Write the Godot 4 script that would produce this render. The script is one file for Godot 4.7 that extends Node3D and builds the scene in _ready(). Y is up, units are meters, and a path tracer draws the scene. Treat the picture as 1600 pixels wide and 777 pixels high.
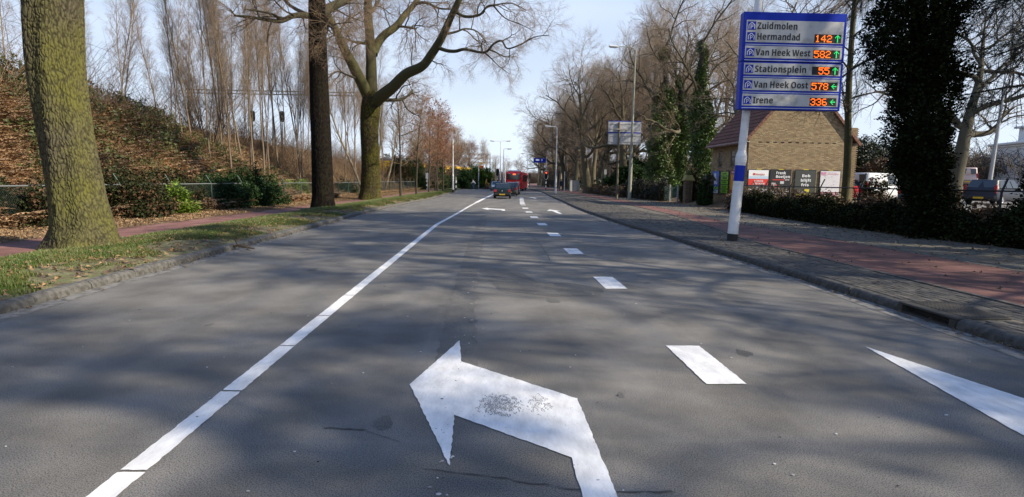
extends Node3D
# A town street in early spring: oaks and a railway bank on the left, a parking guide sign, a brick lodge and ivy trees on the right.

func _ready() -> void:
	rng.seed = 7
	var cam := Camera3D.new()
	cam.name = "camera"
	cam.position = Vector3(0, 1.6, 0)
	cam.basis = Basis(Vector3.UP, deg_to_rad(-2.2)) * Basis(Vector3.RIGHT, deg_to_rad(-6.9)) * Basis(Vector3.BACK, deg_to_rad(0.8))
	cam.fov = 47.64
	cam.near = 0.1
	cam.far = 3000.0
	add_child(cam)
	cam.current = true
	var env := Environment.new()
	env.background_mode = Environment.BG_SKY
	var sky := ProceduralSkyMaterial.new()
	sky.sky_top_color = Color(0.40, 0.56, 0.81)
	sky.sky_horizon_color = Color(0.89, 0.94, 0.99)
	sky.sky_curve = 0.36
	sky.sky_energy_multiplier = 0.86
	sky.ground_bottom_color = Color(0.35, 0.33, 0.3)
	sky.ground_horizon_color = Color(0.7, 0.74, 0.78)
	sky.sun_angle_max = 1.0
	sky.sky_cover = cloud_cover()
	sky.sky_cover_modulate = Color(1, 1, 1, 1)
	env.sky = Sky.new()
	env.sky.sky_material = sky
	env.tonemap_mode = Environment.TONE_MAPPER_LINEAR
	env.tonemap_exposure = 1.66
	env.sdfgi_enabled = true
	env.ssao_enabled = true
	env.ssil_enabled = true
	var we := WorldEnvironment.new()
	we.name = "environment"
	we.environment = env
	add_child(we)
	var sun := DirectionalLight3D.new()
	sun.name = "sun"
	sun.light_energy = 1.6
	sun.light_color = Color(1.0, 0.95, 0.86)
	sun.light_angular_distance = 0.53
	sun.shadow_enabled = true
	add_child(sun)
	var az := deg_to_rad(22.0)   # behind the right shoulder
	var el := deg_to_rad(34.0)
	var to_sun := Vector3(cos(az) * cos(el), sin(el), sin(az) * cos(el))
	sun.look_at_from_position(to_sun * 50.0, Vector3.ZERO)

	materials()
	setting()
	lodge()
	left_side()
	oaks()
	railway()
	right_side()
	woods()
	shade_trees()
	traffic()
	street_furniture()
	people()

# thin high cloud, brighter than the blue behind it
func cloud_cover() -> ImageTexture:
	var f := noise(21, 2.2, FastNoiseLite.TYPE_SIMPLEX_SMOOTH, 5)
	var im := Image.create(512, 256, false, Image.FORMAT_RGBA8)
	for y in 128:
		for x in 512:
			var a := TAU * x / 512.0
			var e := PI * (0.5 - (y + 0.5) / 256.0)
			var d := Vector3(cos(a) * cos(e), sin(e) * 3.2, sin(a) * cos(e))
			var w := clampf(f.get_noise_3dv(d) * 0.9 + 0.18, 0, 1)
			im.set_pixel(x, y, Color(0.62, 0.6, 0.58, w * 0.45))
	return ImageTexture.create_from_image(im)
# ---------------------------------------------------------------- helpers
var rng := RandomNumberGenerator.new()
var taken := {}
var M := {}

class MB:
	var v := PackedVector3Array()
	var n := PackedVector3Array()
	var uv := PackedVector2Array()
	var c := PackedColorArray()
	var ix := PackedInt32Array()
	var col := Color(1, 1, 1)
	var xf := Transform3D()

	func vert(p: Vector3, nn: Vector3, u := Vector2()) -> int:
		v.append(xf * p)
		n.append((xf.basis * nn).normalized())
		uv.append(u)
		c.append(col)
		return v.size() - 1

	# corners run counterclockwise seen from the front
	func tri(a: Vector3, b: Vector3, d: Vector3) -> void:
		var nn := (b - a).cross(d - a).normalized()
		var i := vert(a, nn)
		vert(b, nn)
		vert(d, nn)
		ix.append_array(PackedInt32Array([i, i + 2, i + 1]))

	func quad(a: Vector3, b: Vector3, d: Vector3, e: Vector3, u0 := Vector2(0, 1), u1 := Vector2(1, 0)) -> void:
		var nn := (b - a).cross(e - a).normalized()
		if nn.length() < 0.5:
			nn = (d - b).cross(e - b).normalized()
		var i := vert(a, nn, Vector2(u0.x, u0.y))
		vert(b, nn, Vector2(u1.x, u0.y))
		vert(d, nn, Vector2(u1.x, u1.y))
		vert(e, nn, Vector2(u0.x, u1.y))
		ix.append_array(PackedInt32Array([i, i + 2, i + 1, i, i + 3, i + 2]))

	func box(at: Vector3, s: Vector3, b := Basis()) -> void:
		var h := s / 2.0
		var p := []
		for k in 8:
			p.append(at + b * Vector3(h.x * (1 if k & 1 else -1), h.y * (1 if k & 2 else -1), h.z * (1 if k & 4 else -1)))
		quad(p[4], p[5], p[7], p[6])
		quad(p[1], p[0], p[2], p[3])
		quad(p[5], p[1], p[3], p[7])
		quad(p[0], p[4], p[6], p[2])
		quad(p[6], p[7], p[3], p[2])
		quad(p[0], p[1], p[5], p[4])

	# a box with its edges cut off
	func chamfer(at: Vector3, s: Vector3, e: float, b := Basis()) -> void:
		var h := s / 2.0
		var i := h - Vector3(e, e, e)
		var ax := [Vector3(1, 0, 0), Vector3(0, 1, 0), Vector3(0, 0, 1)]
		for k in 3:
			var w: Vector3 = ax[k]
			var u: Vector3 = ax[(k + 1) % 3]
			var t: Vector3 = ax[(k + 2) % 3]
			for sg in [1.0, -1.0]:
				var o: Vector3 = w * h[k] * sg
				var uu: Vector3 = u * i[(k + 1) % 3] * sg
				var tt: Vector3 = t * i[(k + 2) % 3]
				quad(at + b * (o - uu - tt), at + b * (o + uu - tt), at + b * (o + uu + tt), at + b * (o - uu + tt))
			for su in [1.0, -1.0]:
				for st in [1.0, -1.0]:
					var w0: Vector3 = w * i[k]
					var pa: Vector3 = u * h[(k + 1) % 3] * su + t * i[(k + 2) % 3] * st
					var pb: Vector3 = u * i[(k + 1) % 3] * su + t * h[(k + 2) % 3] * st
					if su * st > 0:
						quad(at + b * (pa + w0), at + b * (pb + w0), at + b * (pb - w0), at + b * (pa - w0))
					else:
						quad(at + b * (pa - w0), at + b * (pb - w0), at + b * (pb + w0), at + b * (pa + w0))
		for sx in [1.0, -1.0]:
			for sy in [1.0, -1.0]:
				for sz in [1.0, -1.0]:
					var pa := Vector3(h.x * sx, i.y * sy, i.z * sz)
					var pb := Vector3(i.x * sx, h.y * sy, i.z * sz)
					var pc := Vector3(i.x * sx, i.y * sy, h.z * sz)
					if sx * sy * sz > 0:
						tri(at + b * pa, at + b * pb, at + b * pc)
					else:
						tri(at + b * pa, at + b * pc, at + b * pb)

	func tube(pts: PackedVector3Array, rad: PackedFloat32Array, sides: int, caps := false, vs := 1.0) -> void:
		var m := pts.size()
		var side := Vector3.ZERO
		var first := v.size()
		var dist := 0.0
		for k in m:
			var t := (pts[mini(k + 1, m - 1)] - pts[maxi(k - 1, 0)]).normalized()
			if side == Vector3.ZERO:
				side = t.cross(Vector3.FORWARD if absf(t.z) < 0.8 else Vector3.RIGHT).normalized()
			side = (side - t * side.dot(t)).normalized()
			var up := t.cross(side)
			if k > 0:
				dist += pts[k].distance_to(pts[k - 1])
			for s in sides:
				var a := TAU * s / sides
				var d := side * cos(a) + up * sin(a)
				v.append(xf * (pts[k] + d * rad[k]))
				n.append(xf.basis * d)
				uv.append(Vector2(float(s) / sides, dist * vs))
				c.append(col)
		for k in m - 1:
			for s in sides:
				var a := first + k * sides + s
				var b := first + k * sides + (s + 1) % sides
				ix.append_array(PackedInt32Array([a, a + sides, b, b, a + sides, b + sides]))
		if caps:
			for e in [0, m - 1]:
				var nn := (pts[0] - pts[1]).normalized() if e == 0 else (pts[m - 1] - pts[m - 2]).normalized()
				var ce := vert(pts[e], nn)
				for s in sides:
					v.append(v[first + e * sides + s])
					n.append((xf.basis * nn).normalized())
					uv.append(Vector2())
					c.append(col)
				for s in sides:
					var a := ce + 1 + s
					var b := ce + 1 + (s + 1) % sides
					ix.append_array(PackedInt32Array([ce, a, b] if e == 0 else [ce, b, a]))

	func rod(a: Vector3, b: Vector3, r0: float, r1: float, sides := 10, caps := true) -> void:
		tube(PackedVector3Array([a, b]), PackedFloat32Array([r0, r1]), sides, caps)

	# profile: (radius, height) pairs, turned about y
	func lathe(at: Vector3, prof: Array, sides := 16) -> void:
		for k in prof.size() - 1:
			var p: Vector2 = prof[k]
			var q: Vector2 = prof[k + 1]
			var nn := Vector2(q.y - p.y, p.x - q.x).normalized()
			var first := v.size()
			for s in sides + 1:
				var a := TAU * s / sides
				var d := Vector3(cos(a), 0, sin(a))
				for w in [p, q]:
					v.append(xf * (at + d * w.x + Vector3(0, w.y, 0)))
					n.append(xf.basis * (d * nn.x + Vector3(0, nn.y, 0)))
					uv.append(Vector2(float(s) / sides, w.y))
					c.append(col)
			for s in sides:
				var i := first + s * 2
				ix.append_array(PackedInt32Array([i, i + 2, i + 1, i + 2, i + 3, i + 1]))

	# a closed ring of points swept into a prism between two offsets
	func prism(ring: PackedVector3Array, off: Vector3) -> void:
		var m := ring.size()
		var flat := PackedVector2Array()
		var ex := (ring[1] - ring[0]).normalized()
		var ez := off.normalized()
		var ey := ez.cross(ex).normalized()
		for p in ring:
			flat.append(Vector2(p.dot(ex), p.dot(ey)))
		var t := Geometry2D.triangulate_polygon(flat)
		for k in range(0, t.size(), 3):
			var a := ring[t[k]]
			var b := ring[t[k + 1]]
			var d := ring[t[k + 2]]
			if (b - a).cross(d - a).dot(off) < 0:
				var w := b
				b = d
				d = w
			tri(a + off, b + off, d + off)
			tri(a, d, b)
		var area := 0.0
		for k in m:
			area += flat[k].cross(flat[(k + 1) % m])
		for k in m:
			var a := ring[k]
			var b := ring[(k + 1) % m]
			if area > 0:
				quad(a, b, b + off, a + off)
			else:
				quad(b, a, a + off, b + off)

	func mesh() -> ArrayMesh:
		var am := ArrayMesh.new()
		if ix.is_empty():
			return am
		var a := []
		a.resize(Mesh.ARRAY_MAX)
		a[Mesh.ARRAY_VERTEX] = v
		a[Mesh.ARRAY_NORMAL] = n
		a[Mesh.ARRAY_TEX_UV] = uv
		a[Mesh.ARRAY_COLOR] = c
		a[Mesh.ARRAY_INDEX] = ix
		am.add_surface_from_arrays(Mesh.PRIMITIVE_TRIANGLES, a)
		return am

class Scatter:
	var b := PackedFloat32Array()
	var count := 0
	func put(t: Transform3D, c := Color(1, 1, 1)) -> void:
		var x := t.basis.x
		var y := t.basis.y
		var z := t.basis.z
		var o := t.origin
		b.append_array(PackedFloat32Array([x.x, y.x, z.x, o.x, x.y, y.y, z.y, o.y, x.z, y.z, z.z, o.z, c.r, c.g, c.b, 1.0]))
		count += 1
	func multi(m: Mesh) -> MultiMesh:
		var mm := MultiMesh.new()
		mm.transform_format = MultiMesh.TRANSFORM_3D
		mm.use_colors = true
		mm.mesh = m
		mm.instance_count = count
		mm.buffer = b
		return mm

func rf(a: float, b: float) -> float:
	return rng.randf_range(a, b)

func rdir() -> Vector3:
	var z := rf(-1, 1)
	var a := rf(0, TAU)
	var r := sqrt(1 - z * z)
	return Vector3(r * cos(a), z, r * sin(a))

func numbered(called: String, parent: Node) -> String:
	var key := "%d/%s" % [parent.get_instance_id(), called]
	taken[key] = taken.get(key, -1) + 1
	return called if taken[key] == 0 else "%s_%03d" % [called, taken[key]]

func tag(o: Node3D, label: String, category: String, group := "") -> Node3D:
	o.set_meta("label", label)
	o.set_meta("category", category)
	if group != "":
		o.set_meta("group", group)
	elif o.has_meta("group"):
		o.remove_meta("group")
	return o

func thing(called: String, label: String, category: String, at := Vector3.ZERO, turn := 0.0, group := "") -> Node3D:
	var o := Node3D.new()
	o.name = numbered(called, self)
	add_child(o, true)
	o.position = at
	o.rotation.y = turn
	return tag(o, label, category, group)

func part(called: String, mesh: Mesh, m: Material, parent: Node3D, xf := Transform3D(), kind := "") -> MeshInstance3D:
	var o := MeshInstance3D.new()
	o.name = numbered(called, parent)
	o.mesh = mesh
	o.material_override = m
	o.transform = xf
	parent.add_child(o, true)
	if kind != "":
		o.set_meta("kind", kind)
	return o

func built(called: String, mb: MB, m: Material, parent: Node3D, kind := "") -> MeshInstance3D:
	return part(called, mb.mesh(), m, parent, Transform3D(), kind)

func one(called: String, mb: MB, m: Material, label: String, category: String, at := Vector3.ZERO, group := "") -> MeshInstance3D:
	var o := part(called, mb.mesh(), m, self)
	o.position = at
	tag(o, label, category, group)
	return o

func struct(called: String, mb: MB, m: Material) -> MeshInstance3D:
	return part(called, mb.mesh(), m, self, Transform3D(), "structure")

func scattered(called: String, sc: Scatter, mesh: Mesh, m: Material, parent: Node3D) -> MultiMeshInstance3D:
	var o := MultiMeshInstance3D.new()
	o.name = numbered(called, parent)
	o.multimesh = sc.multi(mesh)
	o.material_override = m
	parent.add_child(o, true)
	o.set_meta("kind", "stuff")
	return o

func copy(o: Node3D, label: String, at: Vector3, turn := 0.0, size := 1.0, group := "") -> Node3D:
	var r: Node3D = o.duplicate()
	r.name = numbered(String(o.name).rstrip("0123456789").trim_suffix("_"), self)
	add_child(r, true)
	r.position = at
	r.rotation = Vector3(0, turn, 0)
	r.scale = Vector3.ONE * size
	r.set_meta("label", label)
	if group != "":
		r.set_meta("group", group)
	return r

func tab(z: float, t: Array) -> float:
	# t: pairs (z, value), z falling
	for k in t.size() - 1:
		if z >= t[k + 1].x:
			var u: float = clampf((t[k].x - z) / (t[k].x - t[k + 1].x), 0, 1)
			return lerpf(t[k].y, t[k + 1].y, u)
	return t[-1].y

func v2(a: Array) -> Array:
	var r := []
	for k in range(0, a.size(), 2):
		r.append(Vector2(a[k], a[k + 1]))
	return r

func smooth(pts: Array, step: float) -> PackedVector3Array:
	var cv := Curve3D.new()
	cv.bake_interval = step
	for k in pts.size():
		var p: Vector3 = pts[k]
		var t: Vector3 = (pts[mini(k + 1, pts.size() - 1)] - pts[maxi(k - 1, 0)]) / 6.0
		cv.add_point(p, -t, t)
	return cv.get_baked_points()

# ---------------------------------------------------------------- materials
func noise(seed_: int, freq: float, kind := FastNoiseLite.TYPE_SIMPLEX_SMOOTH, oct := 4) -> FastNoiseLite:
	var f := FastNoiseLite.new()
	f.seed = seed_
	f.frequency = freq
	f.noise_type = kind
	f.fractal_type = FastNoiseLite.FRACTAL_FBM if oct > 1 else FastNoiseLite.FRACTAL_NONE
	f.fractal_octaves = oct
	return f

# colours at evenly spaced stops over the noise range, as linear base colours
func ntex(f: FastNoiseLite, cols: Array, stops: Array, size := 512) -> NoiseTexture2D:
	var g := Gradient.new()
	g.offsets = PackedFloat32Array(stops)
	var pc := PackedColorArray()
	for k in cols:
		pc.append((k as Color).linear_to_srgb())
	g.colors = pc
	var t := NoiseTexture2D.new()
	t.width = size
	t.height = size
	t.seamless = true
	t.noise = f
	t.color_ramp = g
	return t

func htex(f: FastNoiseLite, size := 512) -> NoiseTexture2D:
	var t := NoiseTexture2D.new()
	t.width = size
	t.height = size
	t.seamless = true
	t.noise = f
	return t

func grey(a: float) -> Color:
	return Color(a, a, a)

func plain(c: Color, rough := 0.7, metal := 0.0) -> StandardMaterial3D:
	var m := StandardMaterial3D.new()
	m.albedo_color = c.linear_to_srgb()
	m.roughness = rough
	m.metallic = metal
	return m

# colour texture over the world, tile metres wide, times a finer one
func ground_mat(t: Texture2D, tile: float, fine: Texture2D = null, ftile := 1.0, rough := 0.9, bump: Texture2D = null, depth := 1.0) -> StandardMaterial3D:
	var m := StandardMaterial3D.new()
	m.albedo_texture = t
	m.roughness = rough
	m.uv1_triplanar = true
	m.uv1_world_triplanar = true
	m.uv1_scale = Vector3.ONE / tile
	if fine:
		m.detail_enabled = true
		m.detail_albedo = fine
		m.detail_blend_mode = BaseMaterial3D.BLEND_MODE_MUL
		m.detail_uv_layer = BaseMaterial3D.DETAIL_UV_2
		m.uv2_triplanar = true
		m.uv2_world_triplanar = true
		m.uv2_scale = Vector3.ONE / ftile
	if bump:
		m.heightmap_enabled = true
		m.heightmap_texture = bump
		m.heightmap_scale = depth
	return m

func tinted(m: StandardMaterial3D) -> StandardMaterial3D:
	m.vertex_color_use_as_albedo = true
	return m

func leafy(c: Color, back: Color, rough := 0.55) -> StandardMaterial3D:
	var m := plain(c, rough)
	m.vertex_color_use_as_albedo = true
	m.backlight_enabled = true
	m.backlight = back
	m.cull_mode = BaseMaterial3D.CULL_DISABLED
	return m
# ---------------------------------------------------------------- the setting
func materials() -> void:
	# asphalt: worn grey binder, pale and dark aggregate
	var mott := ntex(noise(1, 0.012, FastNoiseLite.TYPE_SIMPLEX_SMOOTH, 5), [Color(.128, .121, .110), Color(.168, .159, .145), Color(.212, .20, .182)], [0.2, 0.5, 0.8])
	var speck := ntex(noise(2, 0.22, FastNoiseLite.TYPE_SIMPLEX, 2), [grey(.28), grey(.82), grey(1.04), grey(2.6)], [0.2, 0.42, 0.6, 0.84])
	var stone := htex(noise(3, 0.13, FastNoiseLite.TYPE_CELLULAR, 2))
	M.asphalt = tinted(ground_mat(mott, 7.0, speck, 1.35, 0.86, stone, 0.35))
	var mott2 := ntex(noise(4, 0.02, FastNoiseLite.TYPE_SIMPLEX_SMOOTH, 5), [Color(.115, .11, .101), Color(.135, .129, .119), Color(.158, .15, .138)], [0.2, 0.5, 0.8])
	M.patch = ground_mat(mott2, 5.0, speck, 1.7, 0.9, stone, 0.6)
	M.patch_dark = ground_mat(mott2, 5.0, speck, 1.7, 0.85, stone, 0.6)
	M.patch_dark.albedo_color = Color(.92, .92, .92)
	M.crack = plain(grey(.055), 0.95)
	var gut := ntex(noise(5, 0.02, FastNoiseLite.TYPE_SIMPLEX_SMOOTH, 5), [Color(.12, .115, .105), Color(.185, .178, .165), Color(.25, .24, .225)], [0.25, 0.5, 0.75])
	M.gutter = ground_mat(gut, 1.7, speck, 1.1, 0.9)
	var ker := ntex(noise(6, 0.025, FastNoiseLite.TYPE_SIMPLEX_SMOOTH, 5), [Color(.04, .038, .035), Color(.068, .065, .06), Color(.11, .105, .097)], [0.25, 0.5, 0.78])
	M.kerb = ground_mat(ker, 1.3, speck, 0.7, 0.85, stone, 0.3)
	var kerl := ntex(noise(36, 0.025, FastNoiseLite.TYPE_SIMPLEX_SMOOTH, 5), [Color(.07, .066, .058), Color(.115, .11, .1), Color(.17, .162, .148)], [0.25, 0.5, 0.78])
	M.kerb_pale = ground_mat(kerl, 1.3, speck, 0.7, 0.85, stone, 0.3)
	var red := ntex(noise(7, 0.012, FastNoiseLite.TYPE_SIMPLEX_SMOOTH, 5), [Color(.12, .052, .042), Color(.175, .073, .058), Color(.22, .10, .08)], [0.22, 0.5, 0.8])
	M.red_path = ground_mat(red, 6.0, speck, 0.6, 0.88, stone, 0.3)
	var pink := ntex(noise(37, 0.012, FastNoiseLite.TYPE_SIMPLEX_SMOOTH, 5), [Color(.165, .072, .058), Color(.225, .098, .080), Color(.28, .138, .115)], [0.22, 0.5, 0.8])
	M.pink_path = ground_mat(pink, 6.0, speck, 0.6, 0.88, stone, 0.3)
	var pav := ntex(noise(8, 0.03, FastNoiseLite.TYPE_SIMPLEX_SMOOTH, 4), [Color(.095, .089, .081), Color(.14, .132, .12), Color(.19, .178, .16)], [0.25, 0.5, 0.75])
	M.paver = tinted(ground_mat(pav, 2.3, speck, 0.8, 0.9))
	var sand := ntex(noise(9, 0.03, FastNoiseLite.TYPE_SIMPLEX_SMOOTH, 5), [Color(.07, .06, .045), Color(.12, .105, .08), Color(.2, .175, .135)], [0.25, 0.5, 0.78])
	M.sand = ground_mat(sand, 1.9, speck, 0.6, 0.95)
	var soil := ntex(noise(10, 0.014, FastNoiseLite.TYPE_SIMPLEX_SMOOTH, 6), [Color(.08, .06, .035), Color(.16, .125, .07), Color(.12, .14, .045), Color(.24, .2, .13)], [0.25, 0.45, 0.58, 0.8])
	M.soil = ground_mat(soil, 3.1, speck, 0.5, 0.97, stone, 2.0)
	var lit := ntex(noise(11, 0.02, FastNoiseLite.TYPE_SIMPLEX_SMOOTH, 6), [Color(.10, .06, .03), Color(.2, .125, .065), Color(.30, .2, .11)], [0.25, 0.5, 0.78])
	M.litter = ground_mat(lit, 2.7, speck, 0.45, 0.97, stone, 3.0)
	M.paint = paint_mat()
	# bark
	var bk := ntex(noise(12, 0.03, FastNoiseLite.TYPE_SIMPLEX_SMOOTH, 5), [grey(.55), grey(1.0), grey(1.35)], [0.25, 0.5, 0.8])
	var bkh := htex(noise(13, 0.06, FastNoiseLite.TYPE_CELLULAR, 3))
	M.bark = tinted(ground_mat(bk, 0.9, null, 1.0, 0.92, bkh, 1.2))
	M.bark.uv1_scale = Vector3(2.2, 0.7, 2.2)
	M.twig = tinted(plain(Color(1, 1, 1), 0.85))
	M.leaf = leafy(Color(1, 1, 1), Color(.25, .25, .12))
	M.ivy = leafy(Color(1, 1, 1), Color(.12, .14, .06), 0.5)
	M.shade_ivy = leafy(Color(1, 1, 1), Color(.06, .07, .03), 0.65)  # shaded copy of the ivy: gloss and backlight lowered
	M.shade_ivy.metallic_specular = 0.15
	M.dry = leafy(Color(1, 1, 1), Color(.3, .25, .15), 0.8)
	# metals and paints
	M.white_post = ground_mat(ntex(noise(15, 0.012, FastNoiseLite.TYPE_SIMPLEX_SMOOTH, 5), [Color(.60, .60, .585), Color(.68, .69, .69), Color(.72, .73, .74)], [0.18, 0.45, 0.8]), 1.6, null, 1.0, 0.42)
	M.galv = tinted(ground_mat(ntex(noise(14, 0.02), [grey(.28), grey(.4), grey(.5)], [0.25, 0.5, 0.8]), 0.8, null, 1.0, 0.5))
	M.galv.metallic = 0.35
	M.black = plain(grey(.015), 0.4)
	M.black_rough = plain(grey(.02), 0.8)
	M.blue = plain(Color(.008, .030, .36), 0.35)
	M.blue.metallic_specular = 0.3
	M.white = plain(Color(.8, .8, .8), 0.4)
	M.dark_green = plain(Color(.035, .06, .05), 0.5, 0.2)
	M.glass = plain(Color(.02, .025, .03), 0.06)
	M.glass.metallic_specular = 0.7
	M.rubber = plain(grey(.018), 0.85)
	M.chrome = plain(grey(.6), 0.25, 0.9)
	M.painted = tinted(plain(Color(1, 1, 1), 0.4))
	M.matte = tinted(plain(Color(1, 1, 1), 0.85))
	M.fence_rail = plain(Color(.20, .22, .21), 0.45, 0.4)
	for k in 3:
		var m: StandardMaterial3D = M.paver.duplicate()
		m.vertex_color_use_as_albedo = false
		var t: float = [0.48, 0.62, 0.74][k]
		m.albedo_color = Color(t, t * .97, t * .93).linear_to_srgb()
		M["paver%d" % k] = m

# road paint: worn thin in specks and one dark scuffed patch
func paint_mat() -> StandardMaterial3D:
	var f := noise(31, 0.17, FastNoiseLite.TYPE_SIMPLEX, 2)
	var g := noise(32, 0.012, FastNoiseLite.TYPE_SIMPLEX_SMOOTH, 4)
	var h := noise(34, 0.05, FastNoiseLite.TYPE_SIMPLEX_SMOOTH, 3)
	var im := Image.create(768, 768, false, Image.FORMAT_RGB8)
	for y in 768:
		for x in 768:
			# 1.5 m by 3 m of road: x -0.7..0.8, z -2.6..-5.6
			var wx := -0.7 + x / 768.0 * 1.5
			var wz := -2.6 - y / 768.0 * 3.0
			var s := f.get_noise_2d(x, y)
			var w := 0.64 + g.get_noise_2d(x, y) * 0.16 + h.get_noise_2d(x * 1.5, y * 0.7 + 500.0) * 0.05 + s * 0.03
			var d := Vector2((wx - 0.075) / 0.11, (wz + 3.86) / 0.13).length()
			var e := Vector2((wx - 0.36) / 0.06, (wz + 3.88) / 0.12).length()
			var q := h.get_noise_2d(x, y)
			d += q * 0.8
			e += q * 1.1
			s = s * 0.75 + q * 0.45
			var dark := clampf(1.1 - d * 0.75, 0, 0.56) + clampf(0.5 - e * 0.42, 0, 0.22)
			if dark > 0.02 and s * 1.5 + 0.42 < dark:
				w = 0.15 + 0.1 * absf(q)
			elif s < -0.72 and g.get_noise_2d(y, x) > 0.05:
				w = 0.2
			im.set_pixel(x, y, Color(w, w * 0.995, w * 0.985).linear_to_srgb())
	var m := StandardMaterial3D.new()
	m.albedo_texture = ImageTexture.create_from_image(im)
	m.roughness = 0.7
	return m

var T_KL := v2([10, -5.5, 0, -5.5, -10, -5.62, -20, -5.7, -29, -5.78, -38, -5.4, -46, -4.85, -66, -4.6, -76, -4.8, -92, -5.0, -300, -4.0])
var T_KR := v2([10, 5.2, -10, 5.25, -15, 5.12, -20, 4.93, -29, 4.93, -34, 5.08, -42, 5.47, -52, 5.85, -60, 6.15, -77, 7.1, -90, 7.15, -115, 6.5, -140, 6.2, -300, 16.0])
var T_VO := v2([10, -8.6, -11, -8.5, -17, -8.5, -26, -8.35, -34, -7.85, -46, -7.65, -60, -7.0, -78, -6.4])
var T_PO := v2([10, -10.5, -13, -10.35, -19, -10.1, -30, -9.8, -40, -9.25, -60, -8.7, -78, -8.2])
var T_FE := v2([10, -13.2, -20, -12.6, -26, -11.9, -36, -11.6, -60, -10.8, -78, -10.1, -95, -13.0, -300, -14.0])
var T_HC := v2([10, 5.0, -30, 5.0, -36, 4.5, -58, 3.9, -80, 3.1, -120, 2.9, -300, 2.5])
var T_RI := v2([10, 6.6, -6, 6.62, -13, 6.7, -15.5, 6.85, -18.5, 7.45, -26, 8.4, -42, 9.3, -78, 9.95, -140, 9.6, -300, 20])
var T_RO := v2([10, 9.35, -9, 9.4, -16, 9.4, -21, 9.15, -29, 9.85, -55, 11.4, -78, 12.2, -140, 12.0, -300, 23])
var T_HE := v2([10, 13.6, -13, 13.1, -16, 12.65, -20, 12.6, -26, 13.0, -34, 13.4, -48, 13.2, -62, 12.6, -78, 13.2, -300, 24])

func kl(z: float) -> float: return tab(z, T_KL)
func kr(z: float) -> float: return tab(z, T_KR)
func fence_x(z: float) -> float: return tab(z, T_FE)
func hedge_x(z: float) -> float: return tab(z, T_HE)

var bank_noise := noise(40, 0.16, FastNoiseLite.TYPE_SIMPLEX_SMOOTH, 4)

func bank_y(x: float, z: float) -> float:
	var u := fence_x(z) - 0.3 - x
	var s := clampf(u / 8.5, 0, 1)
	var h := tab(z, T_HC) * (0.55 * s * s * (3 - 2 * s) + 0.45 * s)
	return 0.13 + h + bank_noise.get_noise_2d(x, z) * 0.35 * smoothstep(0.3, 2.5, u)

func verge_y(x: float, z: float) -> float:
	var a := kl(z)
	var b := tab(z, T_VO)
	var u := clampf((a - x) / (a - b), 0, 1)
	return 0.10 + 0.10 * sin(PI * u) + 0.02 * u + 0.02 * bank_noise.get_noise_2d(x * 4, z * 4)

# a sheet between two edges along the road
func sheet(mb: MB, left: Callable, right: Callable, z0: float, z1: float, step: float, across: int, height: Callable) -> void:
	var rows := int(ceil((z0 - z1) / step))
	var first := mb.v.size()
	for r in rows + 1:
		var z := lerpf(z0, z1, float(r) / rows)
		var a: float = left.call(z)
		var b: float = right.call(z)
		for k in across + 1:
			var x := lerpf(a, b, float(k) / across)
			var y: float = height.call(x, z)
			var nn := Vector3(height.call(x - 0.1, z) - height.call(x + 0.1, z), 0.2, height.call(x, z - 0.1) - height.call(x, z + 0.1))
			mb.vert(Vector3(x, y, z), nn, Vector2(x, z))
	for r in rows:
		for k in across:
			var i := first + r * (across + 1) + k
			var j := i + across + 1
			mb.ix.append_array(PackedInt32Array([i, j, i + 1, i + 1, j, j + 1]))

func flat_sheet(called: String, m: Material, left: Callable, right: Callable, z0: float, z1: float, y: float, step := 2.0) -> void:
	var mb := MB.new()
	sheet(mb, left, right, z0, z1, step, 1, func(_x, _z): return y)
	struct(called, mb, m)

func ground_poly(pts: Array, y: float) -> MB:
	var mb := MB.new()
	var flat := PackedVector2Array()
	for p in pts:
		flat.append(p)
	var t := Geometry2D.triangulate_polygon(flat)
	for p in flat:
		mb.vert(Vector3(p.x, y, p.y), Vector3.UP, Vector2((p.x + 0.7) / 1.5, (-2.6 - p.y) / 3.0))
	for k in range(0, t.size(), 3):
		var a := flat[t[k]]
		var b := flat[t[k + 1]]
		var d := flat[t[k + 2]]
		if (b - a).cross(d - a) > 0:
			mb.ix.append_array(PackedInt32Array([t[k], t[k + 1], t[k + 2]]))
		else:
			mb.ix.append_array(PackedInt32Array([t[k], t[k + 2], t[k + 1]]))
	return mb

# an outline broken into short, slightly ragged steps, as worn edges are
func ragged(pts: Array, step: float, amp: float) -> Array:
	var r := []
	for k in pts.size():
		var a: Vector2 = pts[k]
		var b: Vector2 = pts[(k + 1) % pts.size()]
		var m := maxi(1, int(a.distance_to(b) / step))
		for i in m:
			r.append(a.lerp(b, float(i) / m) + Vector2(rf(-amp, amp), rf(-amp, amp)))
	return r

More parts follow.
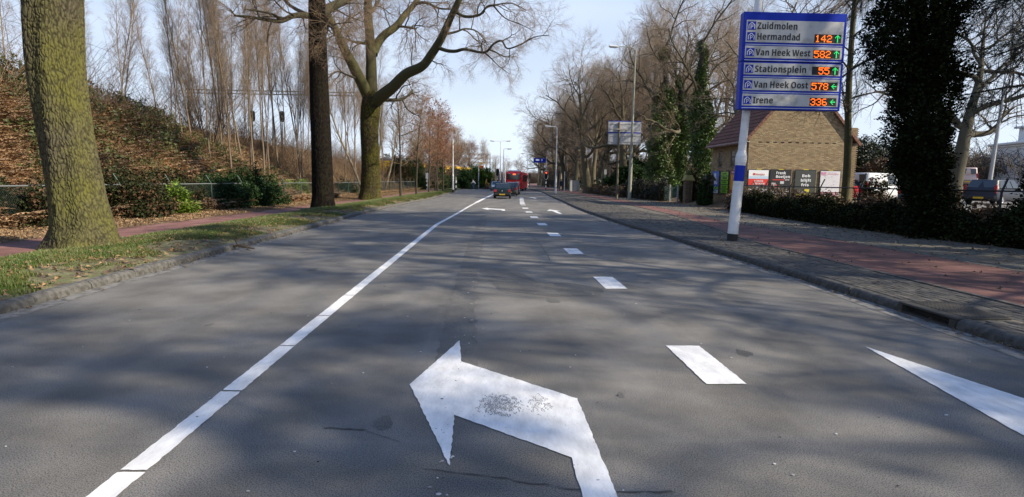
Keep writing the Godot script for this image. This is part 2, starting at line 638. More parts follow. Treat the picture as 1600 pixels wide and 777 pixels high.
func setting() -> void:
	var g := MB.new()
	g.quad(Vector3(-1500, -0.05, 300), Vector3(1500, -0.05, 300), Vector3(1500, -0.05, -2200), Vector3(-1500, -0.05, -2200))
	struct("ground", g, M.soil)
	# the carriageway: darker where wheels run, paler between and along the edges
	var rd := MB.new()
	sheet(rd, kl, kr, 9.0, -300.0, 0.5, 44, func(_x, _z): return 0.0)
	var streak := noise(33, 1.0, FastNoiseLite.TYPE_SIMPLEX_SMOOTH, 3)
	for i in rd.v.size():
		var p := rd.v[i]
		var t := 1.0
		for w in [-4.8, -3.1, -.75, .75, 2.7, 4.2]:
			t -= 0.09 * exp(-pow((p.x - w) / 0.32, 2))
		t += 0.11 * streak.get_noise_2d(p.x * 1.6, p.z * 0.10) + 0.07 * streak.get_noise_2d(p.x * 0.5 + 30, p.z * 0.5)
		t += 0.10 * exp(-minf(p.x - kl(p.z), kr(p.z) - p.x) / 0.25)
		rd.c[i] = grey(t)
	struct("road", rd, M.asphalt)
	flat_sheet("side_road", M.asphalt, func(_z): return -22.0, func(z): return kl(z), -79.0, -91.0, 0.0)
	flat_sheet("gutter", M.gutter, func(z): return kl(z) - 0.02, func(z): return kl(z) + 0.24 + 0.05 * sin(z * 1.7) * sin(z * 0.61), 9.0, -78.0, 0.004, 0.4)
	flat_sheet("gutter", M.gutter, func(z): return kr(z) - 0.27 + 0.04 * sin(z * 1.3) * sin(z * 0.53), func(z): return kr(z) + 0.02, 9.0, -140.0, 0.004, 0.4)
	road_wear()
	markings()
	kerbs()
	# left: verge, cycle path, then the bank
	var mb := MB.new()
	sheet(mb, func(z): return tab(z, T_VO), func(z): return kl(z) - 0.13, 9.0, -78.0, 0.5, 10, verge_y)
	struct("verge", mb, M.soil)
	flat_sheet("cycle_path", M.pink_path, func(z): return tab(z, T_PO), func(z): return tab(z, T_VO) + 0.02, 9.0, -80.0, 0.125, 1.0)
	mb = MB.new()
	sheet(mb, func(z): return fence_x(z) - 16.0, func(z): return tab(z, T_PO) + 0.02, 9.0, -300.0, 1.0, 36, func(x, z): return maxf(bank_y(x, z), 0.121))
	struct("embankment", mb, M.litter)
	flat_sheet("railway_bed", M.sand, func(z): return fence_x(z) - 80.0, func(z): return fence_x(z) - 12.0, 9.0, -300.0, 2.7, 10.0)
	mb = MB.new()
	sheet(mb, func(_z): return -60.0, func(z): return kl(z) - 0.12, -91.0, -300.0, 4.0, 8, func(_x, _z): return 0.12)
	struct("far_verge", mb, M.soil)
	# right: paved strip, cycle path, footway, then soil under the hedge and the raised car park
	flat_sheet("paving_bed", M.sand, func(z): return kr(z) + 0.1, func(z): return tab(z, T_RI) + 0.03, 9.0, -300.0, 0.110, 1.0)
	flat_sheet("cycle_path", M.red_path, func(z): return tab(z, T_RI), func(z): return tab(z, T_RO), 9.0, -300.0, 0.122, 1.0)
	flat_sheet("footway_bed", M.sand, func(z): return tab(z, T_RO) - 0.03, func(z): return hedge_x(z) - 0.2, 9.0, -300.0, 0.112, 1.0)
	mb = MB.new()
	sheet(mb, func(z): return hedge_x(z) - 0.6, func(z): return hedge_x(z) + 3.0, 9.0, -300.0, 1.0, 6, func(x, z): return 0.115 + 0.45 * smoothstep(0.3, 2.6, x - hedge_x(z)))
	struct("hedge_bank", mb, M.litter)
	mb = MB.new()
	sheet(mb, func(z): return hedge_x(z) + 2.9, func(_z): return 120.0, 9.0, -66.0, 1.5, 40, park_y)
	struct("car_park", mb, M.asphalt)
	flat_sheet("wood_floor", M.litter, func(z): return hedge_x(z) + 2.9, func(_z): return 140.0, -66.0, -300.0, 0.56, 3.0)
	pavers()
	grass_and_litter()

func road_wear() -> void:
	# relaid strips and darker repairs, each with its own ragged outline
	var outlines := [
		v2([-0.47, -4.1, -0.08, -4.1, -0.17, -6.5, -0.22, -9.0, -0.2, -12, -0.17, -18, -0.2, -26, -0.42, -26, -0.5, -18, -0.55, -12, -0.54, -9.0, -0.52, -6.5]),
		v2([0.12, -8.1, 0.9, -7.7, 1.55, -7.75, 1.7, -8.3, 1.25, -8.75, 0.75, -8.8, 0.55, -9.7, 0.1, -9.8, -0.02, -8.9]),
		v2([2.2, -23, 4.8, -22.2, 4.85, -30, 2.6, -30.5]),
	]
	for k in outlines.size():
		var mb := ground_poly(ragged(outlines[k], 0.12, 0.025), 0.0025 + 0.0006 * k)
		struct("asphalt_patch", mb, M.patch if k != 1 else M.patch_dark)
	# drips of oil and tar along the lanes
	for k in 16:
		var c := Vector2([-.75, .75, 2.7, -3.0][k % 4] + rf(-.35, .35), -3.2 - k * 0.9 + rf(-.4, .4))
		var ring := []
		var r := rf(.03, .1)
		for i in 9:
			ring.append(c + Vector2(cos(TAU * i / 9.0) * r * rf(.6, 1.3), sin(TAU * i / 9.0) * r * rf(1.0, 2.2)))
		struct("oil_stain", ground_poly(ring, 0.0015), M.patch_dark)
	# cracks and worn joints
	var lines := [
		[Vector3(-0.35, 0, -2.98), Vector3(0.1, 0, -2.86), Vector3(0.5, 0, -2.74), Vector3(0.95, 0, -2.72)],
		[Vector3(-1.05, 0, -3.5), Vector3(-0.8, 0, -3.46), Vector3(-0.55, 0, -3.3)],
		[Vector3(1.2, 0, -11.0), Vector3(1.25, 0, -14.0), Vector3(1.1, 0, -19.0)],
	]
	for l in lines:
		var mb := MB.new()
		var pts := smooth(l, 0.07)
		var prev := []
		for k in pts.size():
			var p := pts[k] + Vector3(rf(-.012, .012), 0.0052, rf(-.012, .012))
			var w := rf(0.002, 0.009)
			var cur := [p + Vector3(-w, 0, -w), p + Vector3(w, 0, w)]
			if prev:
				mb.quad(prev[1], cur[1], cur[0], prev[0])
			prev = cur
		struct("road_crack", mb, M.crack)
	# flakes of paint, grit and chewing gum trodden into the surface
	var sc := Scatter.new()
	for k in 330:
		var z := -2.6 - pow(rf(0, 1), 1.8) * 24.0
		var p := Vector3(rf(-4.5, 4.6), 0.005, z)
		if k % 3 == 0:
			p.x = rf(-0.35, -0.2)
		var s := rf(0.003, 0.008) if k % 9 else rf(0.008, 0.013)
		var w := rf(0.22, 0.55) if k % 4 else 0.03
		sc.put(Transform3D(Basis(Vector3.UP, rf(0, TAU)).scaled(Vector3(s * rf(0.7, 2.0), 0.003, s)), p), Color(w, w, w))
	var bit := MB.new()
	bit.lathe(Vector3.ZERO, [Vector2(1, 0), Vector2(0.7, 1), Vector2(0.001, 1)], 6)
	scattered("grit", sc, bit.mesh(), M.matte, self)

func mark(pts: Array, parent: Node3D, called := "stripe") -> MeshInstance3D:
	return built(called, ground_poly(ragged(pts, 0.035, 0.0042) if pts[0].y > -14.0 else pts, 0.0062), M.paint, parent)

func group_of(called: String) -> Node3D:
	var o := Node3D.new()
	o.name = numbered(called, self)
	add_child(o)
	o.set_meta("kind", "structure")
	return o

func markings() -> void:
	var line := group_of("lane_line")
	var zs := [-1.6, -2.95, -4.12, -5.28, -6.48, -7.66, -8.92, -12, -16, -20, -24, -28, -32, -36, -40, -44, -48, -52, -56, -60, -64, -70, -76]
	var tl := v2([0, -1.93, -15, -1.93, -20, -1.92, -28, -1.55, -34, -1.33, -50, -0.56, -58, -0.05, -66, 0.3, -76, 0.75])
	for k in zs.size() - 1:
		var a: float = zs[k] - (0.025 if k < 6 else 0.0)
		var b: float = zs[k + 1]
		var xa := tab(a, tl)
		var xb := tab(b, tl)
		var w := 0.072 if a > -40 else 0.13
		mark([Vector2(xa - w, a), Vector2(xa + w, a), Vector2(xb + w, b), Vector2(xb - w, b)], line)
	var dash := group_of("lane_dashes")
	var td := v2([0, 1.9, -24, 1.9, -32, 1.98, -38, 2.13, -41, 2.26, -51, 2.75, -74, 4.0])
	for k in 18:
		var a := -4.28 - k * 3.99 if k < 9 else -36.2 - (k - 9) * 2.0
		var b := a - (1.05 if k < 9 else 1.3)
		mark([Vector2(tab(a, td) - .165, a), Vector2(tab(a, td) + .165, a), Vector2(tab(b, td) + .165, b), Vector2(tab(b, td) - .165, b)], dash)
	var arrow := v2([-.62, -4.27, -.30, -5.49, -.25, -4.83, .65, -3.98, .665, -2.4, .48, -2.4, .48, -3.09, -.235, -3.69, -.22, -3.0])
	var arrows := group_of("turn_arrow")
	mark(arrow, arrows, "left_arrow")
	var second := []
	for p in arrow:
		second.append(Vector2(p.x + 0.10, p.y - 27.3))
	mark(second, arrows, "left_arrow")
	# the right lane: straight-on and right arrows
	var ra := v2([3.76, -5.29, 4.9, -3.2, 4.1, -3.1, 3.98, -1.8, 3.72, -1.8, 3.66, -3.15, 3.3, -3.2])
	mark(v2([3.74, -5.32, 4.09, -3.9, 4.16, -3.25, 3.83, -3.2, 3.83, -1.5, 3.62, -1.5, 3.64, -3.2, 3.44, -3.2]), arrows, "straight_arrow")
	mark(v2([3.3, -31.6, 3.75, -30.0, 3.52, -30.1, 3.5, -27.4, 3.32, -27.4, 3.28, -30.2, 3.0, -30.1]), arrows, "straight_arrow")
	mark(v2([3.9, -54.6, 4.35, -53.0, 4.12, -53.1, 4.1, -50.4, 3.92, -50.4, 3.88, -53.2, 3.6, -53.1]), arrows, "straight_arrow")
	var stop := group_of("stop_line")
	mark([Vector2(0.8, -77.6), Vector2(6.9, -77.2), Vector2(6.9, -77.6), Vector2(0.8, -78.0)], stop)
	var edge := group_of("crossing_blocks")
	for k in 9:
		mark([Vector2(-4.4 + k * 1.2, -94.6), Vector2(-3.9 + k * 1.2, -94.6), Vector2(-3.9 + k * 1.2, -95.1), Vector2(-4.4 + k * 1.2, -95.1)], edge, "block")

func kerb_stone(w: float, h: float, l: float, r: float) -> ArrayMesh:
	# rounded on its road side (towards +x), lying along z, top at 0
	var mb := MB.new()
	var prof := [Vector2(-w, -h), Vector2(-w, -0.012), Vector2(-w + 0.012, 0)]
	for k in 5:
		var a := PI / 2 * (1 - k / 4.0)
		prof.append(Vector2(-r + r * cos(a), -r + r * sin(a)))
	prof.append(Vector2(0.02, -h))
	var e := l / 2 - 0.006
	var ends := []
	for z in [e, e - 0.012, -e + 0.012, -e]:
		var row := []
		for p in prof:
			var s := 0.006 if absf(z) > e - 0.001 else 0.0
			row.append(Vector3(p.x * (1 - s * 4), p.y - s, z))
		ends.append(row)
	for k in 3:
		for i in prof.size() - 1:
			mb.quad(ends[k][i], ends[k][i + 1], ends[k + 1][i + 1], ends[k + 1][i])
	for i in range(1, prof.size() - 1):
		mb.tri(ends[0][0], ends[0][i + 1], ends[0][i])
		mb.tri(ends[3][0], ends[3][i], ends[3][i + 1])
	return mb.mesh()

func kerbs() -> void:
	var right := group_of("kerb")
	var left := group_of("kerb")
	var meshes := [kerb_stone(0.16, 0.3, 1.0, 0.06), kerb_stone(0.155, 0.3, 1.0, 0.075), kerb_stone(0.16, 0.3, 1.0, 0.05)]
	for side in [1, -1]:
		var z := 4.0
		while z > (-140.0 if side > 0 else -78.0):
			if side > 0 and z < -5.55 and z > -6.3:
				z -= 0.9
				continue
			var f := kr if side > 0 else kl
			var a := Vector3(f.call(z), 0, z)
			var b := Vector3(f.call(z - 1.0), 0, z - 1.0)
			var d := (b - a).normalized()
			var out := Vector3(-side, 0, 0)
			var zax := d * (1.0 if side < 0 else -1.0)
			var t := Transform3D(Basis(Vector3.UP.cross(zax), Vector3.UP, zax), (a + b) / 2 + Vector3(0, 0.122 + rf(-.006, .006), 0))
			# the rounded edge faces the road
			if t.basis.x.dot(out) < 0:
				t.basis = Basis(-t.basis.x, t.basis.y, -t.basis.z)
			t = t.rotated_local(Vector3.BACK, rf(-.02, .02)).translated(Vector3(rf(-.008, .008), 0, 0))
			part("kerb_stone", meshes[rng.randi() % 3], M.kerb if side > 0 else M.kerb_pale, right if side > 0 else left, t)
			z -= 1.0
	# the gully: an iron box with a mouth in the kerb and a ribbed lid
	var o := thing("street_drain", "dark iron street drain with an open mouth in the right kerb", "drain", Vector3(kr(-6.1), 0, -6.45))
	var fr := MB.new()
	fr.chamfer(Vector3(0.06, 0.118, 0), Vector3(0.14, 0.03, 0.9), 0.008)
	fr.box(Vector3(0.05, 0.05, 0.41), Vector3(0.13, 0.106, 0.08))
	fr.box(Vector3(0.05, 0.05, -0.41), Vector3(0.13, 0.106, 0.08))
	fr.box(Vector3(0.05, 0.012, 0), Vector3(0.13, 0.02, 0.74))
	var iron := plain(Color(.04, .036, .03), 0.8)
	built("frame", fr, iron, o)
	var hole := MB.new()
	hole.box(Vector3(0.2, 0.05, 0), Vector3(0.17, 0.09, 0.74))  # solid black block stands for the dark inside the mouth
	built("mouth_shade", hole, M.black_rough, o)
	var lid := MB.new()
	lid.chamfer(Vector3(0.39, 0.118, 0), Vector3(0.52, 0.03, 0.9), 0.006)
	for i in 11:
		for j in 14:
			lid.chamfer(Vector3(0.16 + i * 0.046, 0.1345, -0.4 + j * 0.0615), Vector3(0.036, 0.005, 0.05), 0.002)
	built("lid", lid, iron, o)

func pavers() -> void:
	var strip := group_of("paved_strip")
	var kinds := []
	for k in 3:
		var mb := MB.new()
		mb.chamfer(Vector3(0, -0.03, 0), Vector3(0.098, 0.06, 0.198), 0.006)
		kinds.append(mb.mesh())
	var rest := MB.new()
	var single := 0
	var i := 0
	var z := -2.0
	# rows run along the road; the nearest 300 stones are parts, the others are joined
	var spots := []
	for row in 26:
		for k in 330:
			var zz := 0.0 - k * 0.205 - (row % 2) * 0.1
			var x := kr(zz) + 0.225 + row * 0.105
			if x > tab(zz, T_RI) - 0.03:
				continue
			if zz > -7.0 and zz < -5.9 and x < kr(zz) + 0.75:
				continue
			spots.append([Vector2(x, zz).length() + (0.0 if zz < -5.3 and x < 1.22 * -zz - 0.6 else 100.0), x, zz])
	spots.sort_custom(func(a, b): return a[0] < b[0])
	for s in spots:
		var x: float = s[1]
		var zz: float = s[2]
		var sink := 0.012 * bank_noise.get_noise_2d(x * 3, zz * 3)
		var b := Basis.from_euler(Vector3(rf(-.03, .03), rf(-.03, .03), rf(-.04, .04)))
		var t := Transform3D(b, Vector3(x, 0.122 + sink + rf(-.004, .003), zz))
		var tone := rf(0.42, 0.8)
		if single < 300:
			var m := 0 if tone < 0.55 else (1 if tone < 0.68 else 2)
			part("paving_brick", kinds[0], M["paver%d" % m], strip, t)
			single += 1
		elif zz > -48:
			rest.xf = t
			rest.col = Color(tone, tone * 0.97, tone * 0.93)
			if zz > -16:
				rest.chamfer(Vector3(0, -0.03, 0), Vector3(0.098, 0.06, 0.198), 0.006)
			else:
				rest.box(Vector3(0, -0.03, 0), Vector3(0.098, 0.06, 0.198))
	built("far_bricks", rest, M.paver, strip, "stuff")
	# footway of square slabs beyond the cycle path
	var way := group_of("footway")
	var slabs := MB.new()
	for row in 14:
		for k in 190:
			var zz := -6.0 - k * 0.306 - (row % 2) * 0.15
			var x := tab(zz, T_RO) + 0.19 + row * 0.306
			if x > hedge_x(zz) - 0.25:
				continue
			var tone := rf(0.75, 1.12)
			slabs.col = Color(tone * 1.1, tone * 0.99, tone * 0.83)
			slabs.xf = Transform3D(Basis.from_euler(Vector3(rf(-.012, .012), rf(-.01, .01), rf(-.012, .012))), Vector3(x, 0.12 + rf(-.004, .004), zz))
			slabs.box(Vector3(0, -0.03, 0), Vector3(0.299, 0.06, 0.299))
	built("slabs", slabs, M.paver, way, "stuff")
	# edging bricks along both sides of the red path
	var edge := MB.new()
	for k in 420:
		var zz := -5.0 - k * 0.203
		for s in 2:
			var x := tab(zz, T_RI) + 0.05 if s == 0 else tab(zz, T_RO) - 0.0
			edge.col = grey(rf(0.6, 0.95))
			edge.xf = Transform3D(Basis(Vector3.UP, rf(-.02, .02)), Vector3(x, 0.128 + rf(-.003, .003), zz))
			edge.box(Vector3(0, -0.03, 0), Vector3(0.09, 0.06, 0.198))
	built("edging_bricks", edge, M.paver, way, "stuff")

func leaf_mesh(count: int, spread: float, size: float, curl := 0.35, flat := 0.25) -> ArrayMesh:
	# a loose handful of curled leaves, each two bent faces
	var mb := MB.new()
	for k in count:
		var at := Vector3(rf(-1, 1), 0, rf(-1, 1)) * spread + Vector3(0, rf(0.0, spread * 0.12), 0)
		var b := Basis.from_euler(Vector3(rf(-flat, flat), rf(0, TAU), rf(-flat, flat)))
		var l := size * rf(0.7, 1.3)
		var w := l * rf(0.28, 0.42)
		mb.col = grey(rf(0.6, 1.25))
		mb.xf = Transform3D(b, at)
		var up := l * curl * rf(0.2, 1)
		mb.tri(Vector3(0, 0, -l / 2), Vector3(-w, up, 0), Vector3(0, 0.0, l / 2))
		mb.tri(Vector3(0, 0, -l / 2), Vector3(0, 0.0, l / 2), Vector3(w, up, 0))
	return mb.mesh()

func grass_mesh(blades: int, h: float, spread: float) -> ArrayMesh:
	var mb := MB.new()
	for k in blades:
		var at := Vector3(rf(-1, 1), 0, rf(-1, 1)) * spread
		var a := rf(0, TAU)
		var d := Vector3(cos(a), 0, sin(a))
		var s := Vector3(-d.z, 0, d.x) * rf(0.0025, 0.0045)
		var hh := h * rf(0.5, 1.2)
		var mid := at + d * hh * rf(0.05, 0.3) + Vector3(0, hh * 0.6, 0)
		var tip := at + d * hh * rf(0.3, 0.9) + Vector3(0, hh, 0)
		mb.col = grey(rf(0.7, 1.3))
		mb.quad(at - s, at + s, mid + s * 0.8, mid - s * 0.8)
		mb.tri(mid - s * 0.8, mid + s * 0.8, tip)
	return mb.mesh()

func grass_and_litter() -> void:
	var patch := noise(50, 0.35, FastNoiseLite.TYPE_SIMPLEX_SMOOTH, 4)
	var sc := Scatter.new()
	for k in 70000:
		var z := -5.0 - pow(rf(0, 1), 1.35) * 72.0
		var a := kl(z) - 0.16
		var b := tab(z, T_VO)
		var u := rf(0, 1)
		var x := lerpf(a, b + 0.02, u)
		var p := patch.get_noise_2d(x, z)
		# worn bare along the kerb
		if p + u * 1.15 - 0.32 + rf(-0.22, 0.22) < 0.0:
			continue
		if Vector2(x + 8.18, z + 11.6).length() < 0.75:
			continue
		var s := rf(0.7, 1.4) * (1.0 if z > -25 else 1.5)
		var dry := clampf(patch.get_noise_2d(x * 2.0 + 90, z * 2.0) * 0.9 + 0.35 + rf(-.2, .2), 0, 1)
		var c := Color(.075, .118, .018).lerp(Color(.17, .165, .055), dry) * rf(0.75, 1.25)
		sc.put(Transform3D(Basis(Vector3.UP, rf(0, TAU)).scaled(Vector3(s, s * rf(0.7, 1.2), s)), Vector3(x, verge_y(x, z) - 0.005, z)), c)
	scattered("grass", sc, grass_mesh(16, 0.055, 0.075), M.leaf, self)
	# fallen leaves on the verge, along both gutters and blown over the right footway
	sc = Scatter.new()
	for k in 2600:
		var z := -4.0 - pow(rf(0, 1), 1.5) * 50.0
		var x := lerpf(kl(z) - 0.15, tab(z, T_VO), rf(0, 1))
		sc.put(Transform3D(Basis(Vector3.UP, rf(0, TAU)).scaled(Vector3.ONE * rf(0.7, 1.2)), Vector3(x, verge_y(x, z) + 0.012, z)), Color(.22, .14, .07) * rf(0.5, 1.6))
	for k in 700:
		var z := -3.0 - pow(rf(0, 1), 1.5) * 50.0
		var x := kl(z) + rf(0.02, 0.18) if k % 2 else kr(z) - rf(0.02, 0.14)
		sc.put(Transform3D(Basis(Vector3.UP, rf(0, TAU)).scaled(Vector3.ONE * rf(0.4, 0.8)), Vector3(x, 0.012, z)), Color(.12, .085, .05) * rf(0.5, 1.5))
	for k in 1700:
		var z := -5.0 - pow(rf(0, 1), 1.3) * 55.0
		var u := pow(rf(0, 1), 0.25) if k % 5 else rf(0, 1)
		var x := lerpf(kr(z) + 0.3, hedge_x(z) + 0.2, u)
		sc.put(Transform3D(Basis(Vector3.UP, rf(0, TAU)).scaled(Vector3.ONE * rf(0.6, 1.1)), Vector3(x, 0.145, z)), Color(.10, .07, .045) * rf(0.4, 1.8))
	scattered("fallen_leaves", sc, leaf_mesh(2, 0.16, 0.07, 0.5, 0.4), M.dry, self)
# ---------------------------------------------------------------- the brick lodge, its posters, gate and fence
func text_mesh(s: String, h: float, depth := 0.004, bold := true, font := "Droid Sans") -> TextMesh:
	# h: the height of a capital in metres
	var f := SystemFont.new()
	f.font_names = PackedStringArray([font])
	f.font_weight = 700 if bold else 400
	var t := TextMesh.new()
	t.font = f
	t.text = s
	t.font_size = 48
	t.pixel_size = h / (48 * 0.72)
	t.depth = depth
	t.curve_step = 3.0
	t.horizontal_alignment = HORIZONTAL_ALIGNMENT_LEFT
	t.vertical_alignment = VERTICAL_ALIGNMENT_BOTTOM
	return t

func lodge() -> void:
	var o := thing("brick_lodge", "yellow brick lodge with red tiled roof and posters on its walls", "house", Vector3(15.1, 0, -33))
	var wide := 6.2
	var deep := 5.5
	var eave := 4.35
	var top := 7.9
	var mortar := plain(Color(.09, .08, .065), 0.95)
	var brick := tinted(ground_mat(ntex(noise(60, 0.03), [grey(.7), grey(1.0), grey(1.25)], [0.25, 0.5, 0.75]), 0.9, null, 1.0, 0.9))
	var mb := MB.new()
	# the wall behind the bricks, as one prism with its gable
	var ring := PackedVector3Array([Vector3(0.03, 0, -0.03), Vector3(wide - 0.03, 0, -0.03), Vector3(wide - 0.03, eave, -0.03), Vector3(wide / 2, top - 0.06, -0.03), Vector3(0.03, eave, -0.03)])
	mb.prism(ring, Vector3(0, 0, -deep + 0.06))
	var wall := built("wall", mb, mortar, o)
	# bricks in stretcher bond, small gaps recessed
	var windows := [Vector4(-4.02, 2.62, 0.46, 1.02), Vector4(-2.12, 2.64, 0.5, 1.02)]   # z, y, width, height on the side wall
	mb = MB.new()
	var holes := []
	for k in 11:
		holes.append(0.7 + k * 0.44)
	for side in 2:
		var run := wide if side == 0 else deep
		for row in 122:
			var y := row * 0.0635 + 0.03
			if side == 1 and y > eave - 0.05:
				break
			var lo := 0.0
			var hi := run
			if side == 0 and y > eave:
				var f := (y - eave) / (top - eave)
				lo = f * wide / 2
				hi = wide - lo
			var s := lo - (0.11 if row % 2 else 0.0)
			while s < hi - 0.02:
				var a := maxf(s, lo)
				var b := minf(s + 0.212, hi)
				s += 0.222
				if b - a < 0.03:
					continue
				var mid := (a + b) / 2
				var skip := false
				if side == 1:
					for w in windows:
						if absf(-mid - w.x) < w.z / 2 + 0.09 and absf(y - w.y - w.w / 2) < w.w / 2 + 0.03:
							skip = true
				elif absf(y - 4.03) < 0.032:
					for h in holes:
						if absf(mid - h) < 0.1:
							skip = true
				if skip:
					continue
				var tone := rf(0.72, 1.18)
				var hue := rf(0, 1)
				mb.col = Color(.33, .255, .15).lerp(Color(.26, .175, .10), hue * hue) * tone
				if y < 0.6:
					mb.col = mb.col * 0.8
				if side == 0:
					mb.box(Vector3(mid, y, -0.045 + rf(0, .006)), Vector3(b - a, 0.0545, 0.1))
				else:
					mb.box(Vector3(0.045 - rf(0, .006), y, -mid), Vector3(0.1, 0.0545, b - a))
	built("bricks", mb, brick, o, "stuff")
	# the slots left in one course, black blocks standing for their shade
	for h in holes:
		mb = MB.new()
		mb.box(Vector3(h, 4.03, -0.022), Vector3(0.1, 0.055, 0.02))
		built("slot_shade", mb, M.black_rough, o)
	# side windows: deep reveal, frame, two panes
	for w in windows:
		mb = MB.new()
		var c := Vector3(0.03, w.y + w.w / 2, w.x)
		mb.box(c + Vector3(0, w.w / 2 - 0.025, 0), Vector3(0.06, 0.05, w.z + 0.14))
		mb.box(c - Vector3(0, w.w / 2 - 0.025, 0), Vector3(0.12, 0.05, w.z + 0.18))
		for s in [-1, 1]:
			mb.box(c + Vector3(0, 0, s * (w.z / 2 + 0.04)), Vector3(0.06, w.w - 0.1, 0.055))
		mb.box(c + Vector3(0, 0.12, 0), Vector3(0.04, 0.035, w.z))
		var win := built("window", mb, plain(Color(.16, .13, .10), 0.6), o)
		for p in [[0.315, w.w * 0.36], [-0.19, w.w * 0.52]]:
			mb = MB.new()
			mb.box(c + Vector3(0, p[0], 0), Vector3(0.012, p[1], w.z))
			built("pane", mb, M.glass, win)
	# roof: two slopes of pantiles, ridge, rake tiles and white eave boards
	var tile_m := tinted(ground_mat(ntex(noise(61, 0.04), [Color(.085, .035, .022), Color(.165, .066, .041), Color(.225, .105, .068)], [0.25, 0.5, 0.75]), 1.4, null, 1.0, 0.75))
	var roof := MB.new()
	var slope := Vector2(wide / 2 + 0.42, -(top - eave) * (wide / 2 + 0.42) / (wide / 2))
	for s in [-1.0, 1.0]:
		var down := Vector3(slope.x * s, slope.y, 0)
		var l := down.length()
		down = down.normalized()
		var nn := Vector3(-down.y * s, down.x * s, 0)
		var rows := 16
		for r in rows:
			var t0 := l * r / rows
			var t1 := l * (r + 1.18) / rows
			for k in 25:
				var z0 := 0.16 - k * 0.2325
				roof.col = grey(rf(0.7, 1.25))
				var prev := []
				for q in 5:
					var z := z0 - 0.2325 * q / 4.0
					var lift := [0.012, 0.05, 0.062, 0.045, 0.012][q] as float
					var jig := rf(0, 0.006)
					var a := Vector3(wide / 2, top + 0.05, z) + down * t0 + nn * (lift + 0.012)
					var b := Vector3(wide / 2, top + 0.05, z) + down * t1 + nn * (lift + 0.055 + jig)
					if prev:
						if s < 0:
							roof.quad(prev[1], b, a, prev[0])
						else:
							roof.quad(b, prev[1], prev[0], a)
						roof.quad(b - nn * 0.025, b, prev[1], prev[1] - nn * 0.025)
					prev = [a, b]
	built("roof", roof, tile_m, o)
	mb = MB.new()
	for s in [-1.0, 1.0]:
		var down := Vector3(slope.x * s, slope.y, 0)
		var b := Basis(Vector3.BACK, atan2(slope.y, slope.x * s) if s > 0 else atan2(-slope.y, -slope.x * s))
		var n_r := 17
		for r in n_r:
			mb.col = grey(rf(0.8, 1.2))
			for z in [0.13, -deep - 0.1]:
				mb.chamfer(Vector3(wide / 2, top + 0.07, z) + down * ((r + 0.5) / n_r), Vector3(down.length() / n_r - 0.008, 0.17, 0.1), 0.015, b)
	for k in 16:
		mb.col = grey(rf(0.8, 1.2))
		mb.chamfer(Vector3(wide / 2, top + 0.14, 0.1 - k * 0.36), Vector3(0.24, 0.13, 0.35), 0.04)
	built("ridge_and_rake_tiles", mb, tile_m, o)
	mb = MB.new()
	mb.chamfer(Vector3(-0.36, eave - 0.34, -deep / 2), Vector3(0.12, 0.13, deep + 0.24), 0.02)
	mb.box(Vector3(-0.17, eave - 0.30, -deep / 2), Vector3(0.34, 0.03, deep + 0.2))
	built("eave_board", mb, plain(Color(.52, .48, .4), 0.6), o)
	mb = MB.new()
	mb.chamfer(Vector3(wide + 0.36, eave - 0.34, -deep / 2), Vector3(0.12, 0.13, deep + 0.24), 0.02)
	built("eave_board", mb, plain(Color(.52, .48, .4), 0.6), o)
	# a shallow wing that shows past the gable on the right
	mb = MB.new()
	for row in 80:
		for k in 5:
			mb.col = Color(.27, .195, .11) * rf(0.75, 1.15)
			mb.box(Vector3(wide + 0.11 + k * 0.222 - (0.1 if row % 2 else 0.0), row * 0.0635 + 0.03, -1.2), Vector3(0.212, 0.0545, 0.1))
	built("wing_bricks", mb, brick, o, "stuff")
	mb = MB.new()
	mb.box(Vector3(wide + 0.5, 2.5, -2.0), Vector3(1.2, 5.1, 1.5))
	built("wing", mb, mortar, o)
	mb = MB.new()
	mb.rod(Vector3(-0.02, 2.9, -4.9), Vector3(-0.3, 2.95, -4.9), 0.02, 0.02, 8)
	mb.lathe(Vector3(-0.3, 2.84, -4.9), [Vector2(0.02, 0.2), Vector2(0.1, 0.1), Vector2(0.1, 0.0), Vector2(0.0, 0.0)], 12)
	built("wall_lamp", mb, plain(Color(.6, .5, .3), 0.4), o)
	posters()
	gate_and_fence()

# boards: black frame, print and lettering; at: lower left corner, facing +z before the turn
func poster(label: String, at: Vector3, turn: float, w: float, h: float, bands: Array, words: Array) -> void:
	var o := thing("poster_board", label, "poster", at, turn, "poster boards on the lodge walls")
	var mb := MB.new()
	mb.chamfer(Vector3(w / 2, h / 2, 0.02), Vector3(w, h, 0.03), 0.006)
	built("board", mb, M.black, o)
	mb = MB.new()
	mb.chamfer(Vector3(w / 2, h + 0.0, 0.03), Vector3(0.3, 0.04, 0.05), 0.006)
	built("clip", mb, plain(Color(.55, .45, .03), 0.5), o)
	mb = MB.new()
	for k in bands.size():
		var b: Array = bands[k]
		var r: Array = b[0]
		mb.col = b[1]
		var z := 0.0375 + 0.0012 * k
		mb.quad(Vector3(r[0] * w, r[1] * h, z), Vector3(r[2] * w, r[1] * h, z), Vector3(r[2] * w, r[3] * h, z), Vector3(r[0] * w, r[3] * h, z))
	built("print", mb, M.painted, o)
	for t in words:
		# text, x, y, cap height (shares of the board), colour, bold
		var m := plain(t[4], 0.5)
		var tm := text_mesh(t[0], t[3] * h, 0.003)
		var want: float = t[5] * w
		var k: float = want / maxf(tm.get_aabb().size.x, 0.01)
		part("lettering", tm, m, o, Transform3D(Basis().scaled(Vector3(k, 1, 1)), Vector3(t[1] * w, t[2] * h - 0.35 * t[3] * h, 0.0375 + 0.0012 * bands.size() + 0.003)))

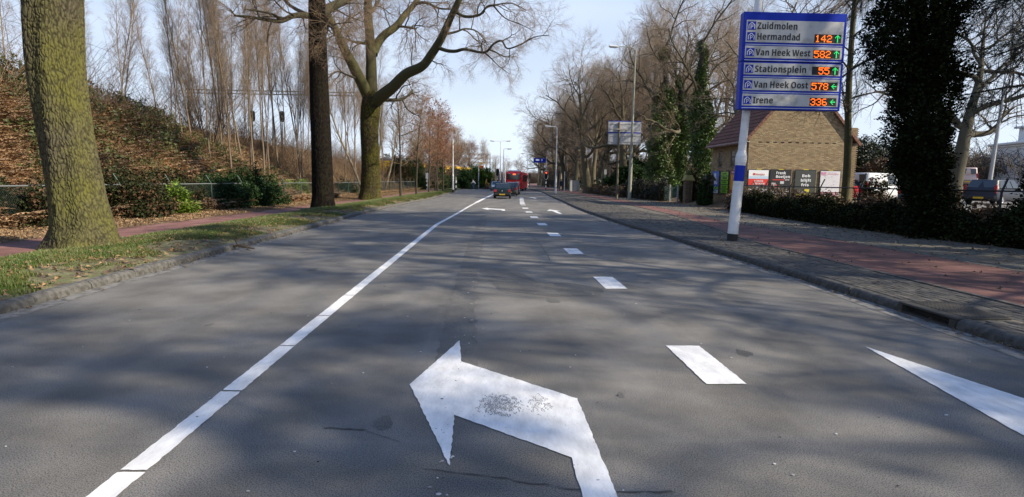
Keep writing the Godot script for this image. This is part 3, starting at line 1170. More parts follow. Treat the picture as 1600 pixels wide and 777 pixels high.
func posters() -> void:
	var wht := Color(.75, .76, .78)
	var ink := Color(.02, .02, .022)
	var red := Color(.62, .04, .03)
	var base := Vector3(15.1, 0.9, -32.965)
	poster("white poster with a red band reading 4 halen 2 betalen", base + Vector3(0.03, 0, 0), 0, 1.26, 1.55,
		[[[.03, .03, .97, .97], wht], [[.03, .60, .97, .74], Color(.45, .58, .72)], [[.03, .41, .97, .64], red], [[.03, .26, .97, .41], Color(.06, .06, .065)], [[.62, .26, .74, .46], ink],
		[[.42, .26, .5, .38], Color(.3, .3, .31)], [[.03, .03, .97, .26], Color(.62, .62, .62)], [[.1, .18, .8, .2], Color(.12, .12, .13)], [[.1, .1, .7, .12], Color(.2, .2, .21)], [[.24, .78, .34, .86], red]],
		[["4 HALEN", .3, .53, .065, wht, .42], ["2 BETALEN!", .24, .43, .065, wht, .56], ["Kersjes", .38, .78, .07, Color(.5, .2, .2), .4]])
	poster("black poster headed by two lines of white lettering over a red line", base + Vector3(1.34, 0, 0), 0, 1.28, 1.56,
		[[[.03, .03, .97, .97], ink], [[.14, .595, .7, .625], red], [[.1, .28, .3, .5], Color(.4, .38, .38)], [[.24, .3, .36, .44], Color(.4, .1, .09)], [[.5, .46, .68, .56], Color(.5, .52, .53)], [[.05, .04, .93, .19], Color(.6, .61, .63)]],
		[["Frank", .28, .82, .1, wht, .45], ["Boeijen", .27, .68, .1, wht, .66], ["2010", .72, .59, .04, wht, .2], ["SCHOUWBURG", .12, .115, .04, ink, .72], ["17 APRIL", .28, .055, .035, ink, .4]])
	poster("dark grey poster with three short white lines and a yellow bird shape", base + Vector3(2.85, 0, 0), 0, 1.28, 1.57,
		[[[.03, .03, .97, .97], Color(.05, .052, .045)], [[.5, .2, .72, .27], Color(.6, .48, .03)], [[.6, .15, .7, .22], Color(.6, .48, .03)], [[.22, .16, .42, .18], Color(.5, .5, .5)], [[.05, .045, .9, .1], Color(.55, .42, .02)]],
		[["Bob", .32, .72, .1, wht, .38], ["blijft", .27, .55, .1, wht, .48], ["fris", .31, .38, .1, wht, .36]])
	var speck := []
	for k in 90:
		var x := rf(.06, .9)
		var y := rf(.22, .93)
		var s := rf(.008, .03)
		speck.append([[x, y, minf(x + s * rf(.5, 2), .95), y + s], Color(.62, .62, .64) * rf(.5, .95)])
	poster("white poster with a dense grey print and maroon lettering", base + Vector3(4.36, 0, 0), 0, 1.26, 1.55,
		[[[.03, .03, .97, .97], Color(.66, .64, .66)], [[.05, .8, .3, .94], Color(.55, .25, .34)], [[.35, .83, .9, .86], Color(.5, .3, .36)], [[.35, .89, .8, .91], Color(.5, .3, .36)], [[.05, .05, .93, .18], Color(.33, .04, .09)]] + speck,
		[["MUZIEK", .1, .075, .08, Color(.62, .6, .62), .34], ["FEEST", .55, .075, .08, Color(.62, .6, .62), .3]])
	# on the wall that faces the street
	var side := Vector3(15.065, 0.9, 0)
	poster("narrow blue poster with a pale figure on the side wall", side + Vector3(0, 0, -38.1), -PI / 2, 1.2, 1.54,
		[[[.04, .03, .96, .97], Color(.03, .12, .5)], [[.3, .5, .55, .88], Color(.6, .66, .75)], [[.55, .42, .72, .7], Color(.5, .3, .25)], [[.2, .42, .8, .5], Color(.55, .6, .72)], [[.04, .2, .96, .31], Color(.16, .45, .03)], [[.04, .03, .96, .17], Color(.45, .5, .56)]],
		[["7 april", .3, .09, .05, ink, .4]])
	var rows := [[[.04, .03, .96, .97], Color(.05, .07, .03)]]
	for k in 5:
		rows.append([[.06, .06 + k * .18, .94, .2 + k * .18], Color(.22, .5, .03)])
	poster("bright green banded poster on the side wall", side + Vector3(0, 0, -36.65), -PI / 2, 1.25, 1.54, rows,
		[["START", .2, .82, .07, ink, .55], ["KERMIS", .2, .64, .07, ink, .6], ["15 MEI", .25, .46, .07, ink, .5], ["GRATIS", .2, .28, .06, ink, .6], ["PLEIN", .25, .1, .06, ink, .5]])
	poster("orange and brown poster on the side wall nearest its corner", side + Vector3(0, 0, -35.2), -PI / 2, 1.2, 1.56,
		[[[.04, .03, .96, .97], Color(.35, .07, .03)], [[.1, .2, .5, .8], Color(.6, .3, .03)], [[.04, .82, .96, .97], Color(.3, .03, .03)], [[.55, .3, .9, .6], Color(.16, .05, .03)]], [["CIRCUS", .15, .86, .06, wht, .6]])

func gate_and_fence() -> void:
	# brick gate post with a mossy stone cap, and its darker pair
	var brick := tinted(ground_mat(ntex(noise(62, 0.04), [grey(.6), grey(1.0), grey(1.3)], [0.25, 0.5, 0.75]), 0.7, null, 1.0, 0.92))
	for k in 2:
		var at: Vector3 = [Vector3(14.1, 0.1, -40.1), Vector3(14.35, 0.1, -36.9)][k]
		var o := thing("gate_post", ["brick gate post under a mossy yellow stone cap", "dark brick gate post beside the lodge wall"][k], "gate post", at)
		var mb := MB.new()
		for row in 25:
			for i in 4:
				for j in 2:
					mb.col = Color(.17, .12, .075) * rf(0.6, 1.15) * (1.0 if k == 0 else 0.55)
					var ang := PI / 2 * i
					var off := Vector3(-0.115 + j * 0.232 + (0.02 if row % 2 else -0.02), row * 0.0655 + 0.03, 0.21)
					mb.box(Basis(Vector3.UP, ang) * off, Vector3(0.22, 0.056, 0.1), Basis(Vector3.UP, ang))
		built("bricks", mb, brick, o, "stuff")
		mb = MB.new()
		mb.box(Vector3(0, 0.82, 0), Vector3(0.46, 1.64, 0.46))
		built("core", mb, plain(Color(.1, .09, .07), 0.95), o)
		mb = MB.new()
		var t := 0.36
		for f in [[-t, -t, t, -t], [t, -t, t, t], [t, t, -t, t], [-t, t, -t, -t]]:
			mb.quad(Vector3(f[2], 1.66, f[3]), Vector3(f[0], 1.66, f[1]), Vector3(f[0] * 0.95, 1.74, f[1] * 0.95), Vector3(f[2] * 0.95, 1.74, f[3] * 0.95))
			mb.quad(Vector3(f[2] * .95, 1.74, f[3] * .95), Vector3(f[0] * .95, 1.74, f[1] * .95), Vector3(f[0] * 0.55, 2.05, f[1] * 0.55), Vector3(f[2] * 0.55, 2.05, f[3] * 0.55))
		mb.quad(Vector3(-t, 1.66, -t), Vector3(t, 1.66, -t), Vector3(t, 1.66, t), Vector3(-t, 1.66, t))
		mb.quad(Vector3(-t * .55, 2.05, t * .55), Vector3(t * .55, 2.05, t * .55), Vector3(t * .55, 2.05, -t * .55), Vector3(-t * .55, 2.05, -t * .55))
		built("cap", mb, plain([Color(.27, .22, .07), Color(.07, .06, .04)][k], 0.9), o)
	# wooden gate between the posts
	var g := thing("garden_gate", "weathered brown wooden gate with a diagonal brace between the posts", "gate", Vector3(14.15, 0.16, -39.75), PI / 2 - 0.08)
	var wood := tinted(ground_mat(ntex(noise(63, 0.05), [Color(.05, .035, .02), Color(.12, .085, .05)], [0.3, 0.7]), 0.6, null, 1.0, 0.85))
	for k in 12:
		var mb := MB.new()
		mb.col = grey(rf(0.75, 1.25))
		mb.chamfer(Vector3(0.1 + k * 0.205, 0.68, 0), Vector3(0.19, 1.36 + rf(-.02, .02), 0.025), 0.004)
		built("board", mb, wood, g)
	var rails := MB.new()
	for y in [0.2, 1.15]:
		rails.chamfer(Vector3(1.22, y, -0.035), Vector3(2.46, 0.1, 0.04), 0.005)
	built("rail", rails, wood, g)
	rails = MB.new()
	rails.chamfer(Vector3(1.22, 0.68, -0.035), Vector3(2.4, 0.1, 0.036), 0.005, Basis(Vector3.BACK, 0.36))
	built("brace", rails, wood, g)
	# low fence with concrete posts beyond the gate
	var f := thing("wire_fence", "green wire fence on pale posts between the trimmed hedge and the gate post", "fence", Vector3(0, 0, 0))
	for k in 5:
		var mb := MB.new()
		mb.chamfer(Vector3(13.75 + k * 0.02, 0.75, -41.2 - k * 1.9), Vector3(0.11, 1.4, 0.11), 0.012)
		built("post", mb, plain(Color(.3, .29, .26), 0.9), f)
	var wire := MB.new()
	for k in 12:
		wire.rod(Vector3(13.75, 0.25 + k * 0.095, -41.2), Vector3(13.83, 0.25 + k * 0.095, -48.8), 0.004, 0.004, 4, false)
	for k in 75:
		wire.rod(Vector3(13.75, 0.22, -41.2 - k * 0.1), Vector3(13.75, 1.3, -41.2 - k * 0.1), 0.004, 0.004, 4, false)
	built("wire", wire, plain(Color(.12, .2, .17), 0.5), f, "stuff")
	# the dark rail on posts that runs along the hedge in front of the car park
	f = thing("hedge_railing", "thin dark railing on bent posts above the hedge by the car park", "railing")
	var last := Vector3.ZERO
	for k in 9:
		var z := -9.0 - k * 2.6
		var p := Vector3(hedge_x(z) + 0.32, 0.1, z)
		var mb := MB.new()
		mb.tube(PackedVector3Array([p, p + Vector3(0, 1.38, 0), p + Vector3(0.22, 1.72, -0.1)]), PackedFloat32Array([0.03, 0.028, 0.025]), 8, true)
		built("post", mb, M.black_rough, f)
		if k:
			mb = MB.new()
			mb.rod(last + Vector3(0, 1.4, 0), p + Vector3(0, 1.4, 0), 0.022, 0.022, 8)
			built("rail", mb, M.black_rough, f)
		last = p
# ---------------------------------------------------------------- trees
# how a bare tree divides: one entry per level below the stem
class Kind:
	var levels := 3
	var kids := [9, 7, 6]
	var start := [0.35, 0.2, 0.15]
	var angle := [0.9, 0.8, 0.7]
	var length := [5.0, 2.2, 1.1]
	var radius := [0.10, 0.035, 0.014]
	var gnarl := 0.25
	var rise := 0.10
	var spray_gap := 0.35
	var spray_size := 1.0
	var bark := Color(.085, .07, .052)
	var moss := Color(.085, .085, .02)
	var mossy := 0.0
	var tips := Color(.21, .145, .09)
	var droop := 0.0

class Growth:
	var k: Kind
	var mb := MB.new()
	var sprays := Scatter.new()
	var leaves: Scatter
	var leaf_color := Color(.3, .13, .06)
	var leaf_low := 0.0

func bark_color(t: Growth, p: Vector3, d: Vector3, r: float) -> Color:
	var w := clampf(0.5 + 0.6 * bank_noise.get_noise_3dv(p * 2.0) + d.y * 0.25, 0, 1) * t.k.mossy * clampf(r / 0.12, 0.0, 1.0)
	return t.k.bark.lerp(t.k.tips, clampf(1.0 - r / 0.05, 0, 1)).lerp(t.k.moss, w)

func limb(t: Growth, pts: PackedVector3Array, r0: float, r1: float, lvl: int) -> void:
	var n := pts.size()
	var rad := PackedFloat32Array()
	for i in n:
		rad.append(lerpf(r0, r1, pow(float(i) / (n - 1), 0.85)))
	var sides: int = [12, 7, 5, 4, 3][mini(lvl, 4)]
	if r0 > 0.09:
		sides = maxi(sides, 8)
	t.mb.col = bark_color(t, pts[n / 2], (pts[n - 1] - pts[0]).normalized(), r0)
	t.mb.tube(pts, rad, sides)
	offshoots(t, pts, rad, lvl)

func offshoots(t: Growth, pts: PackedVector3Array, rad: PackedFloat32Array, lvl: int) -> void:
	var n := pts.size()
	var k := t.k
	var total := 0.0
	for i in n - 1:
		total += pts[i].distance_to(pts[i + 1])
	if lvl >= k.levels:
		var c := maxi(2, int(total / k.spray_gap))
		for i in c:
			var u := lerpf(0.2, 1.0, float(i + 1) / c)
			spray(t, pts, u)
		return
	var count: int = k.kids[lvl]
	var az := rf(0, TAU)
	for j in count:
		var u := lerpf(k.start[lvl], 0.98, (j + rf(0.1, 0.9)) / count)
		var f := u * (n - 1)
		var i := mini(int(f), n - 2)
		var p := pts[i].lerp(pts[i + 1], f - i)
		var d := (pts[i + 1] - pts[i]).normalized()
		az += 2.4 + rf(-0.5, 0.5)
		var s := d.cross(Vector3.UP if absf(d.y) < 0.9 else Vector3.RIGHT).normalized()
		s = s.rotated(d, az)
		var a: float = k.angle[lvl] * rf(0.7, 1.3)
		var nd := (d * cos(a) + s * sin(a)).normalized()
		var l: float = k.length[lvl] * rf(0.6, 1.25) * (1.15 - 0.6 * u)
		var r: float = minf(rad[i] * 0.72, k.radius[lvl] * rf(0.75, 1.2))
		limb(t, wander(p, nd, l, k.gnarl, k.rise, k.droop if lvl >= 1 else 0.0), r, maxf(r * 0.3, 0.004), lvl + 1)
	spray(t, pts, 1.0)

func wander(p: Vector3, d: Vector3, l: float, gnarl: float, rise: float, droop: float) -> PackedVector3Array:
	var n := maxi(3, int(l / 0.32))
	n = mini(n, 12)
	var pts := PackedVector3Array([p])
	for i in n:
		d = (d + rdir() * gnarl + Vector3(0, rise - droop * i / n, 0)).normalized()
		p += d * (l / n)
		pts.append(p)
	return pts

func spray(t: Growth, pts: PackedVector3Array, u: float) -> void:
	var n := pts.size()
	var f := u * (n - 1)
	var i := mini(int(f), n - 2)
	var p := pts[i].lerp(pts[i + 1], f - i)
	var d := (pts[i + 1] - pts[i]).normalized()
	d = (d + rdir() * 0.75 + Vector3(0, t.k.rise - t.k.droop * 0.8, 0)).normalized()
	var x := d.cross(rdir()).normalized()
	var b := Basis(x, d, x.cross(d)) * t.k.spray_size * rf(0.7, 1.3)
	t.sprays.put(Transform3D(b, p), t.k.tips * rf(0.7, 1.3))
	if t.leaves and p.y > t.leaf_low:
		t.leaves.put(Transform3D(Basis.from_euler(Vector3(rf(-1, 1), rf(0, TAU), rf(-1, 1))) * rf(0.7, 1.3), p + d * rf(0.1, 0.5)), t.leaf_color * rf(0.6, 1.5))

# a twig with side shoots, growing along +y; thickness in metres
func twig_mesh(l: float, shoots: int, r: float) -> ArrayMesh:
	var mb := MB.new()
	mb.col = Color(1, 1, 1)
	for s in shoots:
		var p := Vector3.ZERO
		var d := Vector3.UP
		var ll := l
		if s > 0:
			var u := float(s) / shoots
			p = Vector3(0, l * u * 0.75, 0)
			var a := s * 2.4 + rf(-.4, .4)
			d = (Vector3(cos(a), 0, sin(a)) * 0.8 + Vector3.UP * 0.75).normalized()
			ll = l * rf(0.35, 0.65) * (1.1 - u * 0.5)
		var pts := PackedVector3Array([p])
		var rad := PackedFloat32Array([r])
		for i in 3:
			d = (d + rdir() * 0.22).normalized()
			p += d * ll / 3
			pts.append(p)
			rad.append(r * (1.0 - 0.28 * (i + 1)))
		mb.tube(pts, rad, 3)
	return mb.mesh()

var TWIGS: Array = []

func finish(t: Growth, o: Node3D, fine := 0) -> void:
	if TWIGS.is_empty():
		TWIGS = [twig_mesh(0.75, 10, 0.0034), twig_mesh(0.95, 12, 0.0042), twig_mesh(0.7, 7, 0.0028)]
	built("crown", t.mb, M.bark, o)
	if t.sprays.count:
		scattered("twigs", t.sprays, TWIGS[fine], M.twig, o)
	if t.leaves and t.leaves.count:
		scattered("leaves", t.leaves, leaf_mesh(8, 0.3, 0.105, 0.4, 1.2), M.dry, o)

# the trunk as its own mesh: a grid wrapped round a path, ridged like bark
func trunk_grid(path: PackedVector3Array, rad: Callable, around: int, ridge: float, scale_: float, dark: Color, mid: Color, moss: Color, mossy: float) -> MB:
	var mb := MB.new()
	var cell := noise(70, scale_, FastNoiseLite.TYPE_CELLULAR, 1)
	cell.cellular_return_type = FastNoiseLite.RETURN_DISTANCE2_SUB
	cell.cellular_jitter = 0.9
	var fine := noise(71, 9.0, FastNoiseLite.TYPE_SIMPLEX, 3)
	var slow := noise(72, 0.55, FastNoiseLite.TYPE_SIMPLEX_SMOOTH, 3)
	var n := path.size()
	var pos := PackedVector3Array()
	var cols := PackedColorArray()
	for k in n:
		var u := float(k) / (n - 1)
		var c := path[k]
		for s in around:
			var a := TAU * s / around
			var d := Vector3(cos(a), 0, sin(a))
			var r: float = rad.call(u, a, c.y)
			var q := c + d * r
			# long plates: the noise is stretched along the stem and wandering sideways
			var w := Vector3(fine.get_noise_3dv(q * 0.25), 0, fine.get_noise_3dv(q * 0.25 + Vector3(7, 0, 3))) * 0.055
			var e := cell.get_noise_3d((d.x * r + w.x) * 11.5, c.y * 2.5 + w.x * 5.0, (d.z * r + w.z) * 11.5)
			e = smoothstep(-1.0, -0.72, e)
			var f := fine.get_noise_3dv(q * 1.6)
			pos.append(q + d * (ridge * (e - 0.7) + ridge * 0.3 * f))
			var m := clampf(slow.get_noise_3dv(q * 1.3) * 1.1 + 0.5 + f * 0.35, 0, 1) * mossy * (0.25 + 0.75 * e)
			m *= 0.45 + 0.75 * clampf(d.x * 0.75 + d.z * 0.35 + 0.35, 0, 1)
			cols.append(dark.lerp(mid, clampf(e * 0.85 + f * 0.3, 0, 1)).lerp(moss, clampf(m, 0, 1)) * (1.0 + 0.22 * f))
	mb.v = pos
	mb.c = cols
	mb.n.resize(pos.size())
	mb.uv.resize(pos.size())
	for k in n:
		for s in around:
			var i := k * around + s
			var l := k * around + (s + around - 1) % around
			var r := k * around + (s + 1) % around
			var up := mini(k + 1, n - 1) * around + s
			var dn := maxi(k - 1, 0) * around + s
			mb.n[i] = (pos[up] - pos[dn]).cross(pos[r] - pos[l]).normalized()
			if k < n - 1:
				mb.ix.append_array(PackedInt32Array([i, r, i + around, r, r + around, i + around]))
	return mb

func oaks() -> void:
	M.trunk = tinted(plain(Color(1, 1, 1), 0.95))
	M.trunk.metallic_specular = 0.2
	# 1: the great mossy trunk by the near verge
	var p1 := [[Vector3(-8.18, 0.11, -11.60), Vector3(-8.18, 0.61, -11.60), Vector3(-8.25, 1.25, -11.60), Vector3(-8.31, 1.88, -11.60), Vector3(-8.38, 2.50, -11.60), Vector3(-8.47, 3.72, -11.60), Vector3(-8.44, 4.91, -11.60), Vector3(-8.36, 6.30, -11.60), Vector3(-8.27, 7.20, -11.60)]]
	var o := thing("oak_tree", "huge moss-covered trunk with ridged bark, leaning at the near left verge", "tree", Vector3.ZERO, 0, "old oaks on the left verge")
	var path := even(smooth(p1[0], 0.03), 460)
	var fl := noise(74, 1.1)
	var r1 := func(u: float, a: float, y: float) -> float:
		var base := tab(-y, [Vector2(0, .80), Vector2(-.25, .735), Vector2(-.6, .675), Vector2(-1.25, .605), Vector2(-1.9, .59), Vector2(-2.5, .57), Vector2(-3.7, .59), Vector2(-5, .61), Vector2(-8, .56)])
		return base * 0.77 * (1.0 + 0.05 * sin(a * 3 + y) * smoothstep(2.0, 0.0, y) + 0.035 * fl.get_noise_3d(cos(a), y * 0.5, sin(a))) + 0.11 * pow(smoothstep(0.8, 0.0, y), 2.0) * (1.0 + 0.8 * sin(a * 5.0 + 1.0)) + 0.02 * sin(a * 7.0 + y * 1.3)
	built("trunk", trunk_grid(path, r1, 340, 0.017, 1.75, Color(.034, .030, .020), Color(.095, .085, .056), Color(.108, .106, .030), 0.85), M.trunk, o)
	var k := Kind.new()
	k.levels = 3
	k.kids = [6, 6, 4]
	k.length = [4.5, 2.4, 1.2]
	k.radius = [0.13, 0.045, 0.016]
	k.mossy = 0.7
	k.gnarl = 0.34
	k.rise = 0.05
	k.spray_gap = 0.9
	k.start = [0.25, 0.2, 0.15]
	var t := Growth.new()
	t.k = k
	var top: Vector3 = path[path.size() - 1]
	for d in [Vector3(-.7, .6, .4), Vector3(.1, 1, -.15), Vector3(-.3, .7, -.7), Vector3(.55, .75, .5)]:
		limb(t, wander(top - Vector3(0, 0.35, 0), d.normalized(), 8.0, 0.16, 0.06, 0.0), 0.30, 0.07, 0)
	finish(t, o)
	# 2: the straight trunk, its shade put into near-black bark colours
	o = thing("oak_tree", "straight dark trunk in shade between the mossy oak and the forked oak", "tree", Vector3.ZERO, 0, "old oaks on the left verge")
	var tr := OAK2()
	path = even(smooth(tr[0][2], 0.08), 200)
	var r2 := func(u: float, a: float, y: float) -> float:
		return lerpf(.50, .36, clampf(y / 10.0, 0, 1)) * (1.0 + 0.03 * fl.get_noise_3d(cos(a) * 2, y * 0.6, sin(a) * 2)) + 0.14 * smoothstep(0.8, 0.0, y) * (1.0 + 0.3 * sin(a * 4.0))
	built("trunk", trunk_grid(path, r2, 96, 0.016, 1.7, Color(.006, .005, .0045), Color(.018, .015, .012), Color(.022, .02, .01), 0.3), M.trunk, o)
	k = Kind.new()
	k.levels = 3
	k.kids = [6, 5, 4]
	k.length = [1.9, 1.1, 0.6]
	k.radius = [0.045, 0.02, 0.010]
	k.start = [0.12, 0.15, 0.15]
	k.gnarl = 0.36
	k.rise = 0.03
	k.mossy = 0.35
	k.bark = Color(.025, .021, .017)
	k.spray_gap = 0.7
	k.spray_size = 0.8
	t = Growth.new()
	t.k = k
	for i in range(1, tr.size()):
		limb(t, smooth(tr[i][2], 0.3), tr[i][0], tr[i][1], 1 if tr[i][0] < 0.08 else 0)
	k.length = [3.6, 1.9, 1.0]
	k.radius = [0.09, 0.03, 0.012]
	for d in [Vector3(-.6, .8, .3), Vector3(.3, 1, -.3), Vector3(.7, .7, .4)]:
		limb(t, wander(path[199] - Vector3(0, 0.3, 0), d.normalized(), 7.0, 0.15, 0.05, 0.0), 0.24, 0.06, 0)
	finish(t, o)
	# 3: the forked one, its limbs over the road
	o = thing("oak_tree", "mossy oak forking into thick limbs, one arching out over the road", "tree", Vector3.ZERO, 0, "old oaks on the left verge")
	tr = OAK3()
	path = even(smooth(tr[0][2], 0.08), 170)
	var r3 := func(u: float, a: float, y: float) -> float:
		return tab(-y, [Vector2(0, .72), Vector2(-2.4, .62), Vector2(-5, .60), Vector2(-6.5, .66), Vector2(-7.5, .5)]) * (1.0 + 0.04 * fl.get_noise_3d(cos(a) * 2, y * 0.6, sin(a) * 2)) + 0.16 * smoothstep(0.9, 0.0, y) * (1.0 + 0.3 * sin(a * 4.0))
	built("trunk", trunk_grid(path, r3, 110, 0.028, 1.5, Color(.02, .016, .010), Color(.06, .05, .027), Color(.085, .082, .017), 0.9), M.trunk, o)
	k = Kind.new()
	k.levels = 3
	k.kids = [7, 5, 4]
	k.length = [2.4, 1.25, 0.75]
	k.radius = [0.05, 0.022, 0.010]
	k.start = [0.22, 0.2, 0.15]
	k.angle = [0.95, 0.8, 0.7]
	k.gnarl = 0.34
	k.rise = 0.0
	k.droop = 0.22
	k.mossy = 0.6
	k.bark = Color(.045, .037, .026)
	k.spray_gap = 0.5
	k.spray_size = 0.95
	t = Growth.new()
	t.k = k
	for i in range(1, tr.size()):
		limb(t, smooth(tr[i][2], 0.3), tr[i][0], tr[i][1], 1 if tr[i][0] < 0.06 else 0)
	finish(t, o)

func even(pts: PackedVector3Array, n: int) -> PackedVector3Array:
	var r := PackedVector3Array()
	for k in n:
		var f := float(k) / (n - 1) * (pts.size() - 1)
		var i := mini(int(f), pts.size() - 2)
		r.append(pts[i].lerp(pts[i + 1], f - i))
	return r

func OAK2() -> Array:
	return [
		[0.48, 0.33, [Vector3(-7.95, 0.09, -27.05), Vector3(-7.95, 2.43, -27.05), Vector3(-7.99, 5.36, -27.05), Vector3(-8.00, 7.93, -27.05), Vector3(-7.99, 9.61, -27.05), Vector3(-7.97, 12.08, -27.05)]],
		[0.15, 0.04, [Vector3(-8.15, 8.88, -27.05), Vector3(-8.53, 8.84, -26.72), Vector3(-8.87, 8.71, -26.38), Vector3(-9.27, 8.39, -26.05), Vector3(-9.69, 8.34, -25.72), Vector3(-10.26, 8.34, -25.38), Vector3(-10.86, 8.31, -25.05)]],
		[0.07, 0.02, [Vector3(-9.27, 8.42, -26.05), Vector3(-9.43, 8.54, -25.55), Vector3(-9.77, 8.50, -25.05), Vector3(-10.25, 8.44, -24.55)]],
		[0.05, 0.01, [Vector3(-10.15, 8.34, -25.45), Vector3(-10.35, 8.02, -25.25), Vector3(-10.54, 7.75, -25.05)]],
		[0.10, 0.04, [Vector3(-8.43, 8.93, -26.85), Vector3(-9.07, 9.30, -27.42), Vector3(-9.69, 9.76, -27.98), Vector3(-10.37, 10.59, -28.55)]],
		[0.26, 0.10, [Vector3(-7.91, 9.05, -27.05), Vector3(-7.65, 9.37, -27.55), Vector3(-7.30, 9.76, -28.05), Vector3(-6.91, 10.15, -28.55), Vector3(-6.08, 11.31, -29.05)]],
		[0.12, 0.04, [Vector3(-7.96, 8.61, -27.05), Vector3(-7.39, 8.40, -26.55), Vector3(-6.97, 8.12, -26.05)]],
		[0.20, 0.06, [Vector3(-8.05, 10.44, -27.05), Vector3(-8.75, 10.61, -26.05), Vector3(-9.32, 10.75, -25.05), Vector3(-9.94, 10.48, -24.05)]],
	]

func OAK3() -> Array:
	return [
		[0.70, 0.58, [Vector3(-8.51, 0.08, -40.10), Vector3(-8.43, 2.44, -40.10), Vector3(-8.48, 5.07, -40.10), Vector3(-8.36, 6.59, -40.10), Vector3(-8.35, 7.50, -40.10)]],
		[0.42, 0.16, [Vector3(-8.49, 7.15, -40.10), Vector3(-8.85, 8.06, -39.67), Vector3(-9.29, 9.06, -39.24), Vector3(-9.79, 10.11, -38.81), Vector3(-10.19, 11.17, -38.39), Vector3(-10.58, 11.96, -37.96), Vector3(-11.08, 12.87, -37.53), Vector3(-11.66, 14.08, -37.10)]],
		[0.42, 0.22, [Vector3(-8.31, 7.24, -40.10), Vector3(-8.32, 9.29, -40.30), Vector3(-8.42, 10.99, -40.50), Vector3(-8.57, 12.64, -40.70), Vector3(-8.63, 13.80, -40.90), Vector3(-8.89, 16.37, -41.10)]],
		[0.33, 0.14, [Vector3(-8.24, 10.16, -40.60), Vector3(-8.00, 10.95, -41.02), Vector3(-7.58, 11.66, -41.43), Vector3(-6.84, 12.35, -41.85), Vector3(-6.21, 13.35, -42.27), Vector3(-5.54, 14.28, -42.68), Vector3(-4.66, 16.07, -43.10)]],
		[0.44, 0.15, [Vector3(-8.14, 6.73, -40.10), Vector3(-7.50, 7.18, -39.54), Vector3(-6.63, 7.70, -38.99), Vector3(-5.68, 8.45, -38.43), Vector3(-4.53, 8.89, -37.88), Vector3(-3.80, 9.63, -37.32), Vector3(-3.15, 10.49, -36.77), Vector3(-2.59, 11.47, -36.21), Vector3(-2.05, 12.37, -35.66), Vector3(-1.34, 14.03, -35.10)]],
		[0.13, 0.02, [Vector3(-3.50, 9.90, -37.10), Vector3(-2.86, 9.63, -36.70), Vector3(-2.28, 9.52, -36.30), Vector3(-1.66, 9.56, -35.90), Vector3(-0.48, 9.31, -35.50), Vector3(0.06, 9.72, -35.10), Vector3(0.55, 9.82, -34.70), Vector3(0.89, 9.30, -34.30), Vector3(1.69, 9.48, -33.90), Vector3(2.40, 9.79, -33.50), Vector3(3.21, 9.82, -33.10)]],
		[0.05, 0.01, [Vector3(-0.48, 9.27, -35.30), Vector3(-0.12, 8.89, -34.90), Vector3(0.38, 8.34, -34.50), Vector3(1.05, 7.80, -34.10)]],
		[0.09, 0.02, [Vector3(-3.05, 10.70, -37.10), Vector3(-2.34, 10.92, -37.30), Vector3(-1.74, 11.18, -37.50), Vector3(-1.01, 11.09, -37.70), Vector3(-0.48, 10.55, -37.90), Vector3(-0.18, 10.12, -38.10)]],
		[0.11, 0.02, [Vector3(-2.31, 11.82, -36.10), Vector3(-1.66, 11.45, -35.77), Vector3(-0.77, 11.49, -35.43), Vector3(-0.34, 11.88, -35.10), Vector3(0.11, 11.87, -34.77), Vector3(1.08, 11.90, -34.43), Vector3(1.94, 11.43, -34.10)]],
		[0.05, 0.01, [Vector3(0.04, 11.87, -34.90), Vector3(0.72, 11.03, -34.30), Vector3(1.67, 10.50, -33.70), Vector3(2.41, 9.97, -33.10)]],
		[0.13, 0.05, [Vector3(-5.62, 14.12, -42.60), Vector3(-4.78, 14.08, -42.10), Vector3(-3.78, 13.57, -41.60), Vector3(-2.94, 13.40, -41.10)]],
		[0.12, 0.05, [Vector3(-8.62, 10.79, -40.40), Vector3(-9.25, 10.71, -39.75), Vector3(-9.72, 10.79, -39.10)]],
		[0.09, 0.03, [Vector3(-10.00, 11.07, -38.60), Vector3(-9.62, 11.89, -39.10), Vector3(-8.67, 12.71, -39.60)]],
		[0.14, 0.07, [Vector3(-7.56, 7.02, -40.30), Vector3(-6.51, 7.13, -40.90), Vector3(-5.97, 7.53, -41.50), Vector3(-5.73, 7.99, -42.10)]],
		[0.09, 0.06, [Vector3(-6.58, 12.16, -41.10), Vector3(-5.71, 11.97, -40.60), Vector3(-5.21, 11.76, -40.10)]],
		[0.08, 0.03, [Vector3(-9.15, 8.28, -39.30), Vector3(-9.64, 8.41, -38.90), Vector3(-10.20, 8.53, -38.50), Vector3(-10.73, 7.96, -38.10)]],
		[0.12, 0.05, [Vector3(-8.39, 12.73, -40.10), Vector3(-7.98, 13.66, -41.10), Vector3(-7.70, 15.05, -42.10)]],
	]
# ---------------------------------------------------------------- left: bank, fence, slim trees, young street trees
func stem_mesh(stems: int, l: float, arch: float, r: float, spread: float) -> ArrayMesh:
	# a tangle of dead or living canes
	var mb := MB.new()
	for s in stems:
		var p := Vector3(rf(-1, 1), 0, rf(-1, 1)) * spread
		var a := rf(0, TAU)
		var d := Vector3(cos(a) * 0.5, 1, sin(a) * 0.5).normalized()
		var pts := PackedVector3Array([p])
		var rad := PackedFloat32Array([r])
		var ll := l * rf(0.5, 1.2)
		mb.col = grey(rf(0.6, 1.3))
		for i in 5:
			d = (d + Vector3(cos(a), 0, sin(a)) * arch * 0.35 + Vector3(0, -arch * 0.3 * i / 2.0, 0) + rdir() * 0.15).normalized()
			p += d * ll / 5
			pts.append(p)
			rad.append(r * (1.0 - 0.16 * (i + 1)))
		mb.tube(pts, rad, 3)
	return mb.mesh()

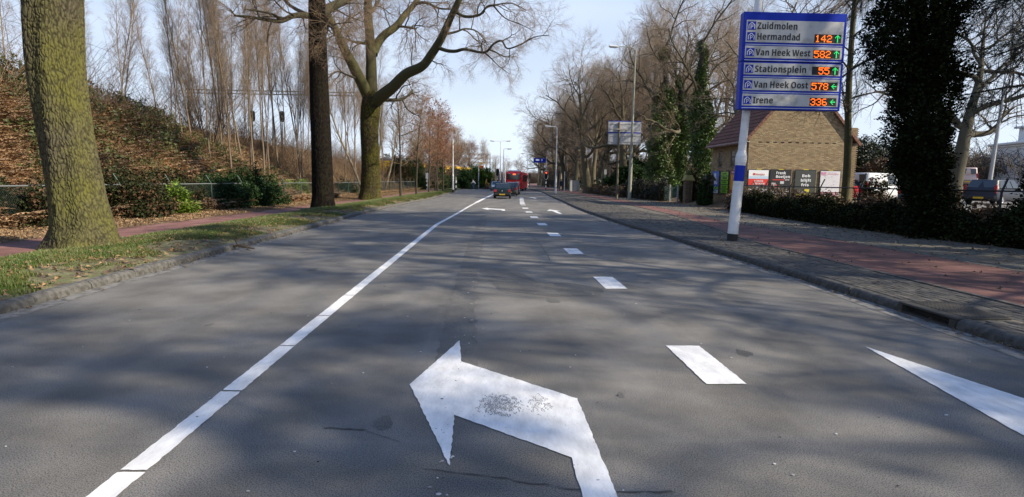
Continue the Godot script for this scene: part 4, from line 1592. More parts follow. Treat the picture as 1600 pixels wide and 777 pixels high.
func frond_mesh() -> ArrayMesh:
	# dead bracken: bowed ribs with leaflets hanging to both sides
	var mb := MB.new()
	for s in 3:
		var a := rf(0, TAU)
		var out := Vector3(cos(a), 0, sin(a))
		var across := Vector3(-out.z, 0, out.x)
		var l := rf(0.5, 0.85)
		mb.col = grey(rf(.6, 1.3))
		var prev := Vector3(rf(-.15, .15), 0, rf(-.15, .15))
		for k in 9:
			var u := (k + 1) / 9.0
			var p := prev + (out * (0.35 + u) + Vector3(0, 1.0 - 1.9 * u, 0)).normalized() * l / 9.0
			var w := l * 0.30 * (1.05 - u)
			for e in [1.0, -1.0]:
				var tip: Vector3 = prev.lerp(p, .5) + across * w * e + Vector3(0, -w * rf(.2, .7), 0) + out * w * .3
				mb.tri(prev, p, tip)
			prev = p
	return mb.mesh()

func ivy_mesh(count: int, spread: Vector3, size: float) -> ArrayMesh:
	# pointed, slightly folded leaves facing outwards and up
	var mb := MB.new()
	for k in count:
		var at := Vector3(rf(-1, 1), rf(-1, 1), rf(-1, 1)) * spread
		var b := Basis.from_euler(Vector3(rf(-0.3, 1.2), rf(0, TAU), rf(-0.6, 0.6)))
		var s := size * rf(0.6, 1.25)
		mb.col = grey(rf(0.6, 1.35))
		mb.xf = Transform3D(b, at)
		var f := s * 0.14
		mb.tri(Vector3(0, 0, -s * .5), Vector3(-s * .45, f, -s * .1), Vector3(0, 0, s * .55))
		mb.tri(Vector3(0, 0, -s * .5), Vector3(0, 0, s * .55), Vector3(s * .45, f, -s * .1))
	return mb.mesh()

func blade_mesh(count: int, l: float, w: float) -> ArrayMesh:
	# long upright leaves from one foot (laurel, rhododendron, sword grass)
	var mb := MB.new()
	for k in count:
		var a := rf(0, TAU)
		var d := Vector3(cos(a), rf(0.1, 1.2), sin(a)).normalized()
		var s := Vector3(-sin(a), 0, cos(a)) * w
		var p := Vector3(rf(-1, 1), rf(-0.6, 1.0), rf(-1, 1)) * l * 0.9
		var ll := l * rf(0.7, 1.3)
		mb.col = grey(rf(0.6, 1.3))
		var m := p + d * ll * 0.5 + Vector3(0, ll * .06, 0)
		var e := p + d * ll - Vector3(0, ll * .1, 0)
		mb.tri(p, m + s, m - s)
		mb.tri(m - s, m + s, e)
	return mb.mesh()

func left_side() -> void:
	var zone := noise(80, 0.22, FastNoiseLite.TYPE_SIMPLEX_SMOOTH, 4)
	var canes := Scatter.new()
	var green := Scatter.new()
	var straw := Scatter.new()
	var leaves := Scatter.new()
	var fronds := Scatter.new()
	# the overgrown part: z nearer than about -34, its edge running down to the fence further on
	for k in 60000:
		var z := -6.0 - pow(rf(0, 1), 1.15) * 82.0
		var u := rf(-0.4, 10.5)
		var x := fence_x(z) - 0.2 - u
		var y := bank_y(x, z)
		var edge := -41.0 + u * 0.75 + zone.get_noise_2d(x * 0.7, z * 0.7) * 5.0
		var q := zone.get_noise_2d(x * 2.0, z * 2.0)
		var tone := clampf(1.15 + 1.6 * zone.get_noise_2d(x * 1.1 + 40.0, z * 1.1), 0.45, 1.7)
		var turn := Basis(Vector3.UP, rf(0, TAU))
		var lean := Basis(Vector3.BACK, 0.45)   # lies with the slope
		if z > edge:
			var r := rf(0, 1)
			if r < 0.22 and u > 0.3:
				var c := Color(.24, .125, .06).lerp(Color(.34, .23, .125), rf(0, 1)) * rf(0.6, 1.3)
				canes.put(Transform3D(lean * turn * rf(0.6, 1.15), Vector3(x, y - 0.05, z)), c * tone)
			elif r < 0.66 and q + rf(-.1, .1) > (0.0 if z > -21.0 else -0.10) and u > 0.1:
				var c := Color(.065, .09, .03).lerp(Color(.13, .14, .045), rf(0, 1)) * rf(0.6, 1.3)
				if rf(0, 1) < 0.2:
					c = Color(.16, .09, .045)
				green.put(Transform3D(lean * turn * rf(0.8, 1.5), Vector3(x, y + rf(0.05, 0.35 + 1.2 * maxf(q, 0.0)) * smoothstep(0.3, 2.5, u) + (rf(0, 0.7) if u > 7.0 else 0.0), z)), c)
			elif r < 0.88:
				var c := Color(.25, .145, .07).lerp(Color(.33, .22, .12), rf(0, 1)) * rf(0.5, 1.25)
				fronds.put(Transform3D(lean * turn * rf(0.7, 1.5), Vector3(x, y - 0.02, z)), c * tone)
			else:
				leaves.put(Transform3D(lean * turn, Vector3(x, y + 0.03, z)), Color(.36, .23, .125) * rf(0.6, 1.4))
		else:
			var c := Color(.27, .165, .085).lerp(Color(.36, .25, .145), rf(0, 1)) * rf(0.6, 1.3)
			if rf(0, 1) < 0.6:
				leaves.put(Transform3D(lean * turn * rf(1, 1.6), Vector3(x, y + 0.03, z)), c)
			elif rf(0, 1) < 0.55:
				straw.put(Transform3D(lean * turn * rf(0.6, 1.2), Vector3(x, y - 0.02, z)), c)
			elif q > 0.12:
				green.put(Transform3D(lean * turn * rf(0.6, 1.0), Vector3(x, y + 0.05, z)), Color(.10, .10, .03) * rf(0.7, 1.2))
	# leaf drift at the foot of the fence
	for k in 5200:
		var z := -8.0 - pow(rf(0, 1), 1.2) * 66.0
		var x := lerpf(tab(z, T_PO) - 0.05, fence_x(z) - 0.5, pow(rf(0, 1), 0.8))
		leaves.put(Transform3D(Basis(Vector3.UP, rf(0, TAU)) * rf(0.6, 1.1), Vector3(x, 0.145, z)), Color(.26, .17, .09) * rf(0.5, 1.4))
	scattered("bramble_canes", canes, stem_mesh(7, 1.5, 0.9, 0.006, 0.25), M.twig, self)
	scattered("bramble_leaves", green, ivy_mesh(16, Vector3(.26, .12, .26), 0.105), M.ivy, self)
	scattered("bracken_fronds", fronds, frond_mesh(), M.dry, self)
	scattered("dead_bracken", straw, stem_mesh(14, 0.55, 1.3, 0.0045, 0.22), M.dry, self)
	scattered("leaf_litter", leaves, leaf_mesh(11, 0.3, 0.075, 0.5, 0.5), M.dry, self)
	# evergreen bushes at and behind the fence
	var spots := [
		[Vector3(-13.2, 0.1, -19.8), 1.7, 1.55, 0, "dark bramble thicket pressed against the fence right of the mossy trunk"],
		[Vector3(-12.35, 0.1, -22.3), 0.75, 1.0, 1, "sunlit light green laurel bush growing through the fence"],
		[Vector3(-12.6, 0.1, -26.2), 1.4, 1.35, 2, "dark bush behind the fence left of the tall evergreen bush"],
		[Vector3(-13.3, 0.1, -21.6), 1.2, 1.4, 0, "dark bramble tangle just left of the light green laurel"],
		[Vector3(-13.6, 0.1, -16.0), 1.5, 1.3, 0, "bramble tangle behind the fence hidden partly by the mossy trunk"],
		[Vector3(-13.1, 0.1, -24.0), 1.3, 1.5, 0, "dark bramble bush behind the fence beyond the light green laurel"],
		[Vector3(-12.2, 0.1, -28.4), 1.35, 1.75, 2, "tall dark evergreen bush at the fence where the brambles end"],
		[Vector3(-12.0, 0.1, -30.6), 0.95, 1.3, 2, "dark green bush at the fence with light green shoots on its right"],
		[Vector3(-12.6, 0.1, -37.0), 0.8, 1.2, 1, "green bush behind the fence just left of the dark trunk"],
		[Vector3(-12.0, 0.1, -47.0), 0.9, 1.1, 2, "low dark bush behind the fence between the two oaks"],
		[Vector3(-11.6, 0.1, -84.0), 1.8, 3.0, 2, "rounded green shrub at the corner of the side road by the white lamp post"],
		[Vector3(-10.7, 0.3, -80.5), 1.5, 4.6, 2, "tall dark evergreen bush in front of the yellow train"],
		[Vector3(-12.4, 0.6, -76.5), 1.5, 3.6, 0, "tall brown thicket left of the dark evergreen bush by the train"],
		[Vector3(-9.4, 0.1, -93.5), 1.8, 4.2, 2, "dark green bush right of the leaning stems, hiding the rear of the train"],
		[Vector3(-11.0, 0.1, -97.0), 3.0, 3.2, 2, "broad dark green shrub across the side road, left of the striped signal"],
		[Vector3(-6.0, 0.1, -101.0), 3.0, 2.9, 2, "dark green shrub behind the orange sign across the junction"],
		[Vector3(-2.0, 0.1, -108.0), 2.6, 3.4, 1, "light green shrub left of the middle traffic light across the junction"],
		[Vector3(-17.0, 0.1, -104.0), 4.0, 4.6, 2, "tall dark evergreen shrub below the yellow train"],
	]
	for s in spots:
		bush(s[0], s[1], s[2], s[3], s[4])
	# thin saplings and dead stalks tangled along the bank top
	var scrub := Scatter.new()
	for k in 1000:
		var z := -14.0 - rf(0, 1) * 80.0
		var x := fence_x(z) - rf(6.0, 17.0) if z > -40.0 else fence_x(z) - rf(1.5, 15.0)
		var up := Basis.from_euler(Vector3(rf(-.25, .25), rf(0, TAU), rf(-.25, .25)))
		scrub.put(Transform3D(up * rf(0.35, 1.2), Vector3(x, bank_y(x, z) - 0.1, z)), Color(.20, .13, .075).lerp(Color(.14, .10, .07), rf(0, 1)) * rf(.6, 1.4))
	scattered("scrub", scrub, stem_mesh(11, 4.2, 0.22, 0.011, 0.5), M.twig, self)
	chain_fence()
	slim_trees()
	street_trees()

var LAUREL: ArrayMesh
var IVYLEAF: ArrayMesh

func bush(at: Vector3, r: float, h: float, kind: int, label: String) -> void:
	if LAUREL == null:
		LAUREL = blade_mesh(14, 0.15, 0.03)
		IVYLEAF = ivy_mesh(14, Vector3(.16, .14, .16), 0.085)
	var o := thing("bush", label, "bush", at, 0, "bushes along the bank")
	var sc := Scatter.new()
	var lump := noise(rng.randi() % 1000, 0.9)
	var count := int(clampf(r * r * h * 620, 420, 4200))
	var big := 1.0 if r < 1.75 else 2.2
	for k in count:
		var d := rdir()
		d.y = absf(d.y)
		var q := pow(rf(0, 1), 0.33) * (1.0 + 0.85 * lump.get_noise_3dv(d * 2.2))
		var p := Vector3(d.x * r, d.y * h, d.z * r) * q
		var c: Color = [Color(.03, .035, .015), Color(.12, .19, .02), Color(.026, .05, .018)][kind] * rf(0.6, 1.4)
		if kind == 0 and rf(0, 1) < 0.3:
			c = Color(.10, .06, .035) * rf(0.6, 1.4)
		sc.put(Transform3D(Basis(Vector3.UP, rf(0, TAU)).rotated(Vector3.RIGHT, rf(-.4, .4)) * big * rf(0.8, 1.3), p), c)
	scattered("foliage", sc, LAUREL if kind == 1 else IVYLEAF, M.ivy if kind == 1 else M.shade_ivy, o)
	var mb := MB.new()
	for k in 7:
		mb.col = Color(.06, .045, .03)
		var a := rf(0, TAU)
		mb.tube(wander(Vector3(rf(-.1, .1), -0.1, rf(-.1, .1)), Vector3(cos(a) * .5, 1, sin(a) * .5).normalized(), h * 0.9, 0.2, 0.1, 0.0), PackedFloat32Array([.03, .026, .022, .02, .018, .015, .012, .01, .008, .006, .005, .004, .003]), 4)
	built("stems", mb, M.twig, o)

func chain_fence() -> void:
	var o := thing("chain_link_fence", "green chain-link fence with a top rail and bent posts below the bank", "fence")
	var post := MB.new()
	post.tube(PackedVector3Array([Vector3(0, -0.1, 0), Vector3(0, 1.18, 0), Vector3(-0.2, 1.52, 0)]), PackedFloat32Array([.032, .03, .026]), 8, true)
	var pm := post.mesh()
	var wire := MB.new()
	var z := -7.0
	var last := Vector3.ZERO
	var n := 0
	while z > -77.0:
		var p := Vector3(fence_x(z), 0.12, z)
		part("post", pm, M.dark_green, o, Transform3D(Basis(Vector3.UP, rf(-.06, .06)).rotated(Vector3.BACK, rf(-.025, .025)), p))
		if n:
			var rail := MB.new()
			rail.rod(last + Vector3(0, 1.15, 0), p + Vector3(0, 1.15 + rf(-.015, .015), 0), 0.024, 0.024, 8)
			built("top_rail", rail, M.fence_rail, o)
			var gap := 0.062 if z > -34 else 0.11
			var l := last.distance_to(p)
			var d := (p - last) / l
			var h := 1.12
			for s in [1.0, -1.0]:
				var x := -h
				while x < l:
					# one straight wire rising across the panel, cut at its ends
					var a := clampf(x, 0, l)
					var b := clampf(x + h, 0, l)
					var ya := (a - x) if s > 0 else h - (a - x)
					var yb := (b - x) if s > 0 else h - (b - x)
					wire.rod(last + d * a + Vector3(0.004 * s, 0.03 + ya, 0), last + d * b + Vector3(0.004 * s, 0.03 + yb, 0), 0.0024 if z > -34 else 0.0034, 0.0024 if z > -34 else 0.0034, 3, false)
					x += gap
		last = p
		n += 1
		z -= 2.55
	built("mesh_wire", wire, M.dark_green, o, "stuff")

func slim_kind(i: int) -> Kind:
	var k := Kind.new()
	k.levels = 2
	k.gnarl = 0.13
	k.rise = 0.22
	if i < 4:      # ash poles
		k.kids = [18, 6]
		k.start = [0.38, 0.2]
		k.angle = [0.5, 0.55]
		k.length = [2.1, 0.9]
		k.radius = [0.022, 0.009]
		k.bark = Color(.185, .145, .10)
		k.tips = Color(.19, .14, .095)
		k.spray_gap = 1.0
	else:          # birches
		k.kids = [24, 7]
		k.start = [0.25, 0.2]
		k.angle = [0.65, 0.6]
		k.length = [2.0, 0.9]
		k.radius = [0.022, 0.008]
		k.bark = Color(.28, .235, .175)
		k.tips = Color(.20, .135, .09)
		k.spray_gap = 0.6
		k.droop = 0.25
	return k

func slim_tree(i: int, h: float) -> Node3D:
	var o := thing("slim_tree" if i < 4 else "birch_tree", "", "tree")
	var t := Growth.new()
	t.k = slim_kind(i)
	var d := Vector3(rf(-.07, .07), 1, rf(-.05, .05)).normalized()
	var pts := wander(Vector3(0, -0.3, 0), d, h, 0.035 if i < 4 else 0.05, 0.0, 0.0)
	var rad := PackedFloat32Array()
	for j in pts.size():
		rad.append(lerpf(0.062 if i < 4 else 0.075, 0.010, float(j) / (pts.size() - 1)))
	var mb := MB.new()
	mb.col = t.k.bark
	mb.tube(pts, rad, 7)
	built("trunk", mb, M.bark, o)
	offshoots(t, pts, rad, 0)
	finish(t, o, 0)
	return o

const NTH := ["first", "second", "third", "fourth", "fifth", "sixth", "seventh", "eighth", "ninth", "tenth", "eleventh", "twelfth", "thirteenth", "fourteenth", "fifteenth", "sixteenth", "seventeenth", "eighteenth", "nineteenth", "twentieth"]

func nth(k: int) -> String:
	var n := k + 1
	if n <= 20:
		return NTH[k]
	if n % 10 == 0:
		return ["thirtieth", "fortieth", "fiftieth", "sixtieth", "seventieth", "eightieth", "ninetieth"][n / 10 - 3]
	return "%s-%s" % [["twenty", "thirty", "forty", "fifty", "sixty", "seventy", "eighty", "ninety"][n / 10 - 2], NTH[n % 10 - 1]]

func place(proto: Node3D, fresh: bool, label: String, at: Vector3, turn: float, size: float, group: String, lean := 0.0) -> void:
	if fresh:
		proto.position = at
		proto.rotation = Vector3(rf(-lean, lean), turn, rf(-lean, lean))
		proto.scale = Vector3.ONE * size
		tag(proto, label, proto.get_meta("category"), group)
	else:
		copy(proto, label, at, turn, size, group).rotation = Vector3(rf(-lean, lean), turn, rf(-lean, lean))

func slim_trees() -> void:
	var protos := []
	for i in 7:
		protos.append(slim_tree(i, 11.5 + i * 0.6))
	var seen := {}
	# pale poles on the slope between the bramble edge and the second oak
	var row := []
	for k in 32:
		var z := -32.0 - k * 0.6 + rf(-.4, .4)
		row.append(Vector3(fence_x(z) - rf(1.6, 7.0), 0, z))
	for k in 24:
		var z := -51.0 - k * 1.15 + rf(-.4, .4)
		row.append(Vector3(fence_x(z) - rf(0.8, 8.0), 0, z))
	for k in row.size():
		var p: Vector3 = row[k]
		p.y = bank_y(p.x, p.z)
		var i := rng.randi() % 4
		place(protos[i], not seen.has(i), "slim pale bare tree on the leaf-strewn bank, %s from the bramble edge" % nth(k), p, rf(0, TAU), rf(0.7, 1.2), "slim trees on the railway bank", 0.09)
		seen[i] = true
	# birches along the top, left of the portal
	for k in 36:
		var z := -15.0 - k * 1.25 + rf(-.7, .7)
		var p := Vector3(fence_x(z) - rf(10.5, 20.0), 0, z)
		p.y = bank_y(p.x, p.z)
		var i := 4 + rng.randi() % 3
		place(protos[i], not seen.has(i), "red-tinged bare birch on the bank top behind the brambles, %s from the left" % nth(k), p, rf(0, TAU), rf(0.5, 0.85), "birches on top of the bank", 0.06)
		seen[i] = true
	# many-stemmed hazel beside the portal mast
	var o := thing("hazel_shrub", "many-stemmed bare hazel fanning out at the top of the bank", "shrub", Vector3(-17.6, bank_y(-17.6, -36.5) - 0.1, -36.5))
	var t := Growth.new()
	t.k = slim_kind(0)
	t.k.kids = [9, 4]
	t.k.start = [0.25, 0.2]
	t.k.radius = [0.014, 0.007]
	t.k.length = [1.4, 0.7]
	t.k.bark = Color(.10, .075, .05)
	for s in 15:
		var a := rf(0, TAU)
		var d := Vector3(cos(a) * rf(.1, .65), 1, sin(a) * rf(.1, .5)).normalized()
		limb(t, wander(Vector3(cos(a) * .25, 0, sin(a) * .25), d, rf(3.0, 6.5), 0.05, 0.02, 0.0), 0.035, 0.008, 0)
	finish(t, o, 0)
	# four bent pale stems by the far end of the fence
	for k in 4:
		var q := thing("leaning_tree", "%s of the pale leaning stems that rise beside the fence past the forked oak" % nth(k), "tree", Vector3(-11.4 - rf(0, .6), 0.3, -53.0 - k * 3.0), 0, "pale leaning stems past the forked oak")
		t = Growth.new()
		t.k = slim_kind(1)
		t.k.kids = [12, 6]
		t.k.bark = Color(.24, .20, .14)
		t.k.radius = [0.04, 0.014]
		t.k.length = [2.6, 1.2]
		var pts := wander(Vector3(0, -.3, 0), Vector3([-.42, -.12, .1, .3][k], 1, rf(-.2, .2)).normalized(), 10.0, 0.06, 0.05, 0.0)
		limb(t, pts, 0.15, 0.03, 0)
		finish(t, q, 0)

func street_trees() -> void:
	# young oaks in the verge that kept their brown leaves
	var at := [Vector3(-7.15, 0, -45.0), Vector3(-6.7, 0, -51.0), Vector3(-6.35, 0, -58.0), Vector3(-5.95, 0, -63.0), Vector3(-5.75, 0, -68.0), Vector3(-7.2, 0, -73.0)]
	var leafy_ := [0.0, 0.25, 1.0, 1.0, 1.0, 0.8]
	var names := ["slender dark young tree nearest the forked oak in the verge", "slender young tree second along the verge with few leaves", "young tree with rusty brown leaves in the middle of the verge row",
		"forked young tree holding rusty leaves fourth along the verge", "thin young tree with russet crown next to the white lamp post", "small russet tree at the back of the verge before the junction"]
	for k in at.size():
		var p: Vector3 = at[k]
		p.y = verge_y(p.x, p.z) - 0.05
		var o := thing("young_street_tree", names[k], "tree", p, 0, "young trees in the left verge")
		var t := Growth.new()
		t.k = Kind.new()
		t.k.levels = 2
		t.k.kids = [24, 8]
		t.k.start = [0.3, 0.15]
		t.k.angle = [1.05, 0.8]
		t.k.length = [2.6, 1.0]
		t.k.radius = [0.03, 0.012]
		t.k.gnarl = 0.2
		t.k.rise = 0.08
		t.k.spray_gap = 0.4
		t.k.bark = Color(.05, .042, .03)
		t.leaves = Scatter.new()
		t.leaf_color = Color(.26, .10, .05)
		t.leaf_low = 2.2
		var h := 8.6 + rf(-.5, .5)
		var pts := wander(Vector3(0, -.1, 0), Vector3(rf(-.03, .03), 1, 0), h, 0.03, 0.0, 0.0)
		var rad := PackedFloat32Array()
		for j in pts.size():
			rad.append(lerpf(0.10, 0.015, float(j) / (pts.size() - 1)))
		var mb := MB.new()
		mb.col = t.k.bark
		mb.tube(pts, rad, 8)
		built("trunk", mb, M.bark, o)
		offshoots(t, pts, rad, 0)
		var keep := Scatter.new()
		var lim: float = leafy_[k]
		for i in t.leaves.count:
			if rf(0, 1) < lim:
				keep.b.append_array(t.leaves.b.slice(i * 16, i * 16 + 16))
				keep.count += 1
		t.leaves = keep
		finish(t, o, 0)
	# far side of the junction: a bank of russet trees
	for k in 7:
		var p := Vector3([-8.0, -6.5, -10.5, -13.0, -9.0, -5.2, -15.0][k], 0.1, [-98.0, -112.0, -106.0, -99.0, -122.0, -130.0, -112.0][k])
		var o := thing("russet_tree", "%s russet-leaved tree beyond the side road, counted towards the distance" % nth(k), "tree", p, rf(0, TAU), "russet trees beyond the junction")
		var t := Growth.new()
		t.k = Kind.new()
		t.k.levels = 2
		t.k.kids = [18, 8]
		t.k.start = [0.2, 0.15]
		t.k.angle = [0.95, 0.8]
		t.k.length = [3.0, 1.3]
		t.k.radius = [0.05, 0.02]
		t.k.spray_gap = 0.3
		t.k.spray_size = 1.3
		t.leaves = Scatter.new()
		t.leaf_color = [Color(.25, .11, .06), Color(.16, .11, .06), Color(.28, .10, .05), Color(.12, .09, .05), Color(.2, .1, .06), Color(.22, .09, .05), Color(.14, .1, .06)][k]
		t.leaf_low = 1.5
		limb(t, wander(Vector3(0, -.2, 0), Vector3(rf(-.05, .05), 1, 0), rf(7.0, 9.5), 0.06, 0.0, 0.0), 0.14, 0.03, 0)
		finish(t, o, 1)

func railway() -> void:
	var dark := plain(Color(.10, .105, .10), 0.6, 0.3)
	# lattice portals over the tracks
	var spots := [[Vector3(-38.5, 2.7, -75.0), 22.0, 9.4, "dark lattice portal over the railway behind the slim trees"],
		[Vector3(-14.5, 1.2, -190.0), 14.0, 8.6, "far railway portal, nearest of the three seen over the junction"],
		[Vector3(-15.5, 1.2, -235.0), 15.0, 9.0, "far railway portal, middle of the three seen over the junction"],
		[Vector3(-15.0, 1.2, -290.0), 16.0, 9.0, "far railway portal, most distant of the three seen over the junction"]]
	for s in spots:
		var o := thing("catenary_portal", s[3], "railway portal", s[0], 0, "railway portals")
		var w: float = s[1]
		var h: float = s[2]
		for x in [0.0, w]:
			var mb := MB.new()
			for q in [Vector2(-.16, -.16), Vector2(.16, -.16), Vector2(.16, .16), Vector2(-.16, .16)]:
				mb.rod(Vector3(x + q.x, -0.5, q.y), Vector3(x + q.x, h + 0.6, q.y), 0.035, 0.035, 4)
			for k in 16:
				var y := k * h / 16.0
				mb.rod(Vector3(x - .16, y, .16), Vector3(x + .16, y + h / 16.0, .16), 0.018, 0.018, 3, false)
				mb.rod(Vector3(x + .16, y, -.16), Vector3(x - .16, y + h / 16.0, -.16), 0.018, 0.018, 3, false)
			built("mast", mb, dark, o)
		var beam := MB.new()
		for y in [0.0, 0.42]:
			for z in [-.16, .16]:
				beam.rod(Vector3(-.3, h + y, z), Vector3(w + .3, h + y, z), 0.04, 0.04, 4)
		var n := int(w / 0.5)
		for k in n:
			var a := w * k / n
			beam.rod(Vector3(a, h, .16), Vector3(a + w / n / 2, h + .42, .16), 0.02, 0.02, 3, false)
			beam.rod(Vector3(a + w / n / 2, h + .42, .16), Vector3(a + w / n, h, .16), 0.02, 0.02, 3, false)
		built("beam", beam, dark, o)
		for k in 3:
			var mb := MB.new()
			var x := w * (0.2 + 0.3 * k)
			mb.rod(Vector3(x, h, 0), Vector3(x, h - 1.3, 0), 0.03, 0.03, 5)
			mb.rod(Vector3(x, h - 1.2, 0), Vector3(x + 1.2, h - 1.5, 0), 0.025, 0.02, 5)
			built("arm", mb, dark, o)
	# contact wires above the near tracks
	for k in 2:
		var mb := MB.new()
		var pts := PackedVector3Array()
		for i in 30:
			var z := -10.0 - i * 2.3
			pts.append(Vector3(-30.0 - k * 4.0 + 0.02 * i, 10.8 + 0.35 * cos(i * 0.43) - k * 0.4, z))
		var rad := PackedFloat32Array()
		rad.resize(30)
		rad.fill(0.012)
		mb.tube(pts, rad, 4)
		one("overhead_wire", mb, dark, ["upper overhead railway wire crossing the sky on the left", "lower overhead railway wire crossing the sky on the left"][k], "wire")
	# two round signals seen between the poles
	for k in 2:
		var o := thing("railway_signal", ["round-topped railway signal board between the slim trees", "smaller railway signal board nearer the dark trunk"][k], "signal", [Vector3(-24.6, 3.2, -60.0), Vector3(-21.6, 3.2, -60.0)][k])
		var mb := MB.new()
		mb.rod(Vector3(0, -.5, 0), Vector3(0, 5.1, 0), 0.06, 0.06, 6)
		built("post", mb, dark, o)
		mb = MB.new()
		var ring := PackedVector3Array()
		for i in 24:
			var a := TAU * i / 24
			ring.append(Vector3(cos(a) * .26, 4.6 + sin(a) * .26 + (0.3 if sin(a) > 0 else -0.3), 0))
		mb.prism(ring, Vector3(0, 0, -0.12))
		built("board", mb, M.black_rough, o)
		for j in 2:
			mb = MB.new()
			mb.tube(PackedVector3Array([Vector3(0, 4.38 + j * .45, -0.02), Vector3(0, 4.38 + j * .45, 0.14)]), PackedFloat32Array([.1, .11]), 12)
			built("hood", mb, M.black_rough, o)
	# the yellow train standing behind the trees
	var tr := thing("yellow_train", "yellow train with dark windows on the bank behind the young trees", "train", Vector3(-14.8, 0.75, -80.0), -0.23)
	var yel := plain(Color(.52, .31, .015), 0.4)
	var blue := plain(Color(.02, .04, .16), 0.35)
	for cidx in 2:
		var z0 := -cidx * 20.4
		var body := MB.new()
		var prof := []
		for a in 13:
			var th := PI * a / 12
			prof.append(Vector2(cos(th) * 1.42, 3.0 + sin(th) * 0.75))
		var ring := PackedVector3Array([Vector3(1.42, 0.9, z0)])
		for p in prof:
			ring.append(Vector3(p.x, p.y, z0))
		ring.append(Vector3(-1.42, 0.9, z0))
		body.prism(ring, Vector3(0, 0, -20.0))
		var b := built("carriage", body, yel, tr)
		var top := MB.new()
		var rp := PackedVector3Array()
		for a in 9:
			var th := PI * (0.16 + 0.68 * a / 8.0)
			rp.append(Vector3(cos(th) * 1.45, 3.0 + sin(th) * 0.78, z0 + 0.01))
		top.prism(rp, Vector3(0, 0, -20.02))
		built("roof", top, plain(Color(.16, .16, .17), 0.6), b)
		var band := MB.new()
		band.box(Vector3(1.425, 1.15, z0 - 10), Vector3(0.02, 0.3, 19.4))
		built("blue_band", band, blue, b)
		for k in 9:
			var win := MB.new()
			win.chamfer(Vector3(1.425, 2.35, z0 - 1.6 - k * 2.1), Vector3(0.025, 0.75, 1.5), 0.01)
			built("window", win, M.glass, b)
		var under := MB.new()
		under.box(Vector3(0, 0.65, z0 - 10), Vector3(2.4, 0.5, 17.0))
		for z in [-2.5, -5.0, -15.0, -17.5]:
			for x in [-.75, .75]:
				under.tube(PackedVector3Array([Vector3(x - .06, 0.45, z0 + z), Vector3(x + .06, 0.45, z0 + z)]), PackedFloat32Array([.45, .45]), 14, true)
		built("running_gear", under, M.black_rough, b)
# ---------------------------------------------------------------- right: hedges, ivy trees, big bare trees, woods
func park_y(x: float, z: float) -> float:
	return 0.57 + 1.05 * smoothstep(-38.0, -60.0, z) * smoothstep(24.0, 42.0, x)

func hedge(label: String, z0: float, z1: float, off: float, wide: float, high: float, c0: Color, c1: Color, count: int, mesh: ArrayMesh, m: Material, size: float) -> void:
	var o := thing("hedge", label, "hedge", Vector3(hedge_x(z0) + off, 0.1, z0), 0, "hedges along the right footway")
	var lump := noise(rng.randi() % 999, 0.6)
	var sc := Scatter.new()
	var base := o.position
	for k in count:
		var z := lerpf(z0, z1, rf(0, 1))
		var h := high * (0.95 + 0.85 * lump.get_noise_1d(z * 2.0))
		var a := rf(0, PI)
		var q := pow(rf(0, 1), 0.35) * (1.0 if rf(0, 1) < .93 else rf(1.0, 1.4))
		var bulge := 1.0 + 0.35 * lump.get_noise_2d(z * 2.5, a * 2.0)
		var p := Vector3(hedge_x(z) + off + cos(a) * wide * q * bulge, 0.1 + pow(sin(a), 0.6) * h * q * bulge, z)
		sc.put(Transform3D(Basis.from_euler(Vector3(rf(-.5, .5), rf(0, TAU), rf(-.5, .5))) * size * rf(0.7, 1.3), p - base), c0.lerp(c1, rf(0, 1)) * rf(0.6, 1.4))
	scattered("foliage", sc, mesh, m, o)
	var mb := MB.new()
	for k in int(absf(z1 - z0) * 3.0):
		var z := lerpf(z0, z1, rf(0, 1))
		mb.col = Color(.06, .045, .03) * rf(.6, 1.3)
		mb.tube(wander(Vector3(hedge_x(z) + off + rf(-.2, .2), 0.0, z) - base, Vector3(rf(-.4, .4), 1, rf(-.4, .4)).normalized(), high * rf(.7, 1.1), .2, .1, 0), PackedFloat32Array([.016, .014, .012, .01, .009, .008, .007, .006, .005, .004, .004, .004, .004]), 4)
	built("stems", mb, M.twig, o)

